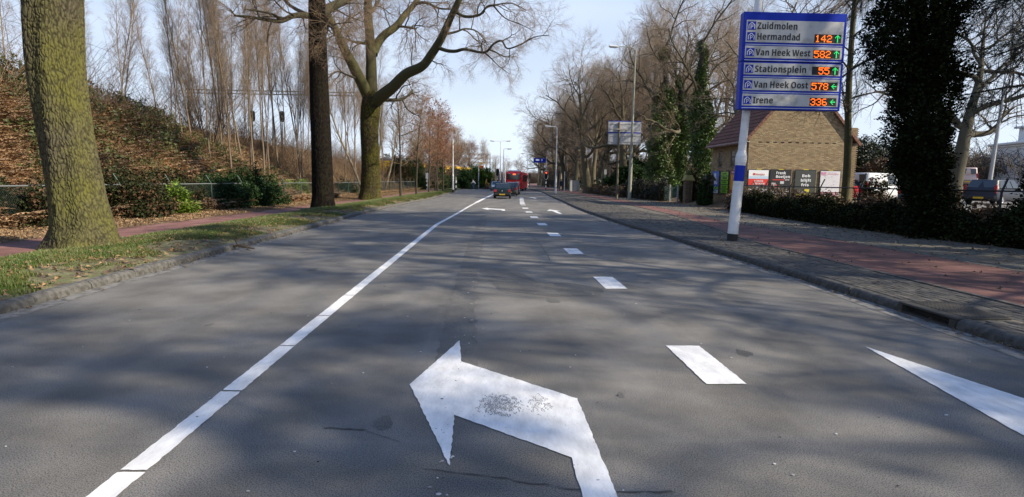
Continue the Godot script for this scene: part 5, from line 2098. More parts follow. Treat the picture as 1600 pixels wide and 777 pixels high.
# a stem clothed in ivy: path of the stem, radius of the ivy along it
func ivy_tree(label: String, path: Array, r0: float, r1: float, coat: Array, count: int, c0: Color, c1: Color, size: float, coat_m: Material = null, lumpy := 0.75, group := "ivy-clad trees on the right", limbs := 0) -> Node3D:
	var at: Vector3 = path[0]
	var o := thing("ivy_tree", label, "tree", at, 0, group)
	var pts := PackedVector3Array()
	for p in smooth(path, 0.4):
		pts.append(p - at)
	var rad := PackedFloat32Array()
	for i in pts.size():
		rad.append(lerpf(r0, r1, float(i) / (pts.size() - 1)))
	var mb := MB.new()
	mb.col = Color(.05, .042, .03)
	mb.tube(pts, rad, 10)
	built("trunk", mb, M.bark, o)
	if limbs:
		var t := Growth.new()
		t.k = big_kind(2)
		for j in limbs:
			var u := lerpf(.6, .98, float(j) / (limbs - 1))
			var i := int(u * (pts.size() - 1))
			var a := j * 2.4 + 2.6
			limb(t, wander(pts[i], Vector3(cos(a), rf(.25, .8) + u * .4, sin(a) * .7).normalized(), rf(5.0, 7.5), .2, .06, 0.0), rad[i] * .5, .04, 1)
		finish(t, o, 1)
	var lump := noise(rng.randi() % 999, 0.42, FastNoiseLite.TYPE_SIMPLEX_SMOOTH, 3)
	var sc := Scatter.new()
	var tries := 0
	while sc.count < count and tries < count * 4:
		tries += 1
		var u := rf(0, 1)
		var f := u * (pts.size() - 1)
		var i := mini(int(f), pts.size() - 2)
		var c := pts[i].lerp(pts[i + 1], f - i)
		var a := rf(0, TAU)
		var d := Vector3(cos(a), 0, sin(a))
		var w := tab(-u, coat)
		var l := 1.0 + lumpy * lump.get_noise_3dv(c * 1.2 + d * w * 1.4)
		var r := w * l
		if r < rad[i]:
			continue
		r = lerpf(rad[i], r, pow(rf(0, 1), 0.45))
		var b := Basis(Vector3.UP, -a + PI / 2) * Basis.from_euler(Vector3(rf(0.1, 0.9), rf(-.6, .6), rf(-.5, .5)))
		sc.put(Transform3D(b * size * rf(0.7, 1.35), c + d * r + Vector3(0, rf(-.15, .15), 0)), c0.lerp(c1, rf(0, 1) * rf(0, 1)) * rf(0.6, 1.4))
	scattered("ivy", sc, IVYLEAF, coat_m if coat_m else M.ivy, o)
	return o

var NEEDLES: ArrayMesh

# a drooping bough with needle sprays
func boughs(o: Node3D, list: Array, c: Color, big := 1.0) -> void:
	if NEEDLES == null:
		var nm := MB.new()
		for k in 46:
			var y := k * 0.016
			var a := k * 2.4
			nm.col = grey(rf(.7, 1.3))
			var d := Vector3(cos(a), 0.5, sin(a)).normalized() * rf(.05, .085)
			var s := Vector3(-sin(a), 0, cos(a)) * .0035
			nm.tri(Vector3(0, y, 0) - s, Vector3(0, y, 0) + s, Vector3(0, y, 0) + d)
		nm.rod(Vector3.ZERO, Vector3(0, .75, 0), .005, .002, 3, false)
		NEEDLES = nm.mesh()
	var mb := MB.new()
	var sc := Scatter.new()
	for l in list:
		var pts := smooth(l[0], 0.3)
		var rad := PackedFloat32Array()
		for i in pts.size():
			rad.append(lerpf(l[1], 0.012, float(i) / pts.size()))
		mb.col = Color(.035, .028, .022)
		mb.tube(pts, rad, 6)
		for k in int(l[2]):
			var u := pow(rf(0.1, 1), 0.7)
			var f := u * (pts.size() - 1)
			var i := mini(int(f), pts.size() - 2)
			var p := pts[i].lerp(pts[i + 1], f - i)
			var d := (pts[i + 1] - pts[i]).normalized()
			var tw := wander(p, (d + rdir() * 0.9).normalized(), rf(.5, 1.3), .2, -.1, 0.2)
			var tr := PackedFloat32Array()
			tr.resize(tw.size())
			tr.fill(.006)
			mb.tube(tw, tr, 3)
			for q in 5:
				var pp := tw[mini(1 + q, tw.size() - 1)]
				var dd := (rdir() + d + Vector3(0, -.55, 0)).normalized()
				var x := dd.cross(rdir()).normalized()
				sc.put(Transform3D(Basis(x, dd, x.cross(dd)) * (rf(.6, 1.2) * big), pp), c * rf(.6, 1.4))
	built("boughs", mb, M.bark, o)
	scattered("needles", sc, NEEDLES, M.ivy, o)

func big_kind(i: int) -> Kind:
	var k := Kind.new()
	k.levels = 3
	k.kids = [[11, 8, 6], [12, 8, 6], [10, 9, 6], [14, 7, 5]][i]
	k.start = [[0.30, 0.2, 0.15], [0.34, 0.2, 0.15], [0.28, 0.2, 0.15], [0.48, 0.2, 0.15]][i]
	k.angle = [[0.95, 0.8, 0.75], [0.8, 0.75, 0.7], [1.05, 0.85, 0.75], [0.6, 0.7, 0.7]][i]
	k.length = [[6.3, 3.0, 1.4], [5.6, 2.8, 1.3], [6.6, 3.2, 1.5], [4.6, 2.2, 1.2]][i]
	k.radius = [[0.2, 0.06, 0.02], [0.17, 0.055, 0.02], [0.22, 0.065, 0.02], [0.11, 0.04, 0.016]][i]
	k.gnarl = [0.30, 0.26, 0.36, 0.2][i]
	k.rise = [0.04, 0.09, 0.02, 0.13][i]
	k.spray_gap = 0.6
	k.spray_size = 1.05
	k.mossy = [0.45, 0.3, 0.3, 0.2][i]
	k.bark = [Color(.125, .104, .075), Color(.15, .125, .088), Color(.08, .067, .05), Color(.23, .195, .15)][i]
	k.tips = [Color(.29, .21, .14), Color(.28, .21, .13), Color(.24, .18, .12), Color(.30, .225, .15)][i]
	return k

func big_tree(i: int, h: float, r: float) -> Node3D:
	var o := thing("bare_tree", "", "tree")
	var t := Growth.new()
	t.k = big_kind(i)
	var d := Vector3(rf(-.05, .05), 1, rf(-.05, .05)).normalized()
	var pts := wander(Vector3(0, -0.3, 0), d, h, 0.05 if i == 3 else 0.085, 0.02, 0.0)
	pts = smooth(Array(pts), 0.35)
	var rad := PackedFloat32Array()
	for j in pts.size():
		var u := float(j) / (pts.size() - 1)
		rad.append(lerpf(r, 0.03, pow(u, 0.9)) + r * 0.55 * pow(maxf(0, 1 - u * h / 1.1), 2))
	var mb := MB.new()
	mb.col = bark_color(t, Vector3.ZERO, Vector3.UP, r)
	mb.tube(pts, rad, 14)
	built("trunk", mb, M.bark, o)
	offshoots(t, pts, rad, 0)
	finish(t, o, 1)
	return o

var PROTO := []
var proto_used := {}

func plant(i: int, label: String, at: Vector3, turn: float, size: float, group: String) -> void:
	place(PROTO[i], not proto_used.has(i), label, at, turn, size, group)
	proto_used[i] = true

func right_side() -> void:
	var bushy := ivy_mesh(16, Vector3(.17, .15, .17), 0.075)
	var beech := leaf_mesh(12, 0.2, 0.075, 0.4, 1.3)
	hedge("low black-green ivy hedge along the footway in front of the car park", -8.0, -30.0, 0.15, 0.42, 0.72, Color(.012, .017, .008), Color(.03, .038, .014), 11000, bushy, M.shade_ivy, 0.9)  # shade over the hedge put into its near-black leaf colours
	hedge("brown beech hedge with dead leaves behind the railing by the car park", -8.5, -23.0, 0.95, 0.36, 0.78, Color(.15, .09, .05), Color(.24, .16, .095), 3800, beech, M.dry, 1.2)
	hedge("tangled brown hedge of dead stems below the lodge posters", -21.0, -32.3, 0.75, 0.5, 0.95, Color(.10, .07, .04), Color(.18, .125, .07), 2600, beech, M.dry, 1.1)
	hedge("trimmed dark hedge between the lamp post and the wire fence", -44.5, -55.0, 0.6, 0.45, 1.35, Color(.022, .026, .012), Color(.06, .05, .022), 4200, bushy, M.ivy, 1.2)
	hedge("low brown hedge behind the lamp post and the big sign", -55.0, -75.0, 0.4, 0.6, 0.85, Color(.10, .065, .035), Color(.17, .12, .07), 3000, beech, M.dry, 1.6)
	for s in [[Vector3(15.6, .3, -46.5), 1.0, 1.1, 1, "yellow-green shrub behind the wire fence left of the gate post"], [Vector3(15.5, .3, -64.0), 2.0, 2.6, 2, "dark green shrub behind the big sign"], [Vector3(17.5, .4, -70.0), 2.4, 3.1, 2, "tall dark shrub between the forked oak and the ivy trees"],
			[Vector3(14.8, .3, -41.0), .9, 1.9, 0, "dead brown bush beside the mossy gate post"], [Vector3(14.0, .2, -36.6), .42, 1.75, 2, "black-green ivy heaped over the gate post next to the lodge"], [Vector3(15.0, .2, -21.6), .6, 1.75, 0, "thin dead bush in front of the parked white van"], [Vector3(15.7, .3, -19.0), .45, 1.5, 0, "bare straggling bush in front of the parked cars"]]:
		bush(s[0], s[1], s[2], s[3], s[4])
	# ivy trees
	var dark0 := Color(.010, .014, .006)  # shade on the ivy put into near-black leaf colours
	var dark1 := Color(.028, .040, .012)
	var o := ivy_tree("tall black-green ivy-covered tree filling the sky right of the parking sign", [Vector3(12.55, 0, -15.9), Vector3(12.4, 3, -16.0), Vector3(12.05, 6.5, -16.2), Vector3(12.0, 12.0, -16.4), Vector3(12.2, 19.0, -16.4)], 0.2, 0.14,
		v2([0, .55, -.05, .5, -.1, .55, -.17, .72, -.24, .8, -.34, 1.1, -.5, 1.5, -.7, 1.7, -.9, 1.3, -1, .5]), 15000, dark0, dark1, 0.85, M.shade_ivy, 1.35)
	var rel := func(a: Array) -> Array:
		var r := []
		for p in a:
			r.append(p - Vector3(12.55, 0, -15.9))
		return r
	boughs(o, [[rel.call([Vector3(12.2, 6.0, -16.2), Vector3(11.4, 5.5, -16.3), Vector3(10.5, 5.0, -16.4), Vector3(9.9, 4.5, -16.4)]), .07, 34], [rel.call([Vector3(12.1, 7.8, -16.2), Vector3(11.2, 7.5, -16.5), Vector3(10.4, 6.9, -16.7)]), .05, 26],
		[rel.call([Vector3(12.3, 9.5, -16.2), Vector3(10.5, 9.8, -16.0), Vector3(9.0, 9.2, -15.5)]), .07, 30], [rel.call([Vector3(12.6, 12.0, -16.2), Vector3(14.5, 12.4, -15.5), Vector3(16.5, 11.8, -15.0)]), .08, 34], [rel.call([Vector3(12.3, 14.0, -16.2), Vector3(10.6, 14.6, -15.0), Vector3(9.2, 14.0, -14.0)]), .08, 34]], Color(.012, .018, .010))
	ivy_tree("black-green ivy mass at the right edge of the view", [Vector3(14.7, 0, -13.6), Vector3(14.6, 1.5, -13.7), Vector3(14.6, 2.8, -13.7), Vector3(14.7, 3.9, -13.4)], 0.2, 0.1, v2([0, 1.2, -.3, 1.1, -.6, .95, -.85, .7, -1, .3]), 3500, dark0, dark1, 0.9, M.shade_ivy)
	var g0 := Color(.05, .09, .02)
	var g1 := Color(.20, .29, .06)
	ivy_tree("broad ivy-clad trunk, leftmost of the three green columns", [Vector3(17.3, .3, -57.2), Vector3(17.2, 5, -57.2), Vector3(17.4, 11, -57.2), Vector3(17.0, 15, -57.5)], 0.5, 0.22, v2([0, 1.0, -.15, 1.2, -.45, 1.3, -.62, 1.2, -.68, .5, -.76, .2, -1, .2]), 4600, g0, g1, 1.8, null, .95, "ivy-clad trees on the right", 3)
	ivy_tree("ivy-clad trunk with wide bare limbs, middle of the three green columns", [Vector3(19.0, .3, -57.5), Vector3(19.1, 4, -57.5), Vector3(19.6, 8, -57.4), Vector3(18.6, 12, -57.4)], 0.55, 0.2, v2([0, .6, -.2, .8, -.5, .8, -.66, .7, -.72, .3, -1, .2]), 3000, g0, g1, 1.8, null, .95, "ivy-clad trees on the right", 4)
	ivy_tree("ivy-clad trunk beside the lodge roof, rightmost of the three green columns", [Vector3(18.7, .3, -50.3), Vector3(18.7, 5, -50.3), Vector3(18.5, 10, -50.4), Vector3(18.3, 14, -50.4)], 0.42, 0.2, v2([0, .75, -.2, .85, -.45, .9, -.6, .8, -.66, .3, -1, .2]), 3200, g0, g1, 1.7, null, .95, "ivy-clad trees on the right", 3)
	# the slim mossy tree in front of the lodge
	o = thing("slim_mossy_tree", "slim mossy tree standing in front of the lodge gable at its right corner", "tree", Vector3(14.75, 0.1, -23.0))
	var t := Growth.new()
	t.k = Kind.new()
	t.k.levels = 2
	t.k.kids = [22, 7]
	t.k.start = [0.3, 0.15]
	t.k.angle = [1.1, 0.8]
	t.k.length = [2.6, 1.1]
	t.k.radius = [0.035, 0.012]
	t.k.gnarl = 0.22
	t.k.rise = -0.02
	t.k.mossy = 1.0
	t.k.bark = Color(.05, .042, .028)
	var pts := smooth([Vector3(0, -.2, 0), Vector3(-.05, 2.5, 0), Vector3(-.25, 5.5, 0), Vector3(-.3, 9, 0), Vector3(-.2, 13, 0)], .5)
	var rad := PackedFloat32Array()
	for j in pts.size():
		rad.append(lerpf(.17, .04, float(j) / pts.size()))
	var mb := MB.new()
	mb.col = Color(.065, .06, .022)
	mb.tube(pts, rad, 9)
	built("trunk", mb, M.bark, o)
	offshoots(t, pts, rad, 0)
	finish(t, o, 0)
	car_park_things()

func woods() -> void:
	PROTO = [big_tree(0, 13.0, 0.5), big_tree(1, 14.0, 0.42), big_tree(2, 12.5, 0.5), big_tree(3, 17.0, 0.30)]
	var g := "bare trees on the right side of the street"
	plant(0, "mossy spreading oak rising from the footway left of the big sign", Vector3(12.2, .1, -71.4), 0.6, 1.15, g)
	plant(1, "bare tree close behind the spreading oak, its trunk forking low", Vector3(14.2, .3, -78.0), 2.0, 1.0, g)
	plant(2, "large dark gnarled oak rising behind the lodge roof", Vector3(18.7, .5, -44.5), 1.2, 1.25, g)
	plant(0, "broad bare oak crown over the leftmost ivy column", Vector3(18.3, .5, -58.5), 3.3, 1.25, g)
	plant(2, "grey leaning bare tree behind the parked estate car", Vector3(39.0, .8, -46.5), 2.2, 1.35, g)
	plant(1, "thin pale bare tree right of the lodge beyond the lantern", Vector3(37.0, 1.0, -75.0), 1.0, 0.9, g)
	var k := 0
	for s in [Vector3(22.5, 1.2, -66), Vector3(16.5, 1.1, -88), Vector3(20.0, 1.05, -79), Vector3(13.8, 1.05, -93), Vector3(18.0, 1.1, -104), Vector3(13.2, 1.0, -108), Vector3(14.0, 1.05, -122), Vector3(19.0, 1.1, -130), Vector3(13.5, 1.0, -138), Vector3(14.5, 1.0, -158), Vector3(27.0, 1.2, -74), Vector3(30.0, 1.2, -92), Vector3(25.0, 1.1, -112), Vector3(15.5, 1.0, -180), Vector3(22.0, 1.1, -150), Vector3(34.0, 1.2, -66), Vector3(17.5, 1.0, -205), Vector3(38, 1.2, -110), Vector3(15.5, 1.1, -66), Vector3(21, 1.25, -72), Vector3(24.5, 1.2, -84), Vector3(17, 1.2, -84), Vector3(16.5, 1.15, -96), Vector3(22, 1.2, -97), Vector3(13.2, 1.05, -100), Vector3(18, 1.1, -116), Vector3(33, 1.3, -78), Vector3(21, 1.1, -138)]:
		plant([0, 2, 1, 2, 0, 3, 0][k % 7], "bare tree in the grey-brown wood behind the cycle path, %s into the distance" % nth(k), Vector3(s.x, .4, s.z), rf(0, TAU), s.y * rf(.9, 1.1), "bare trees in the wood on the right")
		k += 1
	k = 0
	# straight trunks deeper in the wood
	for i in 34:
		var z := -84.0 - i * 3.6
		plant(3, "straight pale trunk in the wood behind the red signal, %s from the near end" % nth(k), Vector3(rf(13.0, 36.0) + maxf(0, -z - 150) * 0.06, .4, z), rf(0, TAU), rf(.75, 1.1), "straight trunks in the wood on the right")
		k += 1
	k = 0
	# the end of the street and the left far side
	for s in [Vector3(-9, .9, -150), Vector3(-6, .85, -172), Vector3(-3, .8, -205), Vector3(-12, .9, -132), Vector3(2, .7, -240), Vector3(7, .75, -262), Vector3(20, .8, -240), Vector3(-14, .8, -165), Vector3(24, .9, -225), Vector3(14, .85, -285), Vector3(-2, .8, -275)]:
		plant([1, 0, 3, 2][k % 4], "bare tree far down the street past the junction, %s from the left kerb" % nth(k), Vector3(s.x, .1, s.z), rf(0, TAU), s.y, "far bare trees at the end of the street")
		k += 1
	k = 0
	# dark evergreens behind the car park
	for s in [[Vector3(47, .8, -88), 4.5, 9.0], [Vector3(54, .8, -92), 5.0, 10.0], [Vector3(60, .8, -90), 4.5, 8.5], [Vector3(42, .8, -96), 4.0, 7.0], [Vector3(50.5, 1.4, -72), 1.8, 3.4], [Vector3(33, .8, -80), 3.0, 5.5], [Vector3(68, .8, -88), 5, 9.5]]:
		evergreen(["dark evergreen behind the leaning bare tree", "tallest dark evergreen beyond the car park", "dark evergreen left of the white house", "low dark evergreen seen past the ivy tree", "small rounded tree with reddish top by the white house", "olive evergreen right of the lodge wing", "dark evergreen behind the white house"][k], s[0], s[1], s[2], k == 4)
		k += 1
	# a thicket closing the view behind lodge and wood
	var sc := Scatter.new()
	for i in 5200:
		var x := rf(16, 120)
		var z := -118.0 - rf(0, 50) if x < 60 else rf(-60, -130)
		sc.put(Transform3D(Basis.from_euler(Vector3(rf(-.6, .6), rf(0, TAU), rf(-.6, .6))) * rf(2.0, 4.5), Vector3(x, rf(0.3, 4.5), z)), Color(.13, .10, .07) * rf(.6, 1.3))
	for i in 1500:
		sc.put(Transform3D(Basis.from_euler(Vector3(rf(-.6, .6), rf(0, TAU), rf(-.6, .6))) * rf(2.0, 4.0), Vector3(rf(-22, 26), rf(0.2, 4.0), -296 - rf(0, 20))), Color(.13, .10, .08) * rf(.6, 1.3))
	for i in 2600:
		var z := rf(-80, -250)
		sc.put(Transform3D(Basis.from_euler(Vector3(rf(-.6, .6), rf(0, TAU), rf(-.6, .6))) * rf(1.2, 3.0), Vector3(rf(-34, -24) if i % 2 else rf(-16, -9) + (z + 80) * -0.015, rf(0.2, 3.0), z)), Color(.15, .105, .06) * rf(.6, 1.3))
	scattered("undergrowth", sc, stem_mesh(26, 1.1, 0.5, 0.012, 0.5), M.twig, self)
	sc = Scatter.new()
	for i in 1300:
		var z := rf(-60, -170)
		sc.put(Transform3D(Basis(Vector3.UP, rf(0, TAU)) * rf(3.0, 7.0), Vector3(rf(14.5, 32), rf(0.4, 1.9), z)), Color(.05, .07, .025).lerp(Color(.03, .045, .02), rf(0, 1)) * rf(.6, 1.3))
	scattered("ground_cover", sc, ivy_mesh(14, Vector3(.16, .1, .16), 0.06), M.ivy, self)

func evergreen(label: String, at: Vector3, r: float, h: float, ruddy: bool) -> void:
	var o := thing("evergreen_tree", label, "tree", at, 0, "evergreens beyond the car park")
	var mb := MB.new()
	mb.col = Color(.06, .05, .04)
	mb.rod(Vector3(0, -.3, 0), Vector3(0, h * .9, 0), .25, .05, 8)
	built("trunk", mb, M.bark, o)
	var lump := noise(rng.randi() % 999, 0.35, FastNoiseLite.TYPE_SIMPLEX_SMOOTH, 3)
	var sc := Scatter.new()
	for k in 1900:
		var d := rdir()
		var q := pow(rf(0, 1), .35) * (1.0 + .5 * lump.get_noise_3dv(d * r))
		var p := Vector3(d.x * r * q, h * (.55 + .45 * d.y * q), d.z * r * q)
		var c := Color(.025, .038, .018).lerp(Color(.05, .06, .025), rf(0, 1))
		if ruddy and p.y > h * .55:
			c = Color(.13, .08, .04)
		sc.put(Transform3D(Basis(Vector3.UP, rf(0, TAU)) * rf(2.0, 3.6), p), c * rf(.6, 1.4))
	scattered("foliage", sc, IVYLEAF, M.ivy, o)

# trees that stand beside and behind the camera on the right; their shade lies over the road
func shade_trees() -> void:
	var k := 0
	for s in [[2, Vector3(14.5, .1, 7.0), 1.15], [2, Vector3(20.0, .1, -9.0), 1.2], [1, Vector3(20.5, .1, -14.5), 1.1]]:
		plant(s[0], "bare tree whose shade streaks the near road, %s along the right side" % nth(k), s[1], k * 1.3, s[2], "trees shading the near road")
		k += 1
	var spots := [Vector3(19.5, .1, 5.0), Vector3(17.5, .1, -4.4), Vector3(18.6, .1, -9.8), Vector3(19.3, .3, -16.6)]
	for i in spots.size():
		var o := thing("pine_tree", "pine standing outside the view, its boughs shading the near road, %s along the hedge" % nth(i), "tree", spots[i], 0, "pines shading the near road")
		var mb := MB.new()
		mb.col = Color(.07, .05, .035)
		mb.tube(smooth([Vector3(0, -.3, 0), Vector3(.1, 6, 0), Vector3(0, 12, .1), Vector3(.1, 19, 0)], 1.0), _taper(20, .34, .06), 10)
		built("trunk", mb, M.bark, o)
		var list := []
		for b in 22:
			var a := b * 2.4
			var y := 6.0 + b * 0.58
			var l := 5.2 - b * 0.16
			list.append([[Vector3(.05, y, 0), Vector3(cos(a) * l * .5, y + .5, sin(a) * l * .5), Vector3(cos(a) * l, y - .1, sin(a) * l)], .07, 26])
		if i == 3:
			list.append([[Vector3(0, 5.5, 0), Vector3(-2.6, 5.7, .2), Vector3(-5.0, 5.0, .3)], .08, 16])
			list.append([[Vector3(0, 4.2, 0), Vector3(-2.8, 4.4, -.3), Vector3(-5.3, 4.0, -.2)], .075, 9])
			list.append([[Vector3(0, 6.6, 0), Vector3(-3.0, 7.0, .3), Vector3(-5.4, 6.3, .4)], .08, 18])
		boughs(o, list, Color(.018, .026, .014), 2.0)

func _taper(n: int, a: float, b: float) -> PackedFloat32Array:
	var r := PackedFloat32Array()
	for i in n + 80:
		r.append(lerpf(a, b, clampf(float(i) / (n - 1), 0, 1)))
	return r

func car_park_things() -> void:
	# white garden house
	var o := thing("white_house", "white house with tall paned windows at the far right", "house", Vector3(61.0, 1.5, -62.0), -0.25)
	var wm := plain(Color(.72, .72, .70), 0.6)
	var mb := MB.new()
	mb.box(Vector3(5, 2.6, -4), Vector3(10, 5.2, 8))
	built("wall", mb, wm, o)
	mb = MB.new()
	mb.chamfer(Vector3(5, 5.3, -4), Vector3(10.6, 0.3, 8.6), .06)
	mb.chamfer(Vector3(5, 5.02, -4), Vector3(10.25, 0.25, 8.25), .05)
	built("cornice", mb, wm, o)
	mb = MB.new()
	mb.box(Vector3(6.4, 6.4, -4.5), Vector3(7.4, 2.0, 6.6))
	mb.chamfer(Vector3(6.4, 7.5, -4.5), Vector3(8.2, 0.25, 7.4), .05)
	built("upper_storey", mb, wm, o)
	for k in 4:
		mb = MB.new()
		var x := 1.3 + k * 2.3
		var w := 1.3
		var h := 3.2
		for q in [[x, 0.75, w + .2, .12], [x, 0.75 + h, w + .2, .12], [x - w / 2, .75 + h / 2, .12, h], [x + w / 2, .75 + h / 2, .12, h]]:
			mb.chamfer(Vector3(q[0], q[1], 0.05), Vector3(q[2], q[3], .12), .015)
		for i in 2:
			mb.box(Vector3(x - w / 6 + i * w / 3, .75 + h / 2, .035), Vector3(.045, h - .1, .05))
		for i in 4:
			mb.box(Vector3(x, .75 + h * (i + 1) / 5.0, .035), Vector3(w - .1, .045, .045))
		var win := built("window", mb, M.white, o)
		mb = MB.new()
		mb.box(Vector3(x, .75 + h / 2, .012), Vector3(w - .08, h - .08, .02))
		built("pane", mb, M.glass, win)
	for k in 2:
		mb = MB.new()
		mb.box(Vector3(4.6 + k * 2.6, 6.35, -1.18), Vector3(1.1, 1.1, .03))
		built("window", mb, M.glass, o)
	# parked vehicles, seen over the hedge
	var list := [
		["small_car", "red hatchback parked behind the slim mossy tree", Vector3(24.3, .57, -38.6), 0.25, Color(.42, .015, .02), 0],
		["van", "white van parked left of the ivy tree", Vector3(26.6, .57, -38.0), -1.25, Color(.68, .69, .70), 2],
		["small_car", "dark grey hatchback parked right of the ivy tree", Vector3(27.6, .57, -34.3), -1.15, Color(.06, .065, .075), 0],
		["estate_car", "dark blue-grey estate car parked at the right edge with a red tail lamp", Vector3(30.7, .57, -33.2), -1.12, Color(.035, .04, .055), 1],
		["small_car", "pale silver hatchback parked behind the grey car", Vector3(31.5, .6, -40.5), -1.3, Color(.42, .44, .45), 0],
		["small_car", "blue-grey hatchback parked just right of the ivy tree, in front of the silver one", Vector3(24.9, .57, -31.2), -1.1, Color(.13, .15, .18), 0],
		["van", "tall pale pinkish van far back under the leaning bare tree", Vector3(51.6, 1.75, -60.0), -0.6, Color(.62, .46, .42), 2],
		["small_car", "grey car far back beside the pinkish van", Vector3(48.6, 1.6, -60.0), 1.7, Color(.3, .33, .36), 0],
	]
	for c in list:
		car(c[0], c[1], c[2], c[3], c[4], c[5], "parked cars beyond the hedge")
	# lamp with a lantern, and a tall pole
	o = thing("lantern_post", "dark lamp post with an old-style lantern right of the lodge", "street lamp", Vector3(27.1, .5, -42.0))
	mb = MB.new()
	mb.lathe(Vector3.ZERO, [Vector2(.11, 0), Vector2(.11, .5), Vector2(.05, .6), Vector2(.04, 3.2), Vector2(.06, 3.25)], 10)
	built("post", mb, M.black, o)
	mb = MB.new()
	mb.lathe(Vector3(0, 3.25, 0), [Vector2(.1, 0), Vector2(.2, .42)], 6)
	built("glass", mb, plain(Color(.3, .33, .33), .2), o)
	mb = MB.new()
	mb.lathe(Vector3(0, 3.67, 0), [Vector2(.24, 0), Vector2(.07, .2), Vector2(.02, .32), Vector2(.0, .34)], 6)
	built("cap", mb, M.black, o)
	o = thing("tall_pole", "tall pale leaning pole in front of the white house", "pole", Vector3(40.8, .8, -45.0))
	mb = MB.new()
	mb.rod(Vector3(0, 0, 0), Vector3(.35, 8.6, 0), .16, .10, 10)
	built("pole", mb, M.galv, o)
# ---------------------------------------------------------------- vehicles, signals, lamps, signs
# rings of points joined along the body; every ring has the same count
func loft(mb: MB, rings: Array, close_ends := true) -> void:
	var m: int = rings[0].size()
	for k in rings.size() - 1:
		for i in m:
			var j := (i + 1) % m
			mb.quad(rings[k][i], rings[k][j], rings[k + 1][j], rings[k + 1][i])
	if close_ends:
		for e in [0, rings.size() - 1]:
			var c := Vector3.ZERO
			for p in rings[e]:
				c += p
			c /= m
			for i in m:
				var j := (i + 1) % m
				if e == 0:
					mb.tri(c, rings[e][j], rings[e][i])
				else:
					mb.tri(c, rings[e][i], rings[e][j])

func softened(mb: MB) -> ArrayMesh:
	# one smooth surface: normals shared between the facets that meet at a point
	var sum := {}
	for i in mb.v.size():
		var key := mb.v[i].snapped(Vector3.ONE * 0.002)
		sum[key] = sum.get(key, Vector3.ZERO) + mb.n[i]
	for i in mb.v.size():
		var s: Vector3 = sum[mb.v[i].snapped(Vector3.ONE * 0.002)].normalized()
		if s.dot(mb.n[i]) > 0.55:
			mb.n[i] = s
	return mb.mesh()

func body_ring(z: float, y0: float, y1: float, hw: float, top: float) -> Array:
	var r := []
	var pr := [Vector2(.82, 0), Vector2(.97, .08), Vector2(1.0, .35), Vector2(1.0, .62), Vector2(.97, .9), Vector2(.9 * top, 1.0), Vector2(.45 * top, 1.03)]
	for p in pr:
		r.append(Vector3(p.x * hw, lerpf(y0, y1, p.y), z))
	pr.reverse()
	for p in pr:
		r.append(Vector3(-p.x * hw, lerpf(y0, y1, p.y), z))
	return r

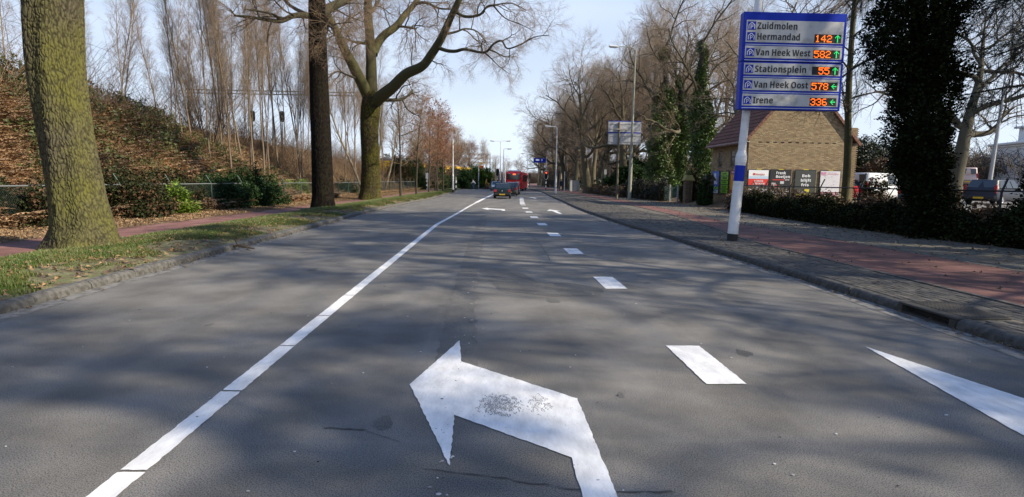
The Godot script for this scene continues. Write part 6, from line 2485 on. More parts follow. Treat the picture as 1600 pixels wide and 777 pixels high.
# kind 0 hatchback, 1 estate, 2 van; the front looks along -z
func car(called: String, label: String, at: Vector3, turn: float, c: Color, kind: int, group := "") -> Node3D:
	var o := thing(called, label, "van" if kind == 2 else "car", at, turn, group)
	var l: float = [3.75, 4.5, 4.4][kind]
	var hw: float = [.80, .86, .88][kind]
	var roof: float = [1.40, 1.46, 1.86][kind]
	var belt: float = [.92, .94, 1.05][kind]
	var e := l / 2
	var paint := plain(c, .3)
	paint.metallic_specular = 0.3 if c.g < .1 else 0.5
	paint.clearcoat_enabled = c.g > .1
	paint.clearcoat = .7
	paint.clearcoat_roughness = .08
	var mb := MB.new()
	var st := [[e, .42, belt - .18, .93], [e - .03, .30, belt - .04, .97], [e - .14, .22, belt, .99], [e - .9, .18, belt + .01, 1.0], [.2, .17, belt, 1.0], [-e + 1.25, .17, belt - .02, 1.0], [-e + .95, .18, belt - .06, .99], [-e + .35, .20, belt - .20, .97], [-e + .08, .26, belt - .30, .93], [-e, .36, belt - .42, .88]]
	var rings := []
	for s in st:
		rings.append(body_ring(s[0], s[1], s[2], hw * s[3], 1.0))
	rings.reverse()
	loft(mb, rings)
	part("body", softened(mb), paint, o)
	# cabin: rear pillar to windscreen
	var rb: float = [e - .10, e - .10, e - .06][kind]
	var rt: float = [e - .52, e - .38, e - .16][kind]
	var ft: float = [-.28, -.30, -.62][kind]
	var fb: float = [-e + 1.10, -e + 1.25, -e + .95][kind]
	var wr := hw * (.78 if kind < 2 else .84)
	var wb := hw * .955
	mb = MB.new()
	rings = []
	for s in [[0.0, 1.0], [.55, .5], [.88, .14], [.97, .03], [1.0, -.03]]:
		var u: float = s[0]
		var y := lerpf(belt - .03, roof, u)
		var z0 := lerpf(rb, rt, u) - (.10 if u > .99 else 0.0)
		var z1 := lerpf(fb, ft, u) + (.10 if u > .99 else 0.0)
		var w := lerpf(wb, wr, u) - (.07 if u > .99 else 0.0)
		var r := []
		for q in [[.86, 0], [1, .07], [1, .5], [1, .93], [.86, 1], [0, 1.012], [-.86, 1], [-1, .93], [-1, .5], [-1, .07], [-.86, 0], [0, -.012]]:
			r.append(Vector3(w * q[0], y, lerpf(z0, z1, q[1])))
		rings.append(r)
	loft(mb, rings)
	part("cabin", softened(mb), paint, o)
	# glass, set just proud of the pillars
	var win := func(a: Vector3, b: Vector3, d: Vector3, f: Vector3, name_: String) -> void:
		var w := MB.new()
		var nn := (b - a).cross(f - a).normalized() * .014
		w.quad(a + nn, b + nn, d + nn, f + nn)
		for q in [[a, b], [b, d], [d, f], [f, a]]:
			w.quad(q[0] - nn * 2, q[1] - nn * 2, q[1] + nn, q[0] + nn)
		built(name_, w, M.glass, o)
	var pt := func(u: float, v: float, s: float) -> Vector3:   # on the side: u along rear to front, v up
		return Vector3(s * (lerpf(wb, wr, v) + .004), lerpf(belt - .03, roof, v), lerpf(lerpf(rb, rt, v), lerpf(fb, ft, v), u))
	for s in [1.0, -1.0]:
		var cuts: Array = [[[.13, .50], [.53, .90]], [[.09, .33], [.36, .60], [.63, .91]], [[.62, .9]]][kind]
		for q in cuts:
			var a: Vector3 = pt.call(q[0], .12, s)
			var b: Vector3 = pt.call(q[1], .12, s)
			var d: Vector3 = pt.call(q[1] - .02, .86, s)
			var f: Vector3 = pt.call(q[0] + .02, .86, s)
			if s > 0:
				win.call(a, b, d, f, "side_window")
			else:
				win.call(b, a, f, d, "side_window")
	var e0 := func(x: float, v: float, rear: bool) -> Vector3:
		return Vector3(x * lerpf(wb, wr, v) * .84, lerpf(belt - .03, roof, v), (lerpf(rb, rt, v) + .012) if rear else (lerpf(fb, ft, v) - .012))
	win.call(e0.call(-1, .16, true), e0.call(1, .16, true), e0.call(1, .88, true), e0.call(-1, .88, true), "rear_window")
	win.call(e0.call(1, .10, false), e0.call(-1, .10, false), e0.call(-1, .90, false), e0.call(1, .90, false), "windscreen")
	# wheels
	for z in [e - .72, -e + .78]:
		for s in [1.0, -1.0]:
			var w := MB.new()
			w.xf = Transform3D(Basis(Vector3.BACK, -PI / 2 * s), Vector3(s * (hw - .17), .30, z))
			w.lathe(Vector3.ZERO, [Vector2(.0, 0), Vector2(.27, 0), Vector2(.30, .03), Vector2(.30, .16), Vector2(.27, .19), Vector2(.19, .19)], 20)
			var wheel := built("wheel", w, M.rubber, o)
			w = MB.new()
			w.xf = Transform3D(Basis(Vector3.BACK, -PI / 2 * s), Vector3(s * (hw - .17), .30, z))
			w.lathe(Vector3.ZERO, [Vector2(.19, .185), Vector2(.17, .165), Vector2(.06, .18), Vector2(0, .185)], 14)
			built("rim", w, M.chrome, wheel)
	# bumpers, lamps, plates, mirrors
	mb = MB.new()
	mb.chamfer(Vector3(0, .43, e - .02), Vector3(hw * 1.88, .24, .16), .05)
	built("rear_bumper", mb, plain(c * .35 + grey(.01), .6), o)
	mb = MB.new()
	mb.chamfer(Vector3(0, .40, -e + .03), Vector3(hw * 1.78, .24, .14), .05)
	built("front_bumper", mb, plain(c * .35 + grey(.01), .6), o)
	for s in [1.0, -1.0]:
		mb = MB.new()
		if kind == 0:
			mb.chamfer(Vector3(s * hw * .80, belt - .20, e - .03), Vector3(.26, .24, .09), .02)
		else:
			mb.chamfer(Vector3(s * hw * .88, belt - .05, e - .06), Vector3(.15, .5, .12), .02)
		built("tail_lamp", mb, plain(Color(.30, .015, .02), .3), o)
		mb = MB.new()
		mb.chamfer(Vector3(s * hw * .70, .62, -e + .08), Vector3(.3, .14, .12), .03)
		built("headlamp", mb, plain(Color(.6, .62, .62), .15), o)
		mb = MB.new()
		mb.chamfer(Vector3(s * (hw + .07), belt + .06, fb + .34), Vector3(.18, .13, .1), .03)
		built("mirror", mb, M.black, o)
	mb = MB.new()
	mb.box(Vector3(0, .40, e + .065), Vector3(.52, .11, .012))
	built("plate", mb, plain(Color(.70, .42, .02), .5), o)
	mb = MB.new()
	mb.box(Vector3(0, .40, -e - .045), Vector3(.52, .11, .012))
	built("plate", mb, plain(Color(.70, .42, .02), .5), o)
	if kind == 0:
		mb = MB.new()
		mb.rod(Vector3(0, belt + .09, rb + .03), Vector3(.25, belt + .12, rb - .01), .012, .006, 5)
		built("rear_wiper", mb, M.black, o)
		mb = MB.new()
		mb.lathe(Vector3.ZERO, [Vector2(.055, 0), Vector2(.055, .02), Vector2(0, .024)], 12)
		part("badge", mb.mesh(), M.chrome, o, Transform3D(Basis(Vector3.RIGHT, PI / 2), Vector3(0, belt - .2, e - .005)))
	return o

func bus() -> void:
	var o := thing("city_bus", "red city bus with a dark rear window waiting ahead of the cars at the junction", "bus", Vector3(3.45, 0, -86.0), -0.13)
	var red := plain(Color(.74, .02, .028), .3)
	var mb := MB.new()
	var rings := []
	for s in [[0.0, -.08], [-.06, -.02], [-.2, 0.0], [-11.6, 0.0], [-11.85, -.04], [-11.95, -.12]]:
		var r := []
		var hw: float = 1.275 + s[1]
		var top: float = 2.92 + s[1]
		for q in [[.96, .32], [1, .42], [1, top - .35], [.93, top - .1], [.78, top], [0, top + .03]]:
			r.append(Vector3(q[0] * hw, q[1], s[0]))
		for q in [[-.78, top], [-.93, top - .1], [-1, top - .35], [-1, .42], [-.96, .32]]:
			r.append(Vector3(q[0] * hw, q[1], s[0]))
		rings.append(r)
	rings.reverse()
	loft(mb, rings)
	part("body", softened(mb), red, o)
	mb = MB.new()
	mb.chamfer(Vector3(-.05, 2.16, .004), Vector3(2.12, .92, .06), .03)
	var rw := built("rear_window", mb, M.glass, o)
	mb = MB.new()
	mb.box(Vector3(.05, 2.52, .045), Vector3(.46, .2, .012))
	built("route_display", mb, glow(Color(1.0, .16, .04), 1.1), rw)
	for s in [1.0, -1.0]:
		for k in 2:
			mb = MB.new()
			mb.chamfer(Vector3(s * 1.08, .85 + k * .24, .0), Vector3(.16, .2, .06), .02)
			built("tail_lamp", mb, plain(Color(.35, .01, .01), .25), o)
		for k in 6:
			mb = MB.new()
			mb.box(Vector3(s * 1.278, 1.95, -1.5 - k * 1.75), Vector3(.012, 1.0, 1.5))
			built("side_window", mb, M.glass, o)
		for z in [-3.0, -9.0]:
			mb = MB.new()
			mb.xf = Transform3D(Basis(Vector3.BACK, -PI / 2 * s), Vector3(s * 1.02, .48, z))
			mb.lathe(Vector3.ZERO, [Vector2(0, 0), Vector2(.46, 0), Vector2(.48, .04), Vector2(.48, .22), Vector2(.44, .26), Vector2(.28, .25), Vector2(0, .2)], 20)
			built("wheel", mb, M.rubber, o)
		mb = MB.new()
		mb.box(Vector3(s * .72, 2.6, .04), Vector3(.22, .1, .012))
		built("upper_lamp", mb, plain(Color(.55, .5, .5), .3), rw)
	mb = MB.new()
	mb.chamfer(Vector3(0, .36, .0), Vector3(2.4, .22, .1), .03)
	built("bumper", mb, plain(Color(.16, .01, .012), .5), o)
	mb = MB.new()
	mb.chamfer(Vector3(-.1, 3.02, -1.5), Vector3(1.9, .26, 2.2), .1)
	built("roof_unit", mb, plain(Color(.72, .68, .66), .4), o)
	# the operator's white mark on the lower rear panel: a bar and two strokes
	mb = MB.new()
	mb.box(Vector3(.62, 1.38, .008), Vector3(.5, .07, .012))
	mb.box(Vector3(.74, 1.2, .008), Vector3(.3, .06, .012))
	mb.box(Vector3(.5, 1.22, .008), Vector3(.08, .12, .012))
	built("white_mark", mb, M.white, o)
	mb = MB.new()
	mb.box(Vector3(0, .52, .04), Vector3(.52, .11, .012))
	built("plate", mb, plain(Color(.70, .42, .02), .5), o)

func glow(c: Color, e: float) -> StandardMaterial3D:
	var m := plain(c * .3, .5)
	m.emission_enabled = true
	m.emission = c.linear_to_srgb()
	m.emission_energy_multiplier = e
	return m

func signal_head(o: Node3D, at: Vector3, lit: bool, turn: float, board: bool) -> void:
	var b := Basis(Vector3.UP, turn)
	var mb := MB.new()
	mb.xf = Transform3D(b, at)
	if board:
		var ring := PackedVector3Array()
		for k in 28:
			var a := TAU * k / 28
			ring.append(Vector3(cos(a) * .29, sin(a) * .29 + (.36 if sin(a) >= 0 else -.36), -.06))
		mb.prism(ring, Vector3(0, 0, .02))
		built("rim_board", mb, M.white, o)
		mb = MB.new()
		mb.xf = Transform3D(b, at)
		ring = PackedVector3Array()
		for k in 28:
			var a := TAU * k / 28
			ring.append(Vector3(cos(a) * .255, sin(a) * .255 + (.36 if sin(a) >= 0 else -.36), -.035))
		mb.prism(ring, Vector3(0, 0, .02))
		built("backing_board", mb, M.black_rough, o)
	mb = MB.new()
	mb.xf = Transform3D(b, at)
	mb.chamfer(Vector3(0, 0, .04), Vector3(.32, .96, .18), .05)
	var head := built("signal_head", mb, M.black_rough, o)
	for k in 3:
		var y := .3 - k * .3
		mb = MB.new()
		mb.xf = Transform3D(b, at)
		mb.tube(PackedVector3Array([Vector3(0, y, .12), Vector3(0, y - .02, .32)]), PackedFloat32Array([.12, .13]), 16)
		built("visor", mb, M.black_rough, head)
		mb = MB.new()
		mb.lathe(Vector3.ZERO, [Vector2(.11, 0), Vector2(.08, .02), Vector2(0, .03)], 16)
		var m: Material = glow(Color(1.0, .07, .02), 2.2) if lit and k == 0 else plain([Color(.05, .01, .01), Color(.06, .04, .01), Color(.01, .05, .04)][k], .3)
		part("lamp", mb.mesh(), m, head, Transform3D(b * Basis(Vector3.RIGHT, PI / 2), at + b * Vector3(0, y, .135)))

func signal_post(label: String, at: Vector3, high: float, heads: Array, lit: bool, top := 0.0, turn := 0.0, board := false) -> Node3D:
	var o := thing("traffic_light", label, "traffic light", at, 0, "traffic lights at the junction")
	var mb := MB.new()
	mb.rod(Vector3(0, 0, 0), Vector3(0, maxf(high, top), 0), .055, .055, 12)
	built("post", mb, plain(Color(.34, .36, .33), .5), o)
	var n := int((high - .6) / .28)
	for k in n:
		mb = MB.new()
		mb.tube(PackedVector3Array([Vector3(0, .25 + k * .28, 0), Vector3(0, .25 + (k + 1) * .28, 0)]), PackedFloat32Array([.075, .075]), 12, true)
		built("band", mb, M.white if k % 2 else M.black, o)
	for h in heads:
		signal_head(o, Vector3(h[0], h[1], .1 * cos(turn)), lit, turn, board)
	return o

func lamp_post(label: String, at: Vector3, h: float, arms: Array, m: Material, lean := 0.0, r := .09) -> void:
	var o := thing("street_lamp", label, "street lamp", at, 0, "street lamps")
	var mb := MB.new()
	var low := h * .28
	mb.tube(PackedVector3Array([Vector3(0, -.1, 0), Vector3(lean * low, low, 0), Vector3(lean * (low + .15), low + .15, 0), Vector3(lean * h, h, 0)]), PackedFloat32Array([r * 1.35, r * 1.3, r * .95, r * .5]), 12)
	built("post", mb, m, o)
	mb = MB.new()
	mb.box(Vector3(-r * 1.3 - .005, 1.0, 0), Vector3(.02, .5, .1))
	built("door", mb, m, o)
	for a in arms:
		var top := Vector3(lean * h, h - .05, 0)
		var end := top + Vector3(a[0], a[1], 0)
		mb = MB.new()
		mb.tube(smooth([top + Vector3(0, -.4, 0), top + Vector3(a[0] * .12, a[1] * .6, 0), top + Vector3(a[0] * .55, a[1], 0), end], .15), _taper(40, .04, .03), 8)
		built("arm", mb, m, o)
		mb = MB.new()
		var s := signf(a[0])
		mb.chamfer(end + Vector3(s * .34, .02, 0), Vector3(.78, .15, .26), .05, Basis(Vector3.BACK, .06 * s))
		var head := built("lamp_head", mb, plain(Color(.62, .64, .64), .4), o)
		mb = MB.new()
		mb.chamfer(end + Vector3(s * .36, -.07, 0), Vector3(.58, .06, .2), .025, Basis(Vector3.BACK, .06 * s))
		built("lens", mb, plain(Color(.5, .5, .46), .15), head)

func traffic() -> void:
	car("small_car", "dark blue-green hatchback driving ahead, nearest on the road", Vector3(1.02, 0, -50.9), -0.03, Color(.012, .026, .030), 0, "cars driving ahead").scale = Vector3.ONE * .94
	car("small_car", "dark grey car behind the bus, half hidden by the nearest car", Vector3(2.05, 0, -60.5), -0.07, Color(.06, .065, .075), 0, "cars driving ahead")
	car("small_car", "silver-grey car next behind the bus", Vector3(2.6, 0, -67.0), -0.07, Color(.3, .31, .34), 0, "cars driving ahead")
	car("small_car", "light blue car waiting across the junction left of the dark hatchback", Vector3(.75, 0, -87.0), PI + .06, Color(.2, .3, .38), 0, "cars driving ahead")
	bus()
	var o := signal_post("traffic light showing red on a striped post beneath a blue arm sign", Vector3(7.8, .12, -80.6), 2.35, [[.0, 2.32]], true, 4.9, 0.0, true)
	# blue direction sign on the red light's post
	var mb := MB.new()
	mb.chamfer(Vector3(-.95, 4.35, .09), Vector3(1.75, .62, .06), .02)
	var bs := built("direction_sign", mb, M.blue, o)
	mb = MB.new()
	mb.box(Vector3(-1.25, 4.4, .122), Vector3(.5, .2, .004))
	mb.box(Vector3(-.65, 4.4, .122), Vector3(.14, .28, .004))
	built("sign_print", mb, M.white, bs)
	mb = MB.new()
	mb.chamfer(Vector3(-.2, 3.5, .08), Vector3(.3, .3, .03), .01)
	built("small_plate", mb, M.white, bs)
	signal_post("white-rimmed traffic light in the middle of the junction behind the cars", Vector3(1.02, .0, -92.0), 2.3, [[0, 2.85]], false, 3.4, 0.0, true)
	signal_post("dark traffic light on a striped post left of the orange sign", Vector3(-3.7, .1, -102.4), 2.3, [[0, 2.85]], false, 3.3)
	signal_post("traffic light facing away on a striped post by the side road, leftmost of all", Vector3(-9.9, .1, -83.3), 2.0, [[-.95, 2.35]], false, 2.9, PI / 2)
	signal_post("traffic light seen edge-on against the white lamp post", Vector3(-4.12, .1, -66.5), 2.0, [[.02, 2.35]], false, 2.8, PI / 2)
	signal_post("pair of dark traffic lights far right beyond the red signal", Vector3(7.7, .1, -117.0), 1.9, [[.3, 2.5], [-.35, 2.2]], false, 3.0)
	signal_post("striped signal post beside the grey sign by the far fence end", Vector3(-9.0, .1, -79.5), 1.9, [[.0, 2.2]], false, 2.7, PI / 2)
	var pale := plain(Color(.66, .67, .67), .4)
	var mossy := ground_mat(ntex(noise(90, 0.02), [Color(.16, .16, .09), Color(.27, .26, .19), Color(.33, .33, .29)], [.25, .5, .75]), 1.1, null, 1.0, .6)
	lamp_post("tall greenish lamp post with a long arm in front of the big sign", Vector3(11.75, .1, -47.6), 12.3, [[-1.5, .28]], mossy, .003, .12)
	lamp_post("pale lamp post with a short arm at the corner before the red signal", Vector3(7.9, .1, -69.0), 7.95, [[-.75, .12]], pale, .0, .085)
	lamp_post("distant lamp post on the right past the red signal", Vector3(7.5, .1, -118.0), 6.9, [[-.7, .2]], pale)
	lamp_post("two-armed lamp post in the middle of the junction, behind the white-rimmed light", Vector3(1.5, .0, -93.6), 7.9, [[-1.0, .12], [.9, .15]], pale)
	lamp_post("single-armed lamp post just right of the two-armed one", Vector3(2.05, .0, -95.0), 6.75, [[.6, .1]], pale)
	lamp_post("farthest lamp post, above the bus roof", Vector3(3.6, .0, -148.0), 7.0, [[.7, .2]], pale)
	o = thing("white_pole", "plain white pole at the end of the left verge by the russet trees", "pole", Vector3(-4.5, .1, -67.0))
	mb = MB.new()
	mb.lathe(Vector3.ZERO, [Vector2(.11, 0), Vector2(.11, 2.0), Vector2(.085, 2.1), Vector2(.06, 6.2), Vector2(0, 6.22)], 12)
	built("pole", mb, M.white_post, o)
	mb = MB.new()
	mb.lathe(Vector3.ZERO, [Vector2(.118, 0), Vector2(.118, .32)], 12)
	built("dark_foot", mb, M.black, o)
	o = thing("white_pole", "thin grey-white pole next to the orange sign across the junction", "pole", Vector3(-2.3, .1, -103.8))
	mb = MB.new()
	mb.lathe(Vector3.ZERO, [Vector2(.1, 0), Vector2(.08, 2.1), Vector2(.06, 5.0), Vector2(0, 5.02)], 10)
	built("pole", mb, pale, o)
	o = thing("orange_sign", "bright orange sign on a post across the junction", "sign", Vector3(-1.9, .1, -108.0))
	mb = MB.new()
	mb.rod(Vector3.ZERO, Vector3(0, 3.0, 0), .05, .05, 8)
	built("post", mb, pale, o)
	mb = MB.new()
	mb.chamfer(Vector3(0, 3.6, .05), Vector3(.85, 1.3, .08), .03)
	built("panel", mb, plain(Color(.78, .15, .02), .5), o)
	mb = MB.new()
	mb.chamfer(Vector3(-.15, 4.6, -.1), Vector3(.9, .5, .08), .03)
	built("upper_panel", mb, plain(Color(.62, .42, .16), .5), o)

# ---------------------------------------------------------------- the parking guide sign and other furniture

func dot_rows(ch: String) -> Array:
	match ch:
		"0": return ["01110", "10001", "10001", "10001", "10001", "10001", "01110"]
		"1": return ["00100", "01100", "00100", "00100", "00100", "00100", "01110"]
		"2": return ["01110", "10001", "00001", "00110", "01000", "10000", "11111"]
		"3": return ["01110", "10001", "00001", "00110", "00001", "10001", "01110"]
		"4": return ["00010", "00110", "01010", "10010", "11111", "00010", "00010"]
		"5": return ["11111", "10000", "11110", "00001", "00001", "10001", "01110"]
		"6": return ["01110", "10000", "10000", "11110", "10001", "10001", "01110"]
		"7": return ["11111", "00001", "00010", "00010", "00100", "00100", "00100"]
		"8": return ["01110", "10001", "10001", "01110", "10001", "10001", "01110"]
		"U": return ["00100", "01110", "10101", "00100", "00100", "00100", "00100"]
		"L": return ["00000", "00100", "01000", "11111", "01000", "00100", "00000"]
	return []

func dots(mb: MB, ch: String, at: Vector3, pitch: float) -> void:
	var rows := dot_rows(ch)
	for r in rows.size():
		for k in 5:
			if rows[r][k] == "1":
				mb.chamfer(at + Vector3(k * pitch, (6 - r) * pitch, 0), Vector3(pitch * .92, pitch * .92, .012), .004)

func parking_sign() -> void:
	# everything tilts a little with its pole
	var o := thing("parking_guide_sign", "tall blue parking guide sign with white rows and orange numbers on a white pole", "sign", Vector3(6.3, .1, -14.4))
	var mb := MB.new()
	mb.lathe(Vector3.ZERO, [Vector2(.145, .2), Vector2(.14, 1.56), Vector2(.14, 1.57)], 24)
	mb.lathe(Vector3.ZERO, [Vector2(.14, 1.96), Vector2(.14, 2.0), Vector2(.15, 2.03), Vector2(.15, 2.2), Vector2(.108, 2.34), Vector2(.094, 8.4), Vector2(0, 8.42)], 24)
	var pole := built("pole", mb, M.white_post, o)
	pole.rotation.z = -0.05
	pole.scale = Vector3(.92, 1, .92)
	mb = MB.new()
	mb.lathe(Vector3.ZERO, [Vector2(.147, -.1), Vector2(.147, .2), Vector2(.14, .205)], 24)
	built("dark_foot", mb, M.black_rough, pole)
	mb = MB.new()
	mb.lathe(Vector3.ZERO, [Vector2(.141, 1.56), Vector2(.1405, 1.965)], 24)
	built("blue_band", mb, M.blue, pole)
	mb = MB.new()
	mb.box(Vector3(.115, 3.05, .02), Vector3(.02, .04, .06))
	built("clamp", mb, plain(Color(.2, .12, .07), .6), pole)
	# two cabinets; x from the left edge of the panel, y from its foot
	var w := 2.66
	var x0 := -.05
	var y0 := 3.42
	var box_z := .22
	for c in [[0.0, 1.235], [1.25, 1.25]]:
		mb = MB.new()
		mb.chamfer(Vector3(x0 + w / 2, y0 + c[0] + c[1] / 2, box_z), Vector3(w, c[1], .22), .012)
		built("cabinet", mb, M.blue, o)
	mb = MB.new()
	for k in 12:
		mb.chamfer(Vector3(x0 + 1.2 + k * .1, y0 + 2.51, box_z), Vector3(.03, .03, .05), .004)
	built("top_bolts", mb, M.blue, o)
	var face := box_z + .113
	var rows := [["Irene", "336", "L", .10, .31], ["Van Heek Oost", "578", "L", .505, .31], ["Stationsplein", "55", "U", .905, .30], ["Van Heek West", "582", "U", 1.33, .31], ["", "142", "U", 1.73, .56]]
	var pale := ground_mat(ntex(noise(92, 0.01, FastNoiseLite.TYPE_SIMPLEX_SMOOTH, 5), [Color(.36, .36, .34), Color(.48, .485, .48), Color(.53, .535, .53)], [.2, .45, .8]), 2.2, null, 1.0, .45)
	var ink := plain(grey(.015), .6)
	var amber := glow(Color(1.0, .16, .01), 1.25)
	var green := glow(Color(.02, .62, .14), 0.9)
	for r in rows:
		var y: float = y0 + r[3]
		var h: float = r[4]
		mb = MB.new()
		mb.chamfer(Vector3(x0 + w / 2, y + h / 2, face), Vector3(w - .14, h, .012), .004)
		var row := built("name_row", mb, pale, o)
		# a thin white rule under each row
		mb = MB.new()
		mb.box(Vector3(x0 + w / 2, y - .055, face + .001), Vector3(w - .14, .018, .006))
		built("rule", mb, plain(Color(.45, .5, .62), .4), o)
		var names: Array = [r[0]] if r[0] != "" else ["Hermandad", "Zuidmolen"]
		for k in names.size():
			var yy := y + .05 + k * .27
			parking_mark(row, Vector3(x0 + .10, yy - .01, face + .008))
			var tm := text_mesh(names[k], .165, .004, true)
			var wide: float = {"Irene": .52, "Van Heek Oost": 1.42, "Stationsplein": 1.33, "Van Heek West": 1.42, "Hermandad": 1.10, "Zuidmolen": 1.03}[names[k]]
			var s: float = wide / tm.get_aabb().size.x
			part("lettering", tm, ink, row, Transform3D(Basis().scaled(Vector3(s, 1, 1)), Vector3(x0 + .345, yy - .165 * .35 + .015, face + .010)))
		var num: String = r[1]
		var dw := .70
		mb = MB.new()
		mb.chamfer(Vector3(x0 + w - .12 - dw / 2, y + .13, face + .004), Vector3(dw, .215, .012), .004)
		var disp := built("display", mb, M.black_rough, row)
		mb = MB.new()
		for k in num.length():
			dots(mb, num[k], Vector3(x0 + w - .12 - .215 - (num.length() - k) * .152, y + .048, face + .016), .026)
		built("number_dots", mb, amber, disp)
		mb = MB.new()
		dots(mb, r[2], Vector3(x0 + w - .12 - .155, y + .048, face + .016), .027)
		built("arrow_dots", mb, green, disp)

	for ch in o.get_children():
		if ch != pole:
			ch.transform = Transform3D(Basis().scaled(Vector3(.966, .932, 1)), Vector3(-.132, .143, 0)) * ch.transform

# the blue P-under-a-roof mark
func parking_mark(row: Node3D, at: Vector3) -> void:
	var mb := MB.new()
	mb.box(at + Vector3(.105, .105, 0), Vector3(.21, .21, .005))
	var b := built("garage_mark", mb, M.blue, row)
	mb = MB.new()
	var z := .0045
	var line := func(a: Vector2, d: Vector2, t: float) -> void:
		var n := Vector2(a.y - d.y, d.x - a.x).normalized() * t
		mb.quad(at + Vector3(a.x - n.x, a.y - n.y, z), at + Vector3(d.x - n.x, d.y - n.y, z), at + Vector3(d.x + n.x, d.y + n.y, z), at + Vector3(a.x + n.x, a.y + n.y, z))
	for l in [[.03, .02, .03, .12], [.03, .12, .105, .185], [.105, .185, .18, .12], [.18, .12, .18, .02]]:
		line.call(Vector2(l[0], l[1]), Vector2(l[2], l[3]), .009)
	line.call(Vector2(.083, .025), Vector2(.083, .125), .009)
	var prev := Vector2(.083, .122)
	for k in 7:
		var a := PI / 2 - PI * k / 6.0
		var q := Vector2(.108 + cos(a) * .026, .096 + sin(a) * .026)
		line.call(prev, q, .008)
		prev = q
	line.call(prev, Vector2(.083, .07), .008)
	for v in mb.v.size():
		if mb.n[v].z < 0:
			mb.n[v] = -mb.n[v]
	built("white_p", mb, M.white, b)

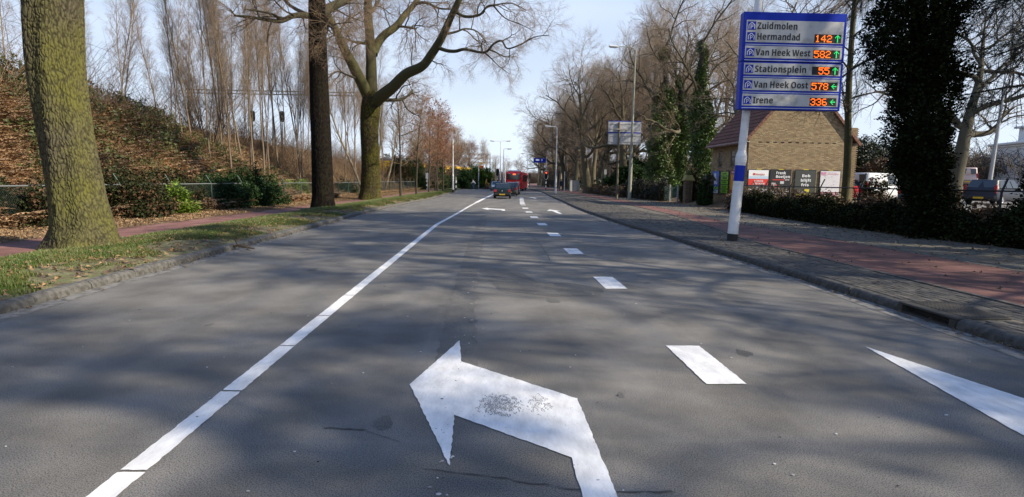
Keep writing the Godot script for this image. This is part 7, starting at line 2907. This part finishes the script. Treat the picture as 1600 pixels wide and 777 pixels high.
func street_furniture() -> void:
	parking_sign()
	# the big direction sign, seen from behind
	var o := thing("direction_board", "large grey back of a road sign with a blue stripe, behind the greenish lamp post", "sign", Vector3(10.95, .1, -48.9))
	var mb := MB.new()
	mb.rod(Vector3.ZERO, Vector3(0, 6.6, -.02), .11, .08, 12)
	built("post", mb, plain(Color(.12, .10, .065), .8), o)
	var back := tinted(ground_mat(ntex(noise(91, 0.015), [grey(.34), grey(.42), grey(.47)], [.25, .5, .75]), 2.0, null, 1.0, .5))
	mb = MB.new()
	mb.chamfer(Vector3(.52, 6.2, -.16), Vector3(2.85, .92, .06), .015)
	built("upper_panel", mb, back, o)
	mb = MB.new()
	mb.chamfer(Vector3(.52, 5.2, -.16), Vector3(2.85, .98, .06), .015)
	built("lower_panel", mb, back, o)
	mb = MB.new()
	mb.box(Vector3(.52, 5.715, -.15), Vector3(2.85, .09, .05))
	mb.box(Vector3(.52, 6.68, -.15), Vector3(2.85, .06, .05))
	built("blue_stripe", mb, M.blue, o)
	mb = MB.new()
	for y in [4.95, 5.45, 6.0, 6.45]:
		mb.box(Vector3(.52, y, -.115), Vector3(2.75, .05, .03))
	built("stiffener", mb, back, o)
	mb = MB.new()
	mb.box(Vector3(.1, 5.99, .05), Vector3(1.3, .08, .1))
	built("bracket", mb, plain(Color(.42, .40, .33), .5), o)
	for s in [["grey_cabinet", "grey switch cabinet on the footway beyond the forked oak", Vector3(11.5, .12, -79.0)], ["grey_cabinet", "small grey utility box by the wood edge near the white post", Vector3(12.9, .12, -86.0)]]:
		o = thing(s[0], s[1], "cabinet", s[2], 0, "switch cabinets")
		mb = MB.new()
		mb.chamfer(Vector3(0, .8, 0), Vector3(1.0, 1.5, .5), .03)
		built("body", mb, plain(Color(.36, .38, .36), .6), o)
		mb = MB.new()
		mb.chamfer(Vector3(0, 1.58, 0), Vector3(1.08, .08, .58), .02)
		built("lid", mb, plain(Color(.3, .31, .3), .6), o)
		for k in 2:
			mb = MB.new()
			mb.box(Vector3(-.24 + k * .48, .8, .253), Vector3(.44, 1.3, .012))
			var d := built("door", mb, plain(Color(.38, .4, .38), .6), o)
			mb = MB.new()
			mb.box(Vector3(-.05 + k * .1, .85, .265), Vector3(.025, .12, .02))
			built("handle", mb, M.black, d)
	# flagpoles and banners among the trees
	for k in 2:
		o = thing("flagpole", ["white flagpole with a pale banner right of the spreading oak", "thin white post with a small plate between oak and big sign"][k], "pole", [Vector3(14.2, .1, -80.0), Vector3(14.7, .1, -73.0)][k])
		mb = MB.new()
		var h: float = [7.0, 3.1][k]
		mb.rod(Vector3.ZERO, Vector3(.05, h, 0), .07, .045, 10)
		built("pole", mb, M.white_post, o)
		if k == 0:
			mb = MB.new()
			var pr := []
			for i in 9:
				var x := -.05 - i * .14
				var z := sin(i * .9) * .08
				if pr:
					mb.quad(Vector3(x, 4.9 - i * .07, z), Vector3(pr[0], 4.97 - i * .07, pr[1]), Vector3(pr[0], 6.57 - i * .03, pr[1]), Vector3(x, 6.54 - i * .03, z))
				pr = [x, z]
			built("banner", mb, leafy(Color(.7, .72, .78), Color(.3, .3, .3), .8), o)
		else:
			mb = MB.new()
			mb.chamfer(Vector3(.05, 2.75, .06), Vector3(.35, .6, .03), .01)
			built("plate", mb, plain(Color(.5, .52, .52), .5), o)
	o = thing("white_post", "thin white post by the wood edge left of the grey cabinet", "post", Vector3(10.9, .1, -84.0))
	mb = MB.new()
	mb.rod(Vector3.ZERO, Vector3(0, 2.9, 0), .05, .05, 8)
	built("post", mb, M.white_post, o)
	o = thing("grey_sign", "grey sign plate on a post near the far end of the fence", "sign", Vector3(-8.75, .1, -78.6))
	mb = MB.new()
	mb.rod(Vector3.ZERO, Vector3(0, 2.4, 0), .04, .04, 8)
	built("post", mb, plain(Color(.4, .42, .45), .5), o)
	mb = MB.new()
	mb.chamfer(Vector3(0, 1.95, .05), Vector3(.55, .8, .03), .01)
	built("plate", mb, plain(Color(.4, .42, .46), .5), o)
	# the broken branch lying on the left kerb
	mb = MB.new()
	mb.col = Color(.09, .06, .035)
	mb.tube(PackedVector3Array([Vector3(-.25, .06, .05), Vector3(-.05, .1, 0), Vector3(.15, .05, -.04), Vector3(.32, .03, .02)]), PackedFloat32Array([.02, .026, .022, .012]), 7, true)
	mb.tube(PackedVector3Array([Vector3(-.05, .1, 0), Vector3(-.12, .2, -.05), Vector3(-.2, .32, -.02)]), PackedFloat32Array([.016, .012, .008]), 6, true)
	mb.tube(PackedVector3Array([Vector3(.12, .05, -.03), Vector3(.2, .02, .1), Vector3(.3, .015, .18)]), PackedFloat32Array([.014, .01, .006]), 6, true)
	one("fallen_branch", mb, M.bark, "short broken branch lying on the left kerb beyond the mossy trunk", "branch", Vector3(-5.5, .0, -12.5))
# ---------------------------------------------------------------- people and bicycles in the distance
# bones: from, to, radius at each end, colour; joined smoothly and meshed as surface nets
func figure(bones: Array, cell: float) -> ArrayMesh:
	var lo := Vector3.ONE * 99
	var hi := -lo
	for b in bones:
		var r: float = maxf(b[2], b[3]) + cell * 2.5
		for q in [b[0], b[1]]:
			lo = lo.min(q - Vector3.ONE * r)
			hi = hi.max(q + Vector3.ONE * r)
	var n := Vector3i(((hi - lo) / cell).ceil()) + Vector3i.ONE
	var f := PackedFloat32Array()
	f.resize(n.x * n.y * n.z)
	f.fill(1.0)
	for b in bones:
		var a: Vector3 = b[0]
		var d: Vector3 = b[1] - b[0]
		var r: float = maxf(b[2], b[3]) + cell * 3
		var bl := Vector3i(((b[0].min(b[1]) - Vector3.ONE * r - lo) / cell).floor()).clamp(Vector3i.ZERO, n - Vector3i.ONE)
		var bh := Vector3i(((b[0].max(b[1]) + Vector3.ONE * r - lo) / cell).ceil()).clamp(Vector3i.ZERO, n - Vector3i.ONE)
		var ll := maxf(d.length_squared(), 1e-6)
		for z in range(bl.z, bh.z + 1):
			for y in range(bl.y, bh.y + 1):
				for x in range(bl.x, bh.x + 1):
					var p := lo + Vector3(x, y, z) * cell
					var u := clampf((p - a).dot(d) / ll, 0, 1)
					var s := p.distance_to(a + d * u) - lerpf(b[2], b[3], u)
					var i := x + n.x * (y + n.y * z)
					var h := clampf(.5 + .5 * (f[i] - s) / .035, 0, 1)
					f[i] = lerpf(f[i], s, h) - .035 * h * (1 - h)
	var mb := MB.new()
	var at := {}
	var st := [1, n.x, n.x * n.y]
	for z in n.z - 1:
		for y in n.y - 1:
			for x in n.x - 1:
				var i := x + n.x * (y + n.y * z)
				var neg := 0
				var sum := Vector3.ZERO
				var cnt := 0
				for c in 8:
					if f[i + (c & 1) + (n.x if c & 2 else 0) + (st[2] if c & 4 else 0)] < 0:
						neg += 1
				if neg == 0 or neg == 8:
					continue
				for e in [[0, 1], [2, 3], [4, 5], [6, 7], [0, 2], [1, 3], [4, 6], [5, 7], [0, 4], [1, 5], [2, 6], [3, 7]]:
					var c0: int = e[0]
					var c1: int = e[1]
					var v0 := f[i + (c0 & 1) + (n.x if c0 & 2 else 0) + (st[2] if c0 & 4 else 0)]
					var v1 := f[i + (c1 & 1) + (n.x if c1 & 2 else 0) + (st[2] if c1 & 4 else 0)]
					if (v0 < 0) != (v1 < 0):
						var u := v0 / (v0 - v1)
						var q0 := Vector3(c0 & 1, (c0 >> 1) & 1, c0 >> 2)
						var q1 := Vector3(c1 & 1, (c1 >> 1) & 1, c1 >> 2)
						sum += q0.lerp(q1, u)
						cnt += 1
				var p := lo + (Vector3(x, y, z) + sum / cnt) * cell
				var g := Vector3(f[i + 1] - f[i], f[i + n.x] - f[i], f[i + st[2]] - f[i]).normalized()
				var best := 9.0
				for b in bones:
					var d: Vector3 = b[1] - b[0]
					var u := clampf((p - b[0]).dot(d) / maxf(d.length_squared(), 1e-6), 0, 1)
					var s: float = p.distance_to(b[0] + d * u) - lerpf(b[2], b[3], u)
					if s < best:
						best = s
						mb.col = b[4]
				at[i] = mb.vert(p, g)
	for z in range(1, n.z - 1):
		for y in range(1, n.y - 1):
			for x in range(1, n.x - 1):
				var i := x + n.x * (y + n.y * z)
				for ax in 3:
					var s0 := f[i] < 0
					if s0 == (f[i + st[ax]] < 0):
						continue
					var u: int = st[(ax + 1) % 3]
					var w: int = st[(ax + 2) % 3]
					var q := [i - u - w, i - w, i, i - u]
					if not (at.has(q[0]) and at.has(q[1]) and at.has(q[2]) and at.has(q[3])):
						continue
					if s0:
						mb.ix.append_array(PackedInt32Array([at[q[0]], at[q[2]], at[q[1]], at[q[0]], at[q[3]], at[q[2]]]))
					else:
						mb.ix.append_array(PackedInt32Array([at[q[0]], at[q[1]], at[q[2]], at[q[0]], at[q[2]], at[q[3]]]))
	return mb.mesh()

# pose: hip height and forward lean, feet and hands relative to the ground point; facing -z
func person(label: String, at: Vector3, turn: float, coat: Color, trousers: Color, hair: Color, hip: Vector3, neck: Vector3, feet: Array, hands: Array, knees: Array) -> void:
	var o := thing("person", label, "person", at, turn, "people at the junction")
	var skin := Color(.48, .28, .2)
	var shoe := Color(.03, .025, .02)
	var b := []
	var up := (neck - hip).normalized()
	var side := Vector3.RIGHT
	b.append([hip, hip.lerp(neck, .45), .135, .125, coat])
	b.append([hip.lerp(neck, .45), hip.lerp(neck, .86), .13, .145, coat])
	b.append([hip.lerp(neck, .9) - side * .14, hip.lerp(neck, .9) + side * .14, .075, .075, coat])
	b.append([neck - up * .05, neck + up * .09, .055, .05, skin])
	var head := neck + Vector3(0, .2, -.03)
	b.append([head + Vector3(0, -.05, -.02), head + Vector3(0, .03, 0), .082, .098, skin])
	b.append([head + Vector3(0, .03, .02), head + Vector3(0, .055, .025), .1, .095, hair])
	b.append([head + Vector3(0, -.02, -.1), head + Vector3(0, -.045, -.115), .016, .02, skin])
	for s in 2:
		var q := side * (-.1 if s == 0 else .1)
		b.append([hip + q * .9, knees[s], .098, .07, trousers])
		b.append([knees[s], feet[s] + Vector3(0, .09, .03), .066, .045, trousers])
		b.append([feet[s] + Vector3(0, .05, .05), feet[s] + Vector3(0, .035, -.15), .048, .036, shoe])
		var sh := hip.lerp(neck, .9) + side * (-.2 if s == 0 else .2)
		var el: Vector3 = sh.lerp(hands[s], .5) + Vector3(0, -.06, .06)
		b.append([sh, el, .06, .048, coat])
		b.append([el, hands[s], .046, .034, coat])
		var hd: Vector3 = (hands[s] - el).normalized()
		b.append([hands[s], hands[s] + hd * .07, .032, .034, skin])
		for k in 4:
			var fo := hd.cross(Vector3.UP).normalized() * (-.024 + k * .016)
			b.append([hands[s] + hd * .08 + fo, hands[s] + hd * (.15 - absf(k - 1.4) * .012) + fo - Vector3(0, .015, 0), .011, .009, skin])
		b.append([hands[s] + hd * .03, hands[s] + hd * .07 + Vector3(.04 if s == 0 else -.04, -.01, 0), .013, .01, skin])
	part("body", figure(b, .03), M.matte, o)

func bicycle(label: String, at: Vector3, turn: float, c: Color) -> void:
	var o := thing("bicycle", label, "bicycle", at, turn, "bicycles at the junction")
	for z in [.54, -.54]:
		var mb := MB.new()
		var pts := PackedVector3Array()
		for k in 29:
			var a := TAU * k / 28
			pts.append(Vector3(0, .35 + sin(a) * .33, z + cos(a) * .33))
		var r := PackedFloat32Array()
		r.resize(29)
		r.fill(.02)
		mb.tube(pts, r, 6)
		var w := built("wheel", mb, M.rubber, o)
		mb = MB.new()
		for k in 12:
			var a := TAU * k / 12
			mb.rod(Vector3(0, .35, z), Vector3(0, .35 + sin(a) * .32, z + cos(a) * .32), .003, .003, 3, false)
		built("spokes", mb, M.chrome, w)
	var mb := MB.new()
	for l in [[Vector3(0, .35, .54), Vector3(0, .32, .08)], [Vector3(0, .32, .08), Vector3(0, .86, .24)], [Vector3(0, .82, .22), Vector3(0, .86, -.34)], [Vector3(0, .32, .08), Vector3(0, .8, -.36)], [Vector3(0, .35, .54), Vector3(0, .76, .21)], [Vector3(0, .35, -.54), Vector3(0, 1.02, -.33)]]:
		mb.rod(l[0], l[1], .018, .018, 7)
	built("frame", mb, plain(c, .4), o)
	mb = MB.new()
	mb.tube(PackedVector3Array([Vector3(-.3, 1.04, -.16), Vector3(-.24, 1.06, -.3), Vector3(0, 1.05, -.34), Vector3(.24, 1.06, -.3), Vector3(.3, 1.04, -.16)]), PackedFloat32Array([.016, .014, .014, .014, .016]), 7, true)
	built("handlebar", mb, M.black, o)
	mb = MB.new()
	mb.chamfer(Vector3(0, .93, .27), Vector3(.18, .07, .27), .03)
	built("saddle", mb, M.black, o)

func people() -> void:
	# leaning rider in a white top crossing on the left
	bicycle("bicycle ridden by the person in the white top crossing on the left", Vector3(-2.95, 0, -95.8), 1.15, Color(.05, .06, .09))
	person("person in a white top and jeans leaning over a bicycle on the left crossing", Vector3(-2.95, 0, -95.8), 1.15, Color(.72, .68, .62), Color(.10, .14, .24), Color(.07, .04, .025), Vector3(0, 1.0, .24), Vector3(0, 1.42, -.12),
		[Vector3(-.1, .12, .05), Vector3(.1, .35, .0)], [Vector3(-.28, 1.06, -.3), Vector3(.28, 1.06, -.3)], [Vector3(-.11, .58, -.1), Vector3(.11, .75, -.18)])
	bicycle("bicycle of the dark-coated rider beyond the cars", Vector3(.15, 0, -96.5), -1.2, Color(.4, .12, .02))
	person("person in a dark coat riding a bicycle beyond the light blue car", Vector3(.15, 0, -96.5), -1.2, Color(.02, .02, .03), Color(.02, .02, .025), Color(.32, .2, .1), Vector3(0, 1.0, .24), Vector3(0, 1.5, .06),
		[Vector3(-.1, .12, .05), Vector3(.1, .35, .0)], [Vector3(-.28, 1.06, -.3), Vector3(.28, 1.06, -.3)], [Vector3(-.11, .58, -.1), Vector3(.11, .75, -.18)])
	bicycle("orange-bagged bicycle beside the dark-coated rider", Vector3(-.75, 0, -97.5), -1.3, Color(.6, .28, .02))
	person("person in an ochre jacket pushing a bicycle left of the dark-coated rider", Vector3(-.75, 0, -97.2), -1.3, Color(.42, .24, .03), Color(.04, .04, .05), Color(.06, .04, .03), Vector3(0, .92, .2), Vector3(0, 1.42, .1),
		[Vector3(-.12, 0, -.12), Vector3(.12, 0, .3)], [Vector3(-.28, 1.02, -.25), Vector3(.28, 1.02, -.25)], [Vector3(-.12, .48, -.06), Vector3(.12, .48, .15)])
	for k in 2:
		person(["dark-clothed walker far down the right kerb, left of the pair", "dark-clothed walker far down the right kerb, right of the pair"][k], Vector3(7.35 + k * .8, .12, -122.0), PI * k, Color(.03, .03, .035), Color(.03, .03, .04), Color(.05, .035, .025), Vector3(0, .92, 0), Vector3(0, 1.44, -.03),
			[Vector3(-.1, 0, -.25), Vector3(.1, 0, .22)], [Vector3(-.26, .86, .1), Vector3(.26, .86, -.14)], [Vector3(-.1, .49, -.14), Vector3(.1, .48, .08)])
	person("person in dark blue walking on the red cycle path by the wood", Vector3(10.9, .12, -88.0), .3, Color(.02, .03, .07), Color(.02, .025, .05), Color(.05, .03, .02), Vector3(0, .92, 0), Vector3(0, 1.44, -.03),
		[Vector3(-.1, 0, -.25), Vector3(.1, 0, .22)], [Vector3(-.26, .86, .1), Vector3(.26, .86, -.14)], [Vector3(-.1, .49, -.14), Vector3(.1, .48, .08)])
